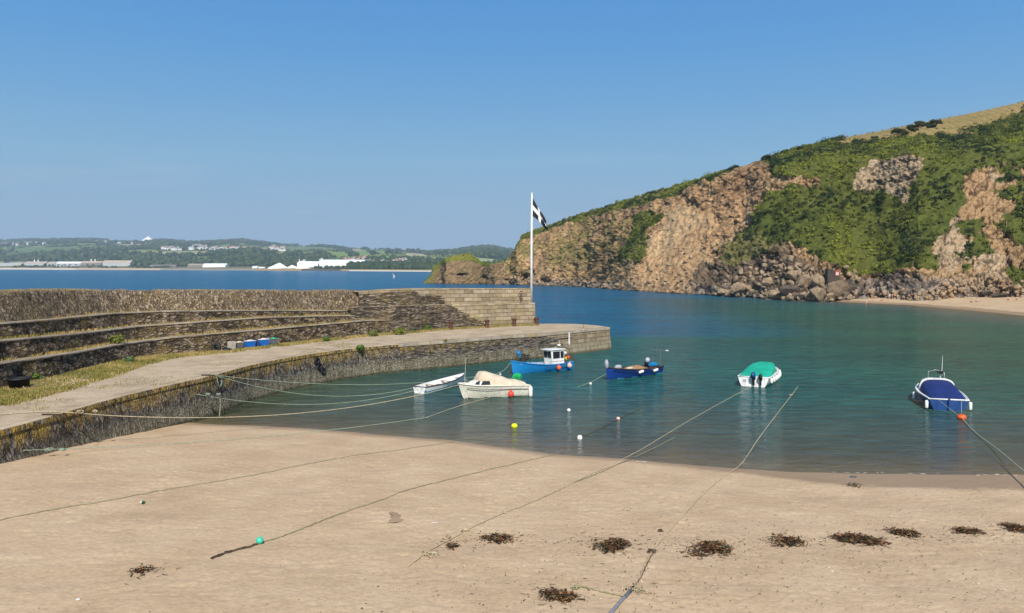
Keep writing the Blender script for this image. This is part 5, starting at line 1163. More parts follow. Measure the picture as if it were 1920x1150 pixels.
MB().box(((wx0 + wx1) / 2 + .16, 0, wz1 + .05), (wx1 - wx0 + .62, 2 * hw + .22, .08), bev=.02).obj('roof', P_W, who)
def quadwin(par, a, b_, c, d, n_, name='window', fr=.035):
    pts = [Vector(q) for q in (a, b_, c, d)]; n_ = Vector(n_); w = MB(); w.add([q + n_ * .012 for q in pts], [(0, 1, 2, 3)]).obj(name, P_GL, par)
    f = MB(); f.tube([tuple(q + n_ * .016) for q in pts], fr, 4, closed=True); return f.obj('window_frame', P_BK, par)
fx0 = lambda z: wx1 + .22 * (z - wz0) / (wz1 - wz0)
for ya, yb_ in ((-.52, -.06), (.06, .52)): quadwin(who, (fx0(1.35), ya, 1.35), (fx0(1.35), yb_, 1.35), (fx0(1.92), yb_, 1.92), (fx0(1.92), ya, 1.92), (1, 0, -.1))
for sg in (1, -1):
    for xa, xb in ((wx0 + .10, wx0 + .46), (wx0 + .62, wx1 - .06)): quadwin(who, (xa, sg * hw, 1.28), (xb, sg * hw, 1.28), (xb + .03, sg * hw, 1.92), (xa, sg * hw, 1.92), (0, sg, 0))
MB().tube([(wx0 + .1, s3 * (hw + .5), .72), (wx0 + .1, s3 * (hw + .5), 1.02), (wx1 + .7, s3 * (hw + .42), 1.02), (wx1 + .7, s3 * (hw + .42), .72)], .022, 5).obj('side_rail', P_RU, b3)
gm = MB(); zz = 1.9
for sg in (1, -1): gm.tube([(-.05, sg * .85, .75), (wx0 - .35, sg * .75, 2.2), (wx0 + .1, sg * .5, 2.45)], .03, 5)
gm.tube([(wx0 + .1, -.5, 2.45), (wx0 + .1, .5, 2.45)], .03, 5).tube([(wx0 - .35, -.75, 2.2), (wx0 - .35, .75, 2.2)], .03, 5).tube([(-.05, -.85, .95), (-.35, -.85, .95), (-.35, .85, .95), (-.05, .85, .95)], .03, 5).tube([(-.05, -.85, 1.25), (-.30, -.85, 1.2), (-.30, .85, 1.2), (-.05, .85, 1.25)], .025, 5)
gm.obj('stern_gantry', P_RU, b3); MB().lathe([(.2, 0), (.2, .1), (.03, .13)], 10, (wx0 + .15, 0, 2.46)).tube([(wx0 + .2, .1, 2.4), (wx0 + .2, .1, 3.0)], .012, 5).obj('radar_dome', P_WP, b3)
MB().ball((.25, -.5, 1.15), .22, sub=2).ball((.28, .3, 1.2), .2, sub=2).obj('float', P_RD, b3, True); MB().ball((.2, -.05, 1.05), .2, sub=2).obj('float', P_YL, b3, True); MB().ball((.35, -.15, 1.6), .17, sub=2).obj('float', P_WP, b3, True)
# pot hauler and gear at the bow
gear = MB(); g = random.Random(5)
for k in range(20):
    c = Vector((L * .80 + g.uniform(-.5, .45), g.uniform(-.5, .5), 1.25 + g.uniform(-.1, .45))); r_ = g.uniform(.12, .26); a = g.uniform(0, 3.1)
    gear.tube([tuple(c + Matrix.Rotation(a, 3, 'Z') @ Vector((math.cos(q) * r_, 0, math.sin(q) * r_))) for q in np.linspace(0, 6.28, 9)], .018, 4)
for sg in (-.4, .4): gear.tube([(L * .75, sg, .8), (L * .75, sg, 1.75), (L * .92, sg * .8, 1.7), (L * .92, sg * .8, 1.0)], .03, 5)
gear.tube([(L * .75, -.4, 1.75), (L * .75, .4, 1.75)], .03, 5); gear.obj('pot_gear', P_BK, b3)
MB().ball((L * .78, .15, 1.45), .2, 1.3, 1, .9, sub=2, jit=.15).ball((L * .73, -.2, 1.38), .17, sub=2, jit=.15).obj('gear_bundle', P_DK, b3); MB().ball((L * .84, -.1, 1.2), .16, sub=2, jit=.1).obj('coiled_rope', P_RU, b3)
MB().ball((L * .90, 0, 2.0), .22, 1.1, .8, 1.0, sub=2, jit=.2).ball((L * .885, 0, 1.75), .15, .7, .7, 1.6, sub=2, jit=.15).box((L * .94, 0, 2.18), (.35, .2, .12), .3, bev=.03).obj('tarpaulin', P_TB, b3)
MB().box((L + .02 + .2, 0, .35), (.06, .08, 1.1), bev=.01).obj('stem_post', P_RU, b3)
q = gunw(S, .30, s3); fender('fender_ball', W_(b3, (L * .34, q.y + s3 * .24, .40)), .23, 'ball', P_OR, 'orange ball fender on the side of the blue fishing boat', hang=W_(b3, (L * .34, q.y, q.z)))
q = gunw(S, .12, s3); fender('fender_ball', W_(b3, (L * .135, q.y + s3 * .28, .50)), .25, 'ball', P_PK, 'pale pink ball fender on the side of the blue fishing boat', hang=W_(b3, (L * .135, q.y, q.z)))
# 4 dark blue open boat
b4, L = boat_at('fishing_boat', (1233, 699), (1139, 713), 'dark royal blue open fishing boat with two covered outboard motors'); S = hull_pts(L, 1.9, 1.22, .72, .72, .3, .30, tr=.78, full=.42, p=2.2)
hull(b4, S, [P_RB, P_AF, P_LB], [(.0, 1), (.06, 2)], P_DK, P_DK, inset=.10, floor=.35, rimw=.055); s4 = side(b4)
MB().tube([tuple(gunw(S, t, s4) + Vector((0, s4 * .01, -.22))) for t in np.linspace(.02, .92, 18)], .022, 5).obj('rubbing_strake', P_BK, b4)
m = MB(); m.ball((L * 1.02, 0, 1.50), .30, .55, .7, 1.45, sub=3, jit=.05); m.obj('bow_cover', P_GC, b4, True)
m = MB(); m.ball((L * .80, 0, 1.05), .34, 1.3, .9, .75, sub=3, jit=.06); m.obj('gear_cover', P_GC, b4, True); MB().box((L * .80, 0, .8), (.9, .8, .4), bev=.08).obj('gear_box', P_BK, b4)
V, F = shell([arch(t * L, 1.2, .7, .7 + h_, .9) for t, h_ in ((.30, .12), (.42, .34), (.55, .28), (.66, .12))]); MB().add(V, F).obj('brown_canvas', P_WD, b4, True); MB().ball((L * .62, s4 * .3, .88), .3, 1.5, .8, .45, sub=2).obj('white_bag', P_CV, b4, True)
MB().box((L * .12, .1, .92), (.85, .55, .32), bev=.05).obj('fish_box', P_TB, b4)
outboard(b4, L * .17, -.25 * s4, 1.0, P_GC, 0, 0, 1.15)
MB().tube([(L * .02, -.5, .7), (L * .02, -.5, 1.6), (.1, .0, 2.2)], .018, 5).tube([(-.0, .3, .7), (0, .3, 2.35)], .016, 5).tube([(-.05, -.8, 2.2), (-.0, 1.1, 2.25)], .02, 5).tube([(.1, 0, 2.2), (.1, 0, 2.7)], .008, 4).obj('light_mast', P_ME, b4); MB().box((0, 1.1, 2.28), (.15, .3, .1), bev=.02).obj('mast_light', P_WP, b4)
for t in (.22, .52): q = gunw(S, t, s4); fender('fender', W_(b4, (q.x, q.y + s4 * .13, q.z - .22)), .13, .26, P_WP, 'white fender nearer the %s of the royal blue open boat' % ('stern' if t < .3 else 'bow'), hang=W_(b4, q), tiltv=1.2)
# 5 white boat with green cover, stern towards the beach
b5, L = boat_at('motorboat', (1412, 725.5), (1449, 700), 'white motorboat under a bright green tarpaulin'); L *= .72; S = hull_pts(L, 2.85, 1.05, .85, .85, .3, .5, tr=.92, full=.5, p=2.6)
hull(b5, S, [P_W, P_AF], [(.10, 1)], P_W, P_W, inset=.15, floor=.4, rimw=.06)
V, F = shell([arch(t * L, w, zb, zt, .55) for t, w, zb, zt in ((.01, 2.55, .82, .93), (.15, 2.6, .84, 1.12), (.4, 2.55, .86, 1.45), (.62, 2.3, .9, 1.62), (.80, 1.8, .95, 1.60), (.90, 1.4, 1.0, 1.42), (.94, 1.0, 1.0, 1.05))])
smooth_by_angle(MB().add(V, F).obj('tarpaulin', P_GT, b5), 60)
outboard(b5, -.22, -.05, .78, P_NB, 0, -.25, 1.1); outboard(b5, -.20, -.65, .72, P_BK, 0, -.15, .9)
MB().box((-.02, .75, .5), (.02, .28, .26), bev=.005).obj('registration_plate', P_GC, b5)
s5 = -1
for k, t in enumerate((.08, .22, .36, .50, .64, .78)): q = gunw(S, t, s5); tag(fender('fender', W_(b5, (q.x, q.y + s5 * .12, q.z - .28)), .12, .24, P_WP, 'white fender in the row along the side of the green covered boat', 'fenders along the green covered boat'))
# 6 blue boat with navy cover
b6, L = boat_at('motorboat', (1779, 770), (1742, 742), 'blue motorboat with a navy cover and white cabin, alone at the right'); L *= 1.0; S = hull_pts(L, 3.05, 1.2, .85, .80, .3, .45, tr=.84, full=.45, p=2.3)
hull(b6, S, [P_NB, P_AF, P_CR], [(.0, 1), (.05, 2)], P_W, P_W, inset=.16, floor=.45, rimw=.06)
V, F = shell([arch(t * L, w, zb, zt, .62) for t, w, zb, zt in ((.015, 2.35, .78, .84), (.08, 2.45, .8, .98), (.35, 2.5, .84, 1.36), (.58, 2.35, .86, 1.72), (.60, 2.3, .86, 1.66))]); smooth_by_angle(MB().add(V, F).obj('canvas_cover', P_NV, b6), 60)
V, F = shell([arch(t * L, w, zb, zt, .6) for t, w, zb, zt in ((.585, 2.5, .86, 1.82), (.66, 2.4, .88, 1.80), (.78, 2.0, .95, 1.62), (.87, 1.4, 1.0, 1.35), (.94, .6, 1.05, 1.15))]); cb = smooth_by_angle(MB().add(V, F).obj('cabin', P_W, b6), 50)
for sg in (1, -1): MB().add([(L * .62, sg * 1.22, 1.25), (L * .74, sg * 1.1, 1.25), (L * .73, sg * 1.0, 1.5), (L * .63, sg * 1.14, 1.55)], [(0, 1, 2, 3), (3, 2, 1, 0)]).obj('window', P_GL, b6)
MB().box((-.10, 0, .35), (.16, .12, 1.1), bev=.02).obj('rudder', P_NB, b6)
MB().tube([(L * .62, -.6, 1.55), (L * .66, -.55, 2.25), (L * .68, 0, 2.4), (L * .66, .55, 2.25), (L * .62, .6, 1.55)], .02, 5).tube([(L * .8, .35, 1.4), (L * .66, .55, 2.25)], .018, 5).tube([(L * .8, -.35, 1.4), (L * .66, -.55, 2.25)], .018, 5).obj('hoop_rail', P_ME, b6, True)
MB().tube([(L * .6, -.15, 1.6), (L * .58, -.3, 2.5), (L * .58, -.32, 3.6)], [.03, .022, .008], 5).obj('mast', P_WP, b6); MB().lathe([(.06, 0), (.16, .05), (.16, .2), (.05, .25)], 10, (L * .58, -.25, 2.15)).box((L * .58, -.1, 2.3), (.25, .3, .14), bev=.03).obj('radar_reflector', P_BK, b6)
for sg, sd6 in ((1, 'left'), (-1, 'right')): q = gunw(S, .03, sg); fender('fender', W_(b6, (q.x - .02, q.y + sg * .13, .36)), .12, .3, P_WP, 'white fender at the %s stern corner of the navy covered boat' % sd6, hang=W_(b6, q))
q = gunw(S, .55, 1); fender('fender', W_(b6, (q.x, q.y + .14, .42)), .12, .3, P_WP, 'white fender midway along the left side of the navy covered boat', hang=W_(b6, q))

# floating buoys
def buoy(px, py, r, mat, label, sq=1.0, group=None):
    p = atz(px, py, 0); o = empty('buoy', p + Vector((0, 0, r * .35))); tag(o, label, 'buoy', group)
    MB().lathe([(max(.01, r * math.sin(a)), -r * sq * math.cos(a)) for a in np.linspace(0.001, 3.14, 12)], 18).obj('float', mat, o, True)
    MB().lathe([(r * .22, r * sq * .9), (r * .22, r * sq * 1.12), (r * .1, r * sq * 1.15)], 8).obj('eye', P_DK, o); return o
buoy(964.5, 801, .21, P_YL, 'yellow buoy floating off the beach below the cream cabin cruiser', .85); buoy(1087, 823, .16, P_WP, 'white buoy floating nearest the beach', 1.15); buoy(1066.5, 770.5, .13, P_WP, 'small white buoy floating between the boats and the yellow buoy', 1.0)
buoy(1159, 786.5, .13, P_PK, 'small pale pink buoy on a sunken rope'); buoy(1107, 720.5, .13, P_WP, 'small white buoy on the bow line of the royal blue open boat', 1.1); buoy(938, 703, .10, P_GF, 'little grey float under the bow line of the blue fishing boat')
buoy(1803, 785.5, .30, P_OR, 'orange buoy at the stern of the navy covered boat', .75)
p = atz(487, 1019, 1.4)
for _ in range(8): p = atz(487, 1019, float(ground_z(p.x, p.y)) + .02)
p.z += .09; o = empty('beach_ball', p); tag(o, 'turquoise green ball float lying on the sand beside a dark rope', 'float')
P_TQ = simple('turquoise_plastic', (.05, .50, .34), .45, .08); MB().ball((0, 0, 0), .115, sub=3).obj('shell', P_TQ, o, True); MB().lathe([(.03, -.02), (.03, .03)], 8, (.04, -.02, .105)).obj('valve', P_TQ, o)
_gi = lambda x, y: (min(len(gy) - 1, int(np.searchsorted(gy, y))), min(len(gx) - 1, int(np.searchsorted(gx, x))))
def gz0(x, y): i, j = _gi(x, y); return float(max(GZ[i, j], GZ[max(i - 1, 0), max(j - 1, 0)]))
# ---------------------------------------------------------------- ropes
def gz(x, y): return float(ground_z(np.array([x]), np.array([y]))[0])
def on_ground(px, py, lift=.02):
    z = 0.8
    for _ in range(12): p = atz(px, py, z); z = max(gz(p.x, p.y), 0) + lift
    return atz(px, py, z)
def smoothpath(P, n=8):
    P = [Vector(p) for p in P]; S = []
    for i in range(len(P) - 1):
        p0, p1, p2, p3 = P[max(i - 1, 0)], P[i], P[i + 1], P[min(i + 2, len(P) - 1)]
        for k in range(n): t = k / n; S.append(.5 * ((2 * p1) + (p2 - p0) * t + (2 * p0 - 5 * p1 + 4 * p2 - p3) * t * t + (3 * p1 - p0 - 3 * p2 + p3) * t ** 3))
    S.append(P[-1]); return S
def rope(P, r, mat, label, knots=(), n=8, strands=1, wob=.0, frays=()):
    m = MB(); g = random.Random(len(P) * 31 + int(r * 1000)); S = smoothpath(P, n)
    for s in S:
        if s.y < 50 and s.z > -.005 and s.z < gz0(s.x, s.y) + r * 1.2: s.z = gz0(s.x, s.y) + r * 1.2
    for k in range(strands):
        o_ = Vector((g.uniform(-1, 1), g.uniform(-1, 1), g.uniform(-.2, .6))) * r * (2.2 if k else 0)
        m.tube([s + o_ + Vector((g.uniform(-wob, wob), g.uniform(-wob, wob), 0)) for s in S], r, 5)
    for kp, sz in knots:
        kp = Vector(kp); sz = sz * .62
        for q in range(5):
            a = g.uniform(0, 3.1); b = g.uniform(-.8, .8)
            m.tube([tuple(kp + Vector((g.uniform(-.5, .5), g.uniform(-.5, .5), 0)) * sz + Matrix.Rotation(a, 3, 'Z') @ Matrix.Rotation(b, 3, 'X') @ Vector((math.cos(t) * sz, math.sin(t) * sz * .25, math.sin(t) * sz * .55))) for t in np.linspace(0, 6.28, 10)], r * .9, 4)
    o = m.obj('mooring_rope', mat, None, True); tag(o, label, 'rope'); return o
def sag(a, b, s, n=8):
    a = Vector(a); b = Vector(b); return [a.lerp(b, t) - Vector((0, 0, s * 4 * t * (1 - t))) for t in np.linspace(0, 1, n)]
def E_at(px): i = int(np.argmin([abs(e - px) for e in epx])); return Vector((Ec[i].x, Ec[i].y, DECK)), En[i]
bowtip = lambda r, x, z: W_(r, (x, 0, z))
e1, n1 = E_at(405); a = e1 - n1 * .12 + Vector((0, 0, -.05)); B = bowtip(b3, (atz(1066, 691, 0) - atz(962, 702, 0)).length + .3, 1.2)
rope([e1 + n1 * 1.6 + Vector((0, 0, .05)), e1 + n1 * .4 + Vector((0, 0, .06)), a] + sag(a, atz(937, 699, .35), 0.9, 9)[1:] + [B], .020, ROPE, 'pale green rope from the quay edge to the bow of the blue fishing boat', [(a, .2), (atz(937, 699, .35), .12)])
m_ = smoothpath([a - n1 * .02, a - n1 * .12 + Vector((0, 0, -.5)), a - n1 * .05 + Vector((.12, .3, -.85)), a + Vector((.2, .5, -.35)), a], 8); o = MB().tube(m_, .03, 5).obj('rope_loop', ROPE, None, True); tag(o, 'pale green loop of rope hanging over the quay edge', 'rope')
T1_ = W_(b1, (0, .3, .5)); rope([a + Vector((0, 0, -.04))] + sag(a, T1_, 1.1, 9)[1:], .018, ROPE, 'second pale rope from the same ring down to the white dinghy')
e2, n2 = E_at(357); c2 = atY(357, 740, e2.y + 2.8); 
q = Vector((c2.x, c2.y, c2.z)); ww, nn = E_at(368); q = Vector((ww.x, ww.y, 1.75)) - nn * .05
rope(sag(q, W_(b1, (0, -.4, .45)), 1.0, 10), .019, ROPE, 'pale green rope knotted halfway down the quay wall', [(q - nn * .25 + Vector((.5, .3, -.05)), .2), (q - nn * .3 + Vector((1.1, .6, -.1)), .2)])
qd, nd = E_at(408); o = MB().tube(smoothpath([atz(403, 745, 1.15) - nd * .4, atz(403, 762, .75) - nd * .4, atz(401, 781, .25) - nd * .4], 5), .022, 5).obj('rope_end', ROPE_T, None, True); tag(o, 'frayed rope end hanging straight down by the quay wall', 'rope')
e3, n3 = E_at(115); a3 = e3 - n3 * .08
B2 = W_(b2, (L2 * 1.05, 0, 1.15)); rope([e3 + n3 * 2.8 + Vector((-.6, -1.2, .04)), e3 + n3 * 1.2 + Vector((0, 0, .05)), a3 + Vector((0, 0, .03))] + sag(a3, B2, 1.15, 12)[1:], .022, ROPE_T, 'thick tan and green rope from the nearer quay edge to the cream cabin cruiser', [(a3 - n3 * .4 + Vector((.3, .4, 0)), .22), (a3 - n3 * .7 + Vector((.6, .8, -.05)), .18)], strands=2)
qe, ne = E_at(40); qe = Vector((qe.x, qe.y, 1.5)) - ne * .08
rope(sag(qe, on_ground(800, 783), .35, 12), .018, ROPE, 'pale rope low across the sand from the near quay wall', [(qe + Vector((1.0, .5, -.08)), .24), (qe + Vector((1.6, .7, -.12)), .2)])
rope([on_ground(800, 783, .03), atz(860, 762, .05), atz(930, 742, .05)], .02, ROPE_T, 'thin rope lying in the shallows near the cream cabin cruiser')
# iron bars standing out from the coping whose shade falls down the wall
for k, (px, wh_) in enumerate(((97, 'nearer'), (388, 'farther'))):
    e_, n_ = E_at(px); o = empty('mooring_bar', e_ + Vector((0, 0, .06))); tag(o, 'dark timber beam sticking out over the quay edge, the %s one' % wh_, 'beam')
    MB().box((0, 0, 0), (1.1, .08, .08), math.atan2(-n_.y, -n_.x), bev=.02).obj('beam', P_DK, o); MB().tube([(-n_ * 1.3 + Vector((0, 0, .07)) + Vector((math.cos(t) * .09, 0, math.sin(t) * .09))) for t in np.linspace(0, 6.28, 10)], .02, 5).obj('ring', P_RU, o)
# ropes on the beach
def beach(pts, r, mat, label, knots=(), strands=1, wob=.02, lift=.02, n=10): 
    P = [on_ground(x, y, lift) for x, y in pts]; S = smoothpath(P, n)
    for s in S: s.z = max(s.z, gz(s.x, s.y) + lift) if s.z > 0 else s.z
    return rope(S, r, mat, label, [(on_ground(x, y, .04), z) for x, y, z in knots], 1, strands, wob)
beach([(-60, 990), (0, 975), (60, 963), (120, 952), (200, 939), (320, 917), (480, 890), (640, 859), (760, 842), (850, 829)], .014, ROPE_O, 'thin old rope half buried across the beach at the left', wob=.03)
beach([(395, 1048), (430, 1034), (470, 1024), (487, 1018)], .017, ROPE_D, 'thick dark weed covered rope end beside the turquoise float', strands=3, wob=.035)
beach([(487, 1018), (530, 1005), (580, 986), (640, 963), (730, 932), (790, 912), (900, 885), (980, 866), (1052, 849)], .015, ROPE_O, 'thin rope running from the turquoise float towards the water', wob=.03)
T5 = W_(b5, (-.15, -.3, .25)); P = [on_ground(x, y) for x, y in [(765, 1063), (784, 1049), (802, 1034), (860, 1003), (905, 980), (945, 962), (1000, 940), (1060, 913), (1120, 884)]]
P += [atz(1200, 844, .45), atz(1290, 790, .55), atz(1380, 740, .45), T5]
rope(smoothpath(P, 4), .015, ROPE_T, 'tan rope running up the beach from the green covered boat', [(on_ground(800, 1038, .04), .22), (on_ground(812, 1042, .03), .3), (on_ground(872, 996, .03), .2), (on_ground(945, 962, .03), .12), (on_ground(845, 1008, .03), .2)], n=1, wob=.008)
rope([on_ground(1075, 905), on_ground(1120, 888), on_ground(1170, 866), atz(1210, 848, .1), atz(1268, 819, -.02)], .017, ROPE_O, 'shorter rope beside the tan one, ending in the shallows', strands=1)
P = [on_ground(x, y) for x, y in [(1185, 1108), (1196, 1092), (1210, 1058), (1222, 1035), (1250, 1002), (1278, 970), (1320, 925), (1365, 888)]] + [atz(1392, 868, .12), atz(1430, 812, .22), atz(1470, 760, .12), atz(1500, 720, -.03)]
rope(smoothpath(P, 5), .012, ROPE_T, 'long tan rope leading from the knotted strap into the cove', [(on_ground(1190, 1103, .05), .26), (on_ground(1205, 1110, .03), .3), (on_ground(1175, 1106, .04), .2), (atz(1483, 741, .1), .2)], n=1, strands=2, wob=.012)
beach([(1225, 1036), (1212, 1062), (1200, 1085), (1186, 1104)], .015, ROPE_D, 'dark thin line looped back beside the long tan rope', knots=[(1222, 1034, .2), (1238, 995, .12)])
beach([(1070, 1103), (1090, 1100), (1115, 1106), (1140, 1112), (1165, 1117), (1180, 1112)], .017, ROPE_O, 'loose rope tail lying towards the seaweed pile', knots=[(1080, 1102, .12)], wob=.02)
o = MB().tube([on_ground(1120, 1176, .03), on_ground(1145, 1150, .04), on_ground(1163, 1128, .04), on_ground(1183, 1108, .05)], .05, 6).obj('strap', STRAP, None, True); tag(o, 'grey blue strap running out of the bottom of the picture', 'strap')
q = atz(1803, 784, .1); rope([W_(b6, (.0, .75, .8)), q], .018, ROPE, 'stern line from the left corner of the navy covered boat to its buoy'); rope([W_(b6, (.0, -.8, .8)), q], .018, ROPE, 'stern line from the right corner of the navy covered boat to its buoy')
rope([q, atz(1830, 812, .10), atz(1870, 842, .25), atz(1925, 888, .7), atz(2000, 950, 1.6)], .022, ROPE, 'pale green rope from the orange buoy to the beach out of view', strands=2)
rope([W_(b4, ((atz(1233, 699, 0) - atz(1139, 713, 0)).length + .2, 0, .6)), atz(1107, 717, .2), atz(1085, 725, .02), atz(1078, 728, -.1)], .018, ROPE, 'bow line of the royal blue open boat going down past a small buoy')
rope([atz(1090, 820, .06), atz(1125, 804, .03), atz(1157, 787, .03), atz(1190, 771, .02), atz(1222, 758, -.05)], .022, ROPE_D, 'dark rope lying on the water between the two small buoys')

# ---------------------------------------------------------------- seaweed and small things on the sand
WEED = plain_attr('seaweed', .6)
PILES = []
def weed(px, py, w, h, label, seed, dens=1.0):
    g = np.random.default_rng(seed); c = on_ground(px, py, 0); sx = w / 2 * c.y / FPX; p2 = on_ground(px, py - h / 2, 0); sy = abs(p2.y - c.y); V = []; F = []; Cc = []
    n = int(420 * dens * (w / 80) ** 1.0)
    lobes = [(g.uniform(-.62, .62) * sx, g.uniform(-.4, .4) * sy, g.uniform(.3, .55)) for _ in range(6)] + [(0, 0, .6)]
    pal = np.array([(.045, .022, .012), (.085, .038, .018), (.16, .065, .025), (.05, .048, .018), (.022, .016, .012), (.26, .13, .05), (.10, .10, .05)])
    for k in range(n):
        l = lobes[g.integers(len(lobes))]; spread = 1
        gu, gw = np.clip(g.normal(size=2), -1.7, 1.7); x = c.x + l[0] + gu * l[2] * sx * .46; y = c.y + l[1] + gw * l[2] * sy * .6; PILES.append((x, y)) if g.random() < .25 else None
        hgt = max(0, 1 - ((x - c.x) / sx) ** 2 - ((y - c.y) / sy) ** 2) * .11; z = gz0(x, y) + .006 + hgt * g.random()
        a = g.uniform(0, 6.28); L_ = g.uniform(.04, .22); wd = g.uniform(.008, .024); cu = g.uniform(-1.2, 1.2); col_ = pal[min(6, int(g.random() ** 1.4 * 7))] * g.uniform(.6, 1.4); o_ = len(V); pos = np.array([x, y, z])
        for s in range(4):
            t = s / 3; an = a + cu * t; d = np.array([math.cos(an), math.sin(an), 0]); nn_ = np.array([-d[1], d[0], g.uniform(-.8, .8)]); pos = pos + d * L_ / 3; zz_ = g.uniform(-.004, .02) * (1 if hgt > .01 else .3)
            V += [pos + nn_ * wd + [0, 0, zz_ + wd * .5], pos - nn_ * wd + [0, 0, zz_ + wd * .5]]; Cc += [col_, col_]
        F += [(o_ + 2 * s, o_ + 2 * s + 1, o_ + 2 * s + 3, o_ + 2 * s + 2) for s in range(3)]
    o = mesh_np('seaweed_pile', np.array(V), np.array(F), WEED, col=np.array(Cc)); return tag(o, label, 'seaweed')
for k, (x, y, w, h, lb, dn) in enumerate([(265, 1072, 46, 16, 'thin brown seaweed scrap alone on the left of the beach', .28), (932, 1013, 66, 22, 'dark seaweed pile beside the rope on the middle of the beach', .8), (1150, 1024, 92, 32, 'wide brown seaweed pile between the two tan ropes', 1.1),
        (1040, 1119, 84, 24, 'seaweed pile nearest the bottom of the picture beside the loose rope tail', .9), (1328, 1032, 98, 34, 'biggest dark seaweed pile just right of the long tan rope', 1.3), (1475, 1017, 72, 24, 'seaweed pile second right of the long tan rope', 1.0),
        (1598, 1012, 108, 24, 'long low reddish seaweed pile in the middle of the right row', 1.3), (1700, 1000, 76, 18, 'seaweed pile just beyond the long reddish one', 1.0), (1813, 997, 60, 14, 'small seaweed pile with an orange scrap beside it', .9), (1905, 993, 62, 20, 'dark seaweed pile at the right edge of the beach', 1.1),
        (848, 1027, 16, 9, 'tiny dark seaweed clump close to the tan rope', .6), (1596, 912, 40, 14, 'faint brown seaweed scrap close to the water', .25)]): weed(x, y, w, h, lb, 500 + k, dn)
g_ = np.random.default_rng(901)
def scatter(name, n, size, cols, label, seed, box=(-50, 1970, 862, 1150), m_=WEED, long=2.5):
    g = np.random.default_rng(seed); V = []; F = []; Cc = []
    for k in range(n):
        x = g.uniform(box[0], box[1]); y = g.uniform(box[2], box[3]) if g.random() < .5 else 1010 + g.normal() * 45
        if y > 1155 or y < 868 - (x < 300) * 40 or (x > 900 and y < 905): continue
        z = .4 + (y - 860) / 290 * 1.6; p = atz(x, y, z); z = gz0(p.x, p.y) + .004; p = atz(x, y, z); a = g.uniform(0, 6.28); s = size * g.uniform(.4, 1.6); l = s * g.uniform(1, long); d = np.array([math.cos(a), math.sin(a), 0]); q = np.array([-d[1], d[0], 0]); P = np.array([p.x, p.y, z + .004])
        o_ = len(V); V += [P - d * l, P + q * s, P + d * l, P - q * s, P + [0, 0, s * .9]]; F += [(o_, o_ + 3, o_ + 4), (o_ + 3, o_ + 2, o_ + 4), (o_ + 2, o_ + 1, o_ + 4), (o_ + 1, o_, o_ + 4)]; c_ = np.array(cols[g.integers(len(cols))]) * g.uniform(.7, 1.3); Cc += [c_] * 5
    return tag(mesh_np(name, np.array(V), np.array(F), m_, col=np.array(Cc)), label, kind='stuff')
scatter('beach_specks', 3200, .013, [(.05, .03, .018), (.09, .055, .03), (.03, .022, .018), (.20, .13, .08)], 'dark specks of weed and grit scattered over the sand', 71)
scatter('shell_bits', 150, .014, [(.75, .70, .62), (.6, .55, .48)], 'pale shell bits scattered over the sand', 72, long=1.3)
scatter('twigs', 150, .010, [(.07, .045, .03), (.16, .10, .06)], 'thin twigs and weed strands scattered over the sand', 73, long=11)
P_GT2 = simple('grey_plastic', (.10, .11, .13), .6, .1)
def strand(name, n, seed):
    g = np.random.default_rng(seed); V = []; F = []; Cc = []
    for k in range(n):
        x = g.uniform(800, 1960); y = float(np.interp(x, [800, 1150, 1400, 1700, 1960], [1036, 1026, 1022, 1002, 992])) + g.normal() * (5 + 9 * g.random() ** 3); q = atz(x, y, 1.1)
        if k % 6: pl = PILES[int(g.integers(len(PILES)))]; q = Vector((pl[0] + g.normal() * .38, pl[1] + g.normal() * .32, 0))
        z = gz0(q.x, q.y) + .006; q.z = z
        a = g.uniform(0, 6.28); l = g.uniform(.02, .10); w = g.uniform(.004, .014); cu = g.uniform(-2, 2); o_ = len(V); P = np.array([q.x, q.y, z]); c_ = np.array([(.05, .03, .015), (.09, .045, .02), (.03, .022, .015), (.16, .09, .04)][g.integers(4)])
        for s in range(3):
            an = a + cu * s / 2; d = np.array([math.cos(an), math.sin(an), 0]); nn_ = np.array([-d[1], d[0], .5]); V += [P + nn_ * w, P - nn_ * w + [0, 0, w * .6]]; Cc += [c_, c_]; P = P + d * l
        F += [(o_, o_ + 1, o_ + 3, o_ + 2), (o_ + 2, o_ + 3, o_ + 5, o_ + 4)]
    tag(mesh_np(name, np.array(V), np.array(F), WEED, col=np.array(Cc)), 'thin broken line of weed fragments along the row of seaweed piles', kind='stuff')
strand('weed_fragments', 1500, 75)
g_f = random.Random(9); fm = MB()
for (xa, xb, yy) in [(1560, 1660, 886.5), (1700, 1760, 888.5), (1830, 1925, 890.5), (1190, 1215, 866)]:
    x = xa
    while x < xb:
        l = g_f.uniform(3, 14); q0 = atz(x, yy + g_f.uniform(-1.2, 1.2), .03); q1 = atz(x + l, yy + g_f.uniform(-1.2, 1.2), .03); fm.tube([q0, (q0 + q1) / 2 + Vector((0, g_f.uniform(-.05, .05), .0)), q1], [.002, g_f.uniform(.005, .014), .003], 5); x += l + g_f.uniform(2, 22)
tag(fm.obj('foam', P_WP, None, True), 'short flecks of white foam along the edge of the water', kind='stuff')
def litter(name, px, py, dims, mat, label, cat, rz=.4):
    p = on_ground(px, py, dims[2] * .5); o = MB().box((0, 0, 0), dims, rz, bev=min(dims) * .35).obj(name, mat); o.location = p; tag(o, label, cat)
litter('shell', 146, 1124, (.09, .07, .03), P_WP, 'white shell on the sand at the lower left', 'shell'); litter('driftwood', 815, 980, (.28, .03, .025), P_GF, 'pale thin stick on the sand in the middle of the beach', 'driftwood', .35); litter('can', 1600, 894, (.34, .12, .08), P_GT2, 'dark grey plastic scrap by the water line', 'litter', .1)
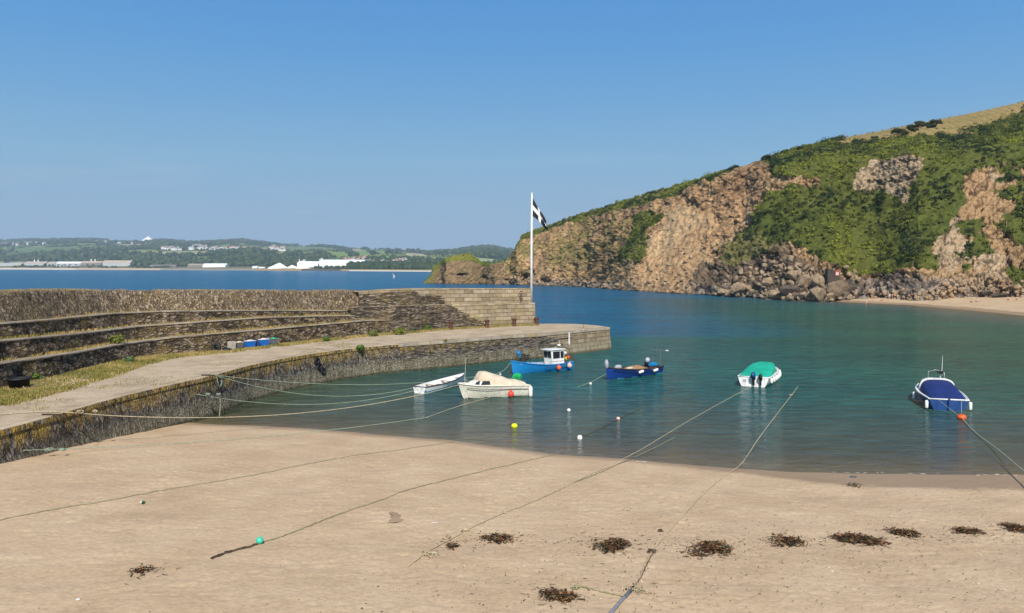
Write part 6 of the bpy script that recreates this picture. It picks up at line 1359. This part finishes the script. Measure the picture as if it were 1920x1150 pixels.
litter('paper_scrap', 1175 - 160, 1001 + 18, (.05, .04, .02), P_WP, 'white scrap caught near the middle seaweed piles', 'litter'); litter('shell', 1560, 1071, (.08, .06, .03), P_GF, 'pale shell below the long reddish seaweed pile', 'shell'); litter('pebble', 1118, 1020, (.06, .05, .03), P_WP, 'white pebble at the edge of the wide seaweed pile', 'pebble')
p = on_ground(268, 942, .05); o = empty('bottle', p); tag(o, 'small green bottle lying on the sand below the thin rope', 'bottle'); P_GB = simple('green_bottle_plastic', (.02, .16, .06), .25, .1); MM = Matrix.Rotation(1.2, 3, 'X').to_4x4(); MB().lathe([(.045, -.13), (.055, -.1), (.055, .05), (.025, .10), (.022, .14)], 12, M=MM).obj('body', P_GB, o, True); MB().lathe([(.026, .14), (.026, .165)], 10, M=MM).obj('cap', P_WP, o)
# damp patch where a bucket was emptied
pm, nt, b = newmat('damp_sand'); n_ = tex(nt, 'ShaderNodeTexNoise', 30, coord(nt), 4); nt.links.new(ramp(nt, [(.3, (.28, .19, .11)), (.7, (.36, .25, .155))], n_.outputs[0]), b.inputs['Base Color']); b.inputs['Roughness'].default_value = .8
c0 = on_ground(740, 972, 0); V = [(0, 0)]; g = random.Random(4)
PP = [(727, 982), (752, 979), (757, 975), (748, 970), (752, 967), (744, 962), (733, 960), (729, 963), (738, 967), (731, 970), (738, 974), (730, 977)]
Pw = [on_ground(x, y, .0) for x, y in PP]; 
sub = []
for i in range(len(Pw)): sub += [Pw[i], (Pw[i] + Pw[(i + 1) % len(Pw)]) / 2 + Vector((g.uniform(-.03, .03), g.uniform(-.05, .05), 0))]
zc = max(gz0(p.x, p.y) for p in sub) ; o = mesh_np('damp_patch', [(c0.x, c0.y, zc + .006)] + [(p.x, p.y, gz0(p.x, p.y) + .012) for p in sub], [(0, 1 + i, 1 + (i + 1) % len(sub)) for i in range(len(sub))], pm); tag(o, 'dark damp patch on the dry sand', kind='structure')

# ---------------------------------------------------------------- things on the quay
def F_at(px, off=0.0): i = int(np.argmin(np.abs(fx - px))); return Vector((Fc[i].x, Fc[i].y, DECK)) + Fn[i] * off, Fn[i]
for k, px in enumerate((839.5, 905, 957, 1005.5)):
    p, n_ = F_at(px, -.75 if k < 3 else -.35)
    if k == 0:
        r = empty('bollard', p); MB().lathe([(.34, -.05), (.34, .03), (.27, .05), (.25, .55), (.26, .82)], 16).obj('post', P_RU, r, True); MB().lathe([(.27, .80), (.33, .84), (.33, .96), (.25, 1.02), (.02, 1.03)], 16).obj('cap', P_RU, r, True); src = r
    else:
        r = src.copy(); COL.objects.link(r)
        for ch in src.children: c = ch.copy(); COL.objects.link(c); c.parent = r
        r.location = p
    tag(r, ['leftmost rusty iron bollard, in front of the dark slate wall', 'second rusty bollard from the left, in front of the granite wall', 'third rusty bollard from the left on the pier', 'rusty bollard at the end corner of the granite wall'][k], 'bollard', 'rusty bollards along the outer wall')
# flagpole with its black flag and white cross
pf = atz(996.5, 568, ZL); pf = Vector((pf.x, pf.y, ZL)); endp = upper[-1][0]; 
fp = empty('flagpole', Vector((endp.x + .02, endp.y + .4, ZL))); tag(fp, 'tall white flagpole on the end of the granite wall', 'flagpole'); HT = atY(997, 364, endp.y)[2] - ZL
MB().tube([(0, 0, 0), (0, 0, HT * .5), (.05, 0, HT)], [.19, .15, .10], 12).obj('pole', P_W, fp, True); MB().ball((.05, 0, HT + .1), .13, sub=2).obj('finial', P_W, fp, True)
m, nt, b = newmat('black_flag_with_white_cross'); uv = nt.nodes.new('ShaderNodeUVMap'); sx = nt.nodes.new('ShaderNodeSeparateXYZ'); nt.links.new(uv.outputs[0], sx.inputs[0])
a_ = math_(nt, 'LESS_THAN', math_(nt, 'ABSOLUTE', math_(nt, 'SUBTRACT', sx.outputs[0], .5)), .085); c_ = math_(nt, 'LESS_THAN', math_(nt, 'ABSOLUTE', math_(nt, 'SUBTRACT', sx.outputs[1], .5)), .125)
nt.links.new(mixc(nt, math_(nt, 'MAXIMUM', a_, c_), (.012, .012, .014), (.82, .82, .80)), b.inputs['Base Color']); b.inputs['Roughness'].default_value = .8
V = []; UV = []; nu, nv = 34, 22
for i in range(nu + 1):
    u = i / nu
    for j in range(nv + 1):
        v = j / nv
        # hoist runs down the pole; the fly droops towards the lower right in folds
        x = .16 + u * 1.95 * (1 - .12 * v); z = HT - .55 - (1 - v) * 2.35 * (1 - .45 * u) - u * 2.5 - .45 * u * u
        y = .22 * math.sin(u * 9 + v * 5) * u + .15 * math.sin(u * 17 - v * 3) * u ** .5; x += .12 * math.sin(v * 9 + u * 6) * u
        V.append((x, y, z)); UV.append((u, v))
o = mesh_np('flag', V, gridF(nu + 1, nv + 1), m, None, True, uv=UV); o.location = fp.location; tag(o, 'black flag with a white cross drooping from the white flagpole', 'flag')
# tubs and boxes by the seats
def tub(px, w, h, mat, label, cat, lidm=None, off=-.35, name='storage_tub', fill=None, d=.5):
    p, n_ = F_at(px, off); t = Vector((-n_.y, n_.x, 0)); r = empty(name, p, math.atan2(t.y, t.x)); tag(r, label, cat, 'tubs and boxes beside the seats')
    V = []; F = []
    for z, s in ((0, .86), (h, 1), (h, 1.06), (h + .04, 1.06), (h + .04, .93), (.06, .8)):
        V += [(sx_ * w / 2 * s, sy * d / 2 * s, z) for sx_, sy in ((-1, -1), (1, -1), (1, 1), (-1, 1))]
    for k in range(5):
        for j in range(4): F.append((k * 4 + j, k * 4 + (j + 1) % 4, k * 4 + 4 + (j + 1) % 4, k * 4 + 4 + j))
    F += [(3, 2, 1, 0), (20, 21, 22, 23)]; MB().add(V, F).obj('tub_body', mat, r)
    if lidm: MB().box((0, 0, h + .08), (w * 1.08, d * 1.1, .08), bev=.03).ball((0, 0, h + .1), .2, w * 2, 1, .5, sub=2, jit=.1).obj('lid', lidm, r)
    return r
P_GT2 = simple('grey_plastic', (.13, .13, .13), .6, .1); P_GL2 = simple('green_lid', (.05, .42, .28), .5, .1)
p, n_ = F_at(431, -.35); t = Vector((-n_.y, n_.x, 0)); o = MB().box((0, 0, .42), (.62, .5, .85), bev=.05).obj('concrete_block', simple('concrete_block_stone', (.46, .41, .32), .95, .15, 3, bmp=.6, bs=8, bd=.04)); o.location = p; o.rotation_euler.z = math.atan2(t.y, t.x); tag(o, 'pale concrete block between the old tyres and the tubs', 'block')
tub(446, .62, .62, P_GT2, 'dark grey tub next to the pale concrete block', 'tub', P_CV); tub(464, .95, .66, P_BT, 'wide bright blue tub with a pale top, left of the other blue tub', 'tub', P_GF); tub(488, .95, .68, P_BT, 'blue tub right of the wide blue one, full of pale bags', 'tub', P_GF); tub(508, .6, .66, P_GT2, 'grey tub with a green lid at the right end of the tubs', 'tub', P_GL2)
p, n_ = F_at(478, -.75); o = tub(477, .3, .5, P_NB, 'narrow dark blue tub squeezed between the two bright blue tubs', 'tub')
def tyre(name, p, R_, r_, M, label, group=None):
    m = MB(); K = 26; pr_ = []
    for i in range(K):
        a = 2 * math.pi * i / K; c = Vector((math.cos(a) * R_, math.sin(a) * R_, 0)); pr_.append(c)
    m.tube([M @ q for q in pr_], r_, 10, closed=True); o = m.obj(name, P_BK, None, True); o.location = p; tag(o, label, 'tyre', group); return o
p, n_ = F_at(402, -.4); tyre('tyre', p + Vector((0, 0, .42)), .30, .14, Matrix.Rotation(1.35, 3, 'X'), 'old tyre leaning upright against the lowest seat wall', 'old tyres on the quay'); p, n_ = F_at(415, -.9); tyre('tyre', p + Vector((0, 0, .18)), .32, .14, Matrix.Rotation(.25, 3, 'Y'), 'old tyre lying flat beside the concrete block', 'old tyres on the quay')
for k, (dz, dx, lb) in enumerate([(-.75, 0, 'topmost tyre hanging on the harbour wall'), (-1.28, .22, 'middle tyre hanging on the harbour wall'), (-1.75, .55, 'lowest tyre on the harbour wall, touching the water')]):
    e_, n_ = E_at(593); tyre('tyre_fender', e_ - n_ * .17 + Vector((dx * .7, dx * 1.2, dz + .05)), .25, .11, Matrix.Rotation(math.atan2(-n_.y, -n_.x), 3, 'Z') @ Matrix.Rotation(R(85), 3, 'Y'), lb, 'tyres hanging on the harbour wall')
p, n_ = F_at(6, -.9); r = empty('black_tub', p); tag(r, 'large round black tub at the left edge of the quay', 'tub'); MB().lathe([(.50, 0), (.62, .62), (.68, .64), (.68, .74), (.60, .74), (.55, .10)], 24).obj('tub_body', P_BK, r, True); MB().tube([(.66 * math.cos(t), .66 * math.sin(t), .69) for t in np.linspace(0, 6.1, 24)], .04, 6).obj('rim', P_BK, r, True)
p = atz(4, 738, DECK); r = empty('plant_pot', p); tag(r, 'small pot of purple flowers in front of the black tub', 'plant pot'); MB().lathe([(.13, 0), (.2, .26), (.16, .26)], 14).obj('pot', P_BT, r, True); leaf_clumps('flowers', [(p.x, p.y, p.z + .38), (p.x - .2, p.y, p.z + .3)], [.26, .2], 130, .035, LEAF, None, (.08, .05, .30), (.20, .12, .50), kindstuff=False).parent = r; r.children[-1].matrix_parent_inverse = Matrix.Translation(-p)
g = np.random.default_rng(88); cs = []
for k in range(260): x = g.uniform(40, 170); y = 716 + g.normal() * 6 + (100 - x) * .06; p = atz(x, y, DECK + g.uniform(.1, .3)); cs.append(p[:])
leaf_clumps('daisies', cs, [.02] * len(cs), 5, .02, LEAF, 'tiny white daisies in the grass near the black tub', (.75, .75, .68), (.80, .78, .70), seed=89)
# rusty ring and its stain on the end wall, white gauge on the pier head
p = atY(977, 548, upper[-8][10].y - .1); q = empty('iron_ring', p); tag(q, 'rusty iron ring with a long rust streak near the end of the granite wall', 'ring'); MB().tube([(math.cos(t) * .17, -.08, math.sin(t) * .2 - .1) for t in np.linspace(0, 6.28, 14)], .045, 6).obj('ring', P_RU, q); MB().box((0, -.02, .12), (.18, .12, .18), bev=.03).obj('eye_bolt', P_RU, q)
MB().box((0, .02, -.75), (.12, .05, 1.1), bev=.01).obj('rust_streak', P_RU, q)
e_, n_ = E_at(1065); o = MB().box((0, 0, -1.0), (.22, .06, 1.7), math.atan2(-n_.x, n_.y), bev=.01).obj('tide_gauge', P_W); o.location = e_ - n_ * .12; tag(o, 'narrow white gauge board on the pier head wall', 'gauge')
e_, n_ = E_at(1120); o = MB().tube([(0, 0, 0), (0, 0, 1.0)], .03, 6).obj('iron_stake', P_RU); o.location = e_ + n_ * 2; tag(o, 'thin rusty stake standing on the pier head', 'stake')

# ---------------------------------------------------------------- far beach: sign, boulders, people, fence, bushes
def boulder(px, py, wpx, hpx, seed, mat, label, dpt=.8, lift=0):
    p = cliff_at(px, py); mpp = p.y / FPX; w = wpx * mpp / 2; h = hpx * mpp / 2; bm = rock_bm(w * 1.15, w * dpt, h * 1.2, seed, 13, 4)
    o = MB().bm(bm).obj('boulder', mat); o.location = p + Vector((0, -w * .35, h * .25 + lift)); o.rotation_euler = (0, 0, seed * .7 % 1 - .5); tag(o, label, 'boulder', 'boulders at the foot of the cliff'); return o
RK_B = rock_mat('brown_rock', (.12, .085, .055), (.26, .195, .13))
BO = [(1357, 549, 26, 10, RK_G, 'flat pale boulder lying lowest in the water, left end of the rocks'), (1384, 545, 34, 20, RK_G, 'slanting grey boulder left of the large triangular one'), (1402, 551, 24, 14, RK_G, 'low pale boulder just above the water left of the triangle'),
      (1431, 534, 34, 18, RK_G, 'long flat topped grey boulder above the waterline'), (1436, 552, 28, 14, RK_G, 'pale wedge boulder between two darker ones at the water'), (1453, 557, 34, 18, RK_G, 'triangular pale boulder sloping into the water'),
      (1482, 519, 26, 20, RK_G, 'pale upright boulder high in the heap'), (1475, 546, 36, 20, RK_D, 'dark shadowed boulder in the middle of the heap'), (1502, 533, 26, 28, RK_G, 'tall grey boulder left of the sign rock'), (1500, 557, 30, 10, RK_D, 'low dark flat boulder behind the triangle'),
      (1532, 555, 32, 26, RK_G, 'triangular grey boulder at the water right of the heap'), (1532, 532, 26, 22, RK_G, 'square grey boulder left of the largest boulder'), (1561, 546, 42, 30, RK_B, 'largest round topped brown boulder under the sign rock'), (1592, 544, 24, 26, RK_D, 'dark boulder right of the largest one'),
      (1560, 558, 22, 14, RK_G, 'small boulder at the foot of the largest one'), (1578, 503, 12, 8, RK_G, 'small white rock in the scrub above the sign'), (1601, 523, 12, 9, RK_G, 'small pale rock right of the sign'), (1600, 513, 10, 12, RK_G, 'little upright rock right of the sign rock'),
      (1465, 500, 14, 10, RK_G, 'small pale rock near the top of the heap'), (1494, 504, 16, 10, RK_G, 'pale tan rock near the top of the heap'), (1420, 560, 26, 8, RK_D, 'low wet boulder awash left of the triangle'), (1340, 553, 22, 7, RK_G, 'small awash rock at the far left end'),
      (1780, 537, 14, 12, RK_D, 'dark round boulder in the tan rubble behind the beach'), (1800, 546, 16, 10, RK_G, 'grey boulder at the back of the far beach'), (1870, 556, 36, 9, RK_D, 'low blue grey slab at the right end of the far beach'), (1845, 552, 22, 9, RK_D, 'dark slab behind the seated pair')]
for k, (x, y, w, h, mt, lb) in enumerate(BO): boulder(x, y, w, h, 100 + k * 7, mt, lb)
# the split rock carrying the painted warning
p = cliff_at(1556, 521); mpp = p.y / FPX; r = empty('sign_rock', p + Vector((0, -3.8, .2))); tag(r, 'angular dark rock with a red and white painted warning on it', 'rock')
V = [(-14 * mpp, 0, -3), (-2 * mpp, -1.2, -3), (12 * mpp, .5, -3), (8 * mpp, 4, -3), (-10 * mpp, 4, -3), (-14 * mpp, .2, 16 * mpp), (-5 * mpp, -.9, 11 * mpp), (9 * mpp, .6, 10 * mpp), (8 * mpp, 4, 11 * mpp), (-10 * mpp, 4, 13 * mpp)]
MB().add(V, [(0, 1, 6, 5), (1, 2, 7, 6), (2, 3, 8, 7), (3, 4, 9, 8), (4, 0, 5, 9), (5, 6, 7, 8, 9)]).obj('rock', RK_D, r)
nrm = Vector((1.5 + .2, -16 * mpp, 0)).normalized(); u = Vector((16 * mpp, 1.5, 0)).normalized(); nrm = Vector((u.y, -u.x, 0)); c0 = Vector((-4 * mpp, -.9, 5.6 * mpp)) + u * 6.5 * mpp
M4 = Matrix(((u.x, 0, nrm.x * -1, 0), (u.y, 0, nrm.y * -1, 0), (0, 1, 0, 0), (0, 0, 0, 1)))
def slab(cu, cv, w, h, off, mat, name, par):
    q = c0 + u * cu + Vector((0, 0, cv)) + nrm * off; return MB().add([q - u * w / 2 - Vector((0, 0, h / 2)), q + u * w / 2 - Vector((0, 0, h / 2)), q + u * w / 2 + Vector((0, 0, h / 2)), q - u * w / 2 + Vector((0, 0, h / 2))], [(0, 1, 2, 3)]).obj(name, mat, par)
P_SR = simple('sign_red', (.45, .06, .05), .8, .15, 2); sg_ = slab(0, 0, 10.5 * mpp, 9 * mpp, .12, P_SR, 'painted_sign', r); slab(0, -.3 * mpp, 7.6 * mpp, 5.2 * mpp, .16, P_WP, 'white_panel', sg_)
for dz_ in (1.0, -.9): slab(0, dz_ * mpp, 5.6 * mpp, .75 * mpp, .20, P_SR, 'lettering', sg_)
# ---------------------------------------------------------------- hill fence, hilltop bushes, people on the far beach
def sky_pt(px, back=0.0):
    j = int(np.clip(np.searchsorted(pxs, px), 1, NC - 1)); i = int(np.argmin(dpy[:, j])); p = VD[i, j]; return Vector((p[0], p[1] + back, p[2] - .05))
fpts = [sky_pt(x) for x in np.concatenate([np.linspace(1568, 1700, 10), np.linspace(1716, 1935, 17)])]
fe_ = empty('field_fence', fpts[0]); tag(fe_, 'thin post and wire fence along the crest of the dry grassy hill', 'fence'); P_PO = simple('grey_fence_wood', (.34, .30, .24), .9, .15, 4)
po = None
for p in fpts:
    if po is None: po = MB().tube([(0, 0, -.2), (0, 0, 1.25)], [.09, .075], 6).obj('post', P_PO, fe_)
    else: po = po.copy(); COL.objects.link(po); po.parent = fe_
    po.location = p - fe_.location
for h in (.6, 1.05): MB().tube([p - fe_.location + Vector((0, -.06, h)) for p in fpts], .018, 4).obj('wire', P_ME, fe_)
def bush(px, py, wpx, hpx, label, cA=(.020, .034, .011), cB=(.075, .085, .022), p=None, name='bush'):
    p = p or cliff_at(px, py); mpp = p.y / FPX; w = wpx * mpp / 2; h = hpx * mpp; g = random.Random(px); cs = []; rs = []
    for k in range(12): cs.append((p.x + g.uniform(-.7, .7) * w, p.y + g.uniform(-.5, .5) * w, p.z + g.uniform(.1, .55) * h)); rs.append(min(w, h) * g.uniform(.35, .6))
    r = empty(name, p); tag(r, label, 'bush'); c = leaf_clumps('foliage', cs, rs, 110, .28, LEAF, None, cA, cB, kindstuff=False, seed=px, parent=r); c.matrix_parent_inverse = Matrix.Translation(-p)
    m = MB(); 
    for k in range(3): m.tube([(0, 0, -.3), (g.uniform(-.3, .3) * w, g.uniform(-.2, .2) * w, h * .5)], [.12, .04], 5)
    m.obj('stem', P_WD, r); return r
for x, y, w, h, lb in [(1684, 252, 30, 12, 'wide low bush left of the others on the grassy hill'), (1694, 254, 18, 9, 'small bush in front of the wide low one on the hill'), (1705, 242, 16, 10, 'middle bush of the group on the grassy hill'), (1713, 246, 20, 9, 'pale green bush in front of the tallest hill bush'),
                      (1722, 240, 16, 18, 'tallest dark bush of the group on the grassy hill'), (1732, 238, 14, 13, 'round brownish bush right beside the tallest one'), (1752, 234, 24, 10, 'rightmost flat dark bush on the grassy hill'), (1745, 240, 16, 8, 'small bush below the rightmost one on the hill'),
                      (1438, 303, 20, 16, 'dark wind bent bush standing at the cliff edge above the landslip'), (1452, 297, 12, 11, 'bare grey bush right of the wind bent one'), (1519, 270, 20, 9, 'dark bush on the skyline left of the hill fence'), (1499, 281, 12, 7, 'small dark bush on the skyline lower down the slope')]: bush(x, y, w, h, lb)
SKIN = simple('skin', (.62, .36, .26), .6, .05, 3); HAIR = simple('brown_hair', (.05, .03, .02), .8, .2); C_PK = simple('pink_cloth', (.72, .42, .50), .8, .1); C_WH = simple('white_cloth', (.80, .80, .80), .8, .05); C_TL = simple('turquoise_cloth', (.03, .42, .50), .8, .1); C_RD = simple('red_cloth', (.45, .08, .06), .8, .1); C_DK = simple('dark_cloth', (.03, .035, .06), .8, .1)
def skinned(name, J, E_, mat, parent):
    me = bpy.data.meshes.new(name); me.from_pydata([j[0] for j in J], E_, []); me.materials.append(mat); o = bpy.data.objects.new(name, me); COL.objects.link(o); o.parent = parent
    md = o.modifiers.new('skin', 'SKIN'); md.use_smooth_shade = True
    for v, j in zip(me.skin_vertices[0].data, J): v.radius = (j[1], j[1]); v.use_root = False
    me.skin_vertices[0].data[0].use_root = True; s = o.modifiers.new('sub', 'SUBSURF'); s.levels = 1; s.render_levels = 1; return o
def person(px, py, pose, top, bottom, label, rz=0.0, z=None, sink=0.0, s=1.0):
    p = atz(px, py, z) if z is not None else on_far(px, py); r = empty('person', p - Vector((0, 0, sink)), rz); r.scale = (s, s, s); tag(r, label, 'person')
    if pose == 'stand': hip, chest, neck, head = (0, 0, .92), (0, .02, 1.28), (0, 0, 1.46), (0, -.02, 1.60); kn = [(-.12, -.03, .5), (.11, .05, .5)]; ft = [(-.13, 0, .06), (.12, .08, .06)]; el = [(-.27, .05, 1.12), (.27, .03, 1.1)]; hd = [(-.28, -.08, .88), (.25, -.12, .88)]
    elif pose == 'bend': hip, chest, neck, head = (0, .1, .90), (0, -.15, 1.18), (0, -.3, 1.30), (0, -.4, 1.40); kn = [(-.12, -.03, .5), (.11, .05, .5)]; ft = [(-.13, 0, .06), (.12, .08, .06)]; el = [(-.24, -.25, .98), (.24, -.25, .98)]; hd = [(-.18, -.38, .75), (.18, -.38, .75)]
    elif pose == 'sit': hip, chest, neck, head = (0, .0, .14), (0, .08, .46), (0, .06, .63), (0, .02, .77); kn = [(-.14, -.38, .46), (.14, -.38, .46)]; ft = [(-.14, -.55, .06), (.14, -.58, .06)]; el = [(-.27, .0, .38), (.27, .0, .38)]; hd = [(-.16, -.25, .42), (.16, -.25, .42)]
    else: hip, chest, neck, head = (0, 0, .14), (.40, 0, .20), (.58, 0, .28), (.72, 0, .34); kn = [(-.42, -.1, .28), (-.42, .1, .12)]; ft = [(-.80, -.1, .06), (-.82, .1, .06)]; el = [(.45, -.28, .1), (.40, .27, .1)]; hd = [(.65, -.25, .06), (.6, .3, .06)]
    lat = Vector((1, 0, 0)) if pose != 'lie' else Vector((0, 1, 0)); v = lambda a: Vector(a)
    J = [(v(hip), .13), (v(hip).lerp(v(chest), .5), .115), (v(chest), .145), (v(neck), .055), (v(head), .085)]; E_ = [(0, 1), (1, 2), (2, 3), (3, 4)]
    for k, sg in enumerate((-1, 1)):
        i = len(J); J += [(v(hip) + lat * sg * .09 - Vector((0, 0, .04 if pose != 'lie' else 0)), .09), (v(kn[k]), .058), (v(ft[k]) + Vector((0, 0, .04)), .038), (v(ft[k]) + (Vector((0, -.13, -.01)) if pose != 'lie' else Vector((-.05, 0, .08))), .034)]; E_ += [(0, i), (i, i + 1), (i + 1, i + 2), (i + 2, i + 3)]
        i = len(J); J += [(v(chest) + lat * sg * .17 + (v(neck) - v(chest)) * .3, .055), (v(el[k]), .04), (v(hd[k]), .03), (v(hd[k]) + (v(hd[k]) - v(el[k])).normalized() * .1, .02)]; E_ += [(2, i), (i, i + 1), (i + 1, i + 2), (i + 2, i + 3)]
    skinned('body', J, E_, SKIN, r); MB().ball(v(head) + Vector((0, .02, .03)), .112, .9, 1, 1.05, sub=2).obj('hair', HAIR, r, True)
    if top: skinned('top', [(v(hip).lerp(v(chest), .2), .15), (v(chest), .168), (v(neck).lerp(v(chest), .45), .12)], [(0, 1), (1, 2)], top, r)
    if bottom:
        J = [(v(hip), .155)]; E_ = []
        for k, sg in enumerate((-1, 1)): J += [(v(hip) + lat * sg * .09, .115), (v(kn[k]).lerp(v(hip), .3), .085)]; i = 1 + 2 * k; E_ += [(0, i), (i, i + 1)]
        skinned('shorts', J, E_, bottom, r)
    return r
def on_far(px, py):
    z = .8
    for _ in range(25): p = atz(px, py, z); z = lerp(z, float(ground_z(np.array([p.x]), np.array([p.y]), False)[0]), .4)
    return atz(px, py, max(z, 0))
person(1624, 572, 'stand', C_PK, C_PK, 'person in pink wading at the tip of the far beach', z=-.25); person(1639, 564, 'bend', None, C_RD, 'person in red shorts stooping by the dark slab rocks', .5)
person(1653, 564, 'lie', C_RD, C_RD, 'person in red lying on the rocks beside the standing pair', .2); person(1668, 562, 'stand', C_WH, C_TL, 'person in a white top and turquoise shorts standing by the rocks', -.3, s=1.05); person(1673, 561, 'stand', None, C_RD, 'bare chested person standing right beside the one in turquoise shorts', .6)
person(1821, 567, 'sit', C_WH, C_DK, 'person in a white top sitting at the left of the pair on the far beach', .8); person(1831, 566, 'sit', C_WH, C_DK, 'person in white leaning back at the right of the seated pair', -.9); person(1890, 563, 'sit', C_PK, C_RD, 'person in pink sitting by the rocks near the right edge', .6); person(1906, 562, 'sit', None, C_DK, 'rightmost person sitting bare chested by the rocks', -.4)
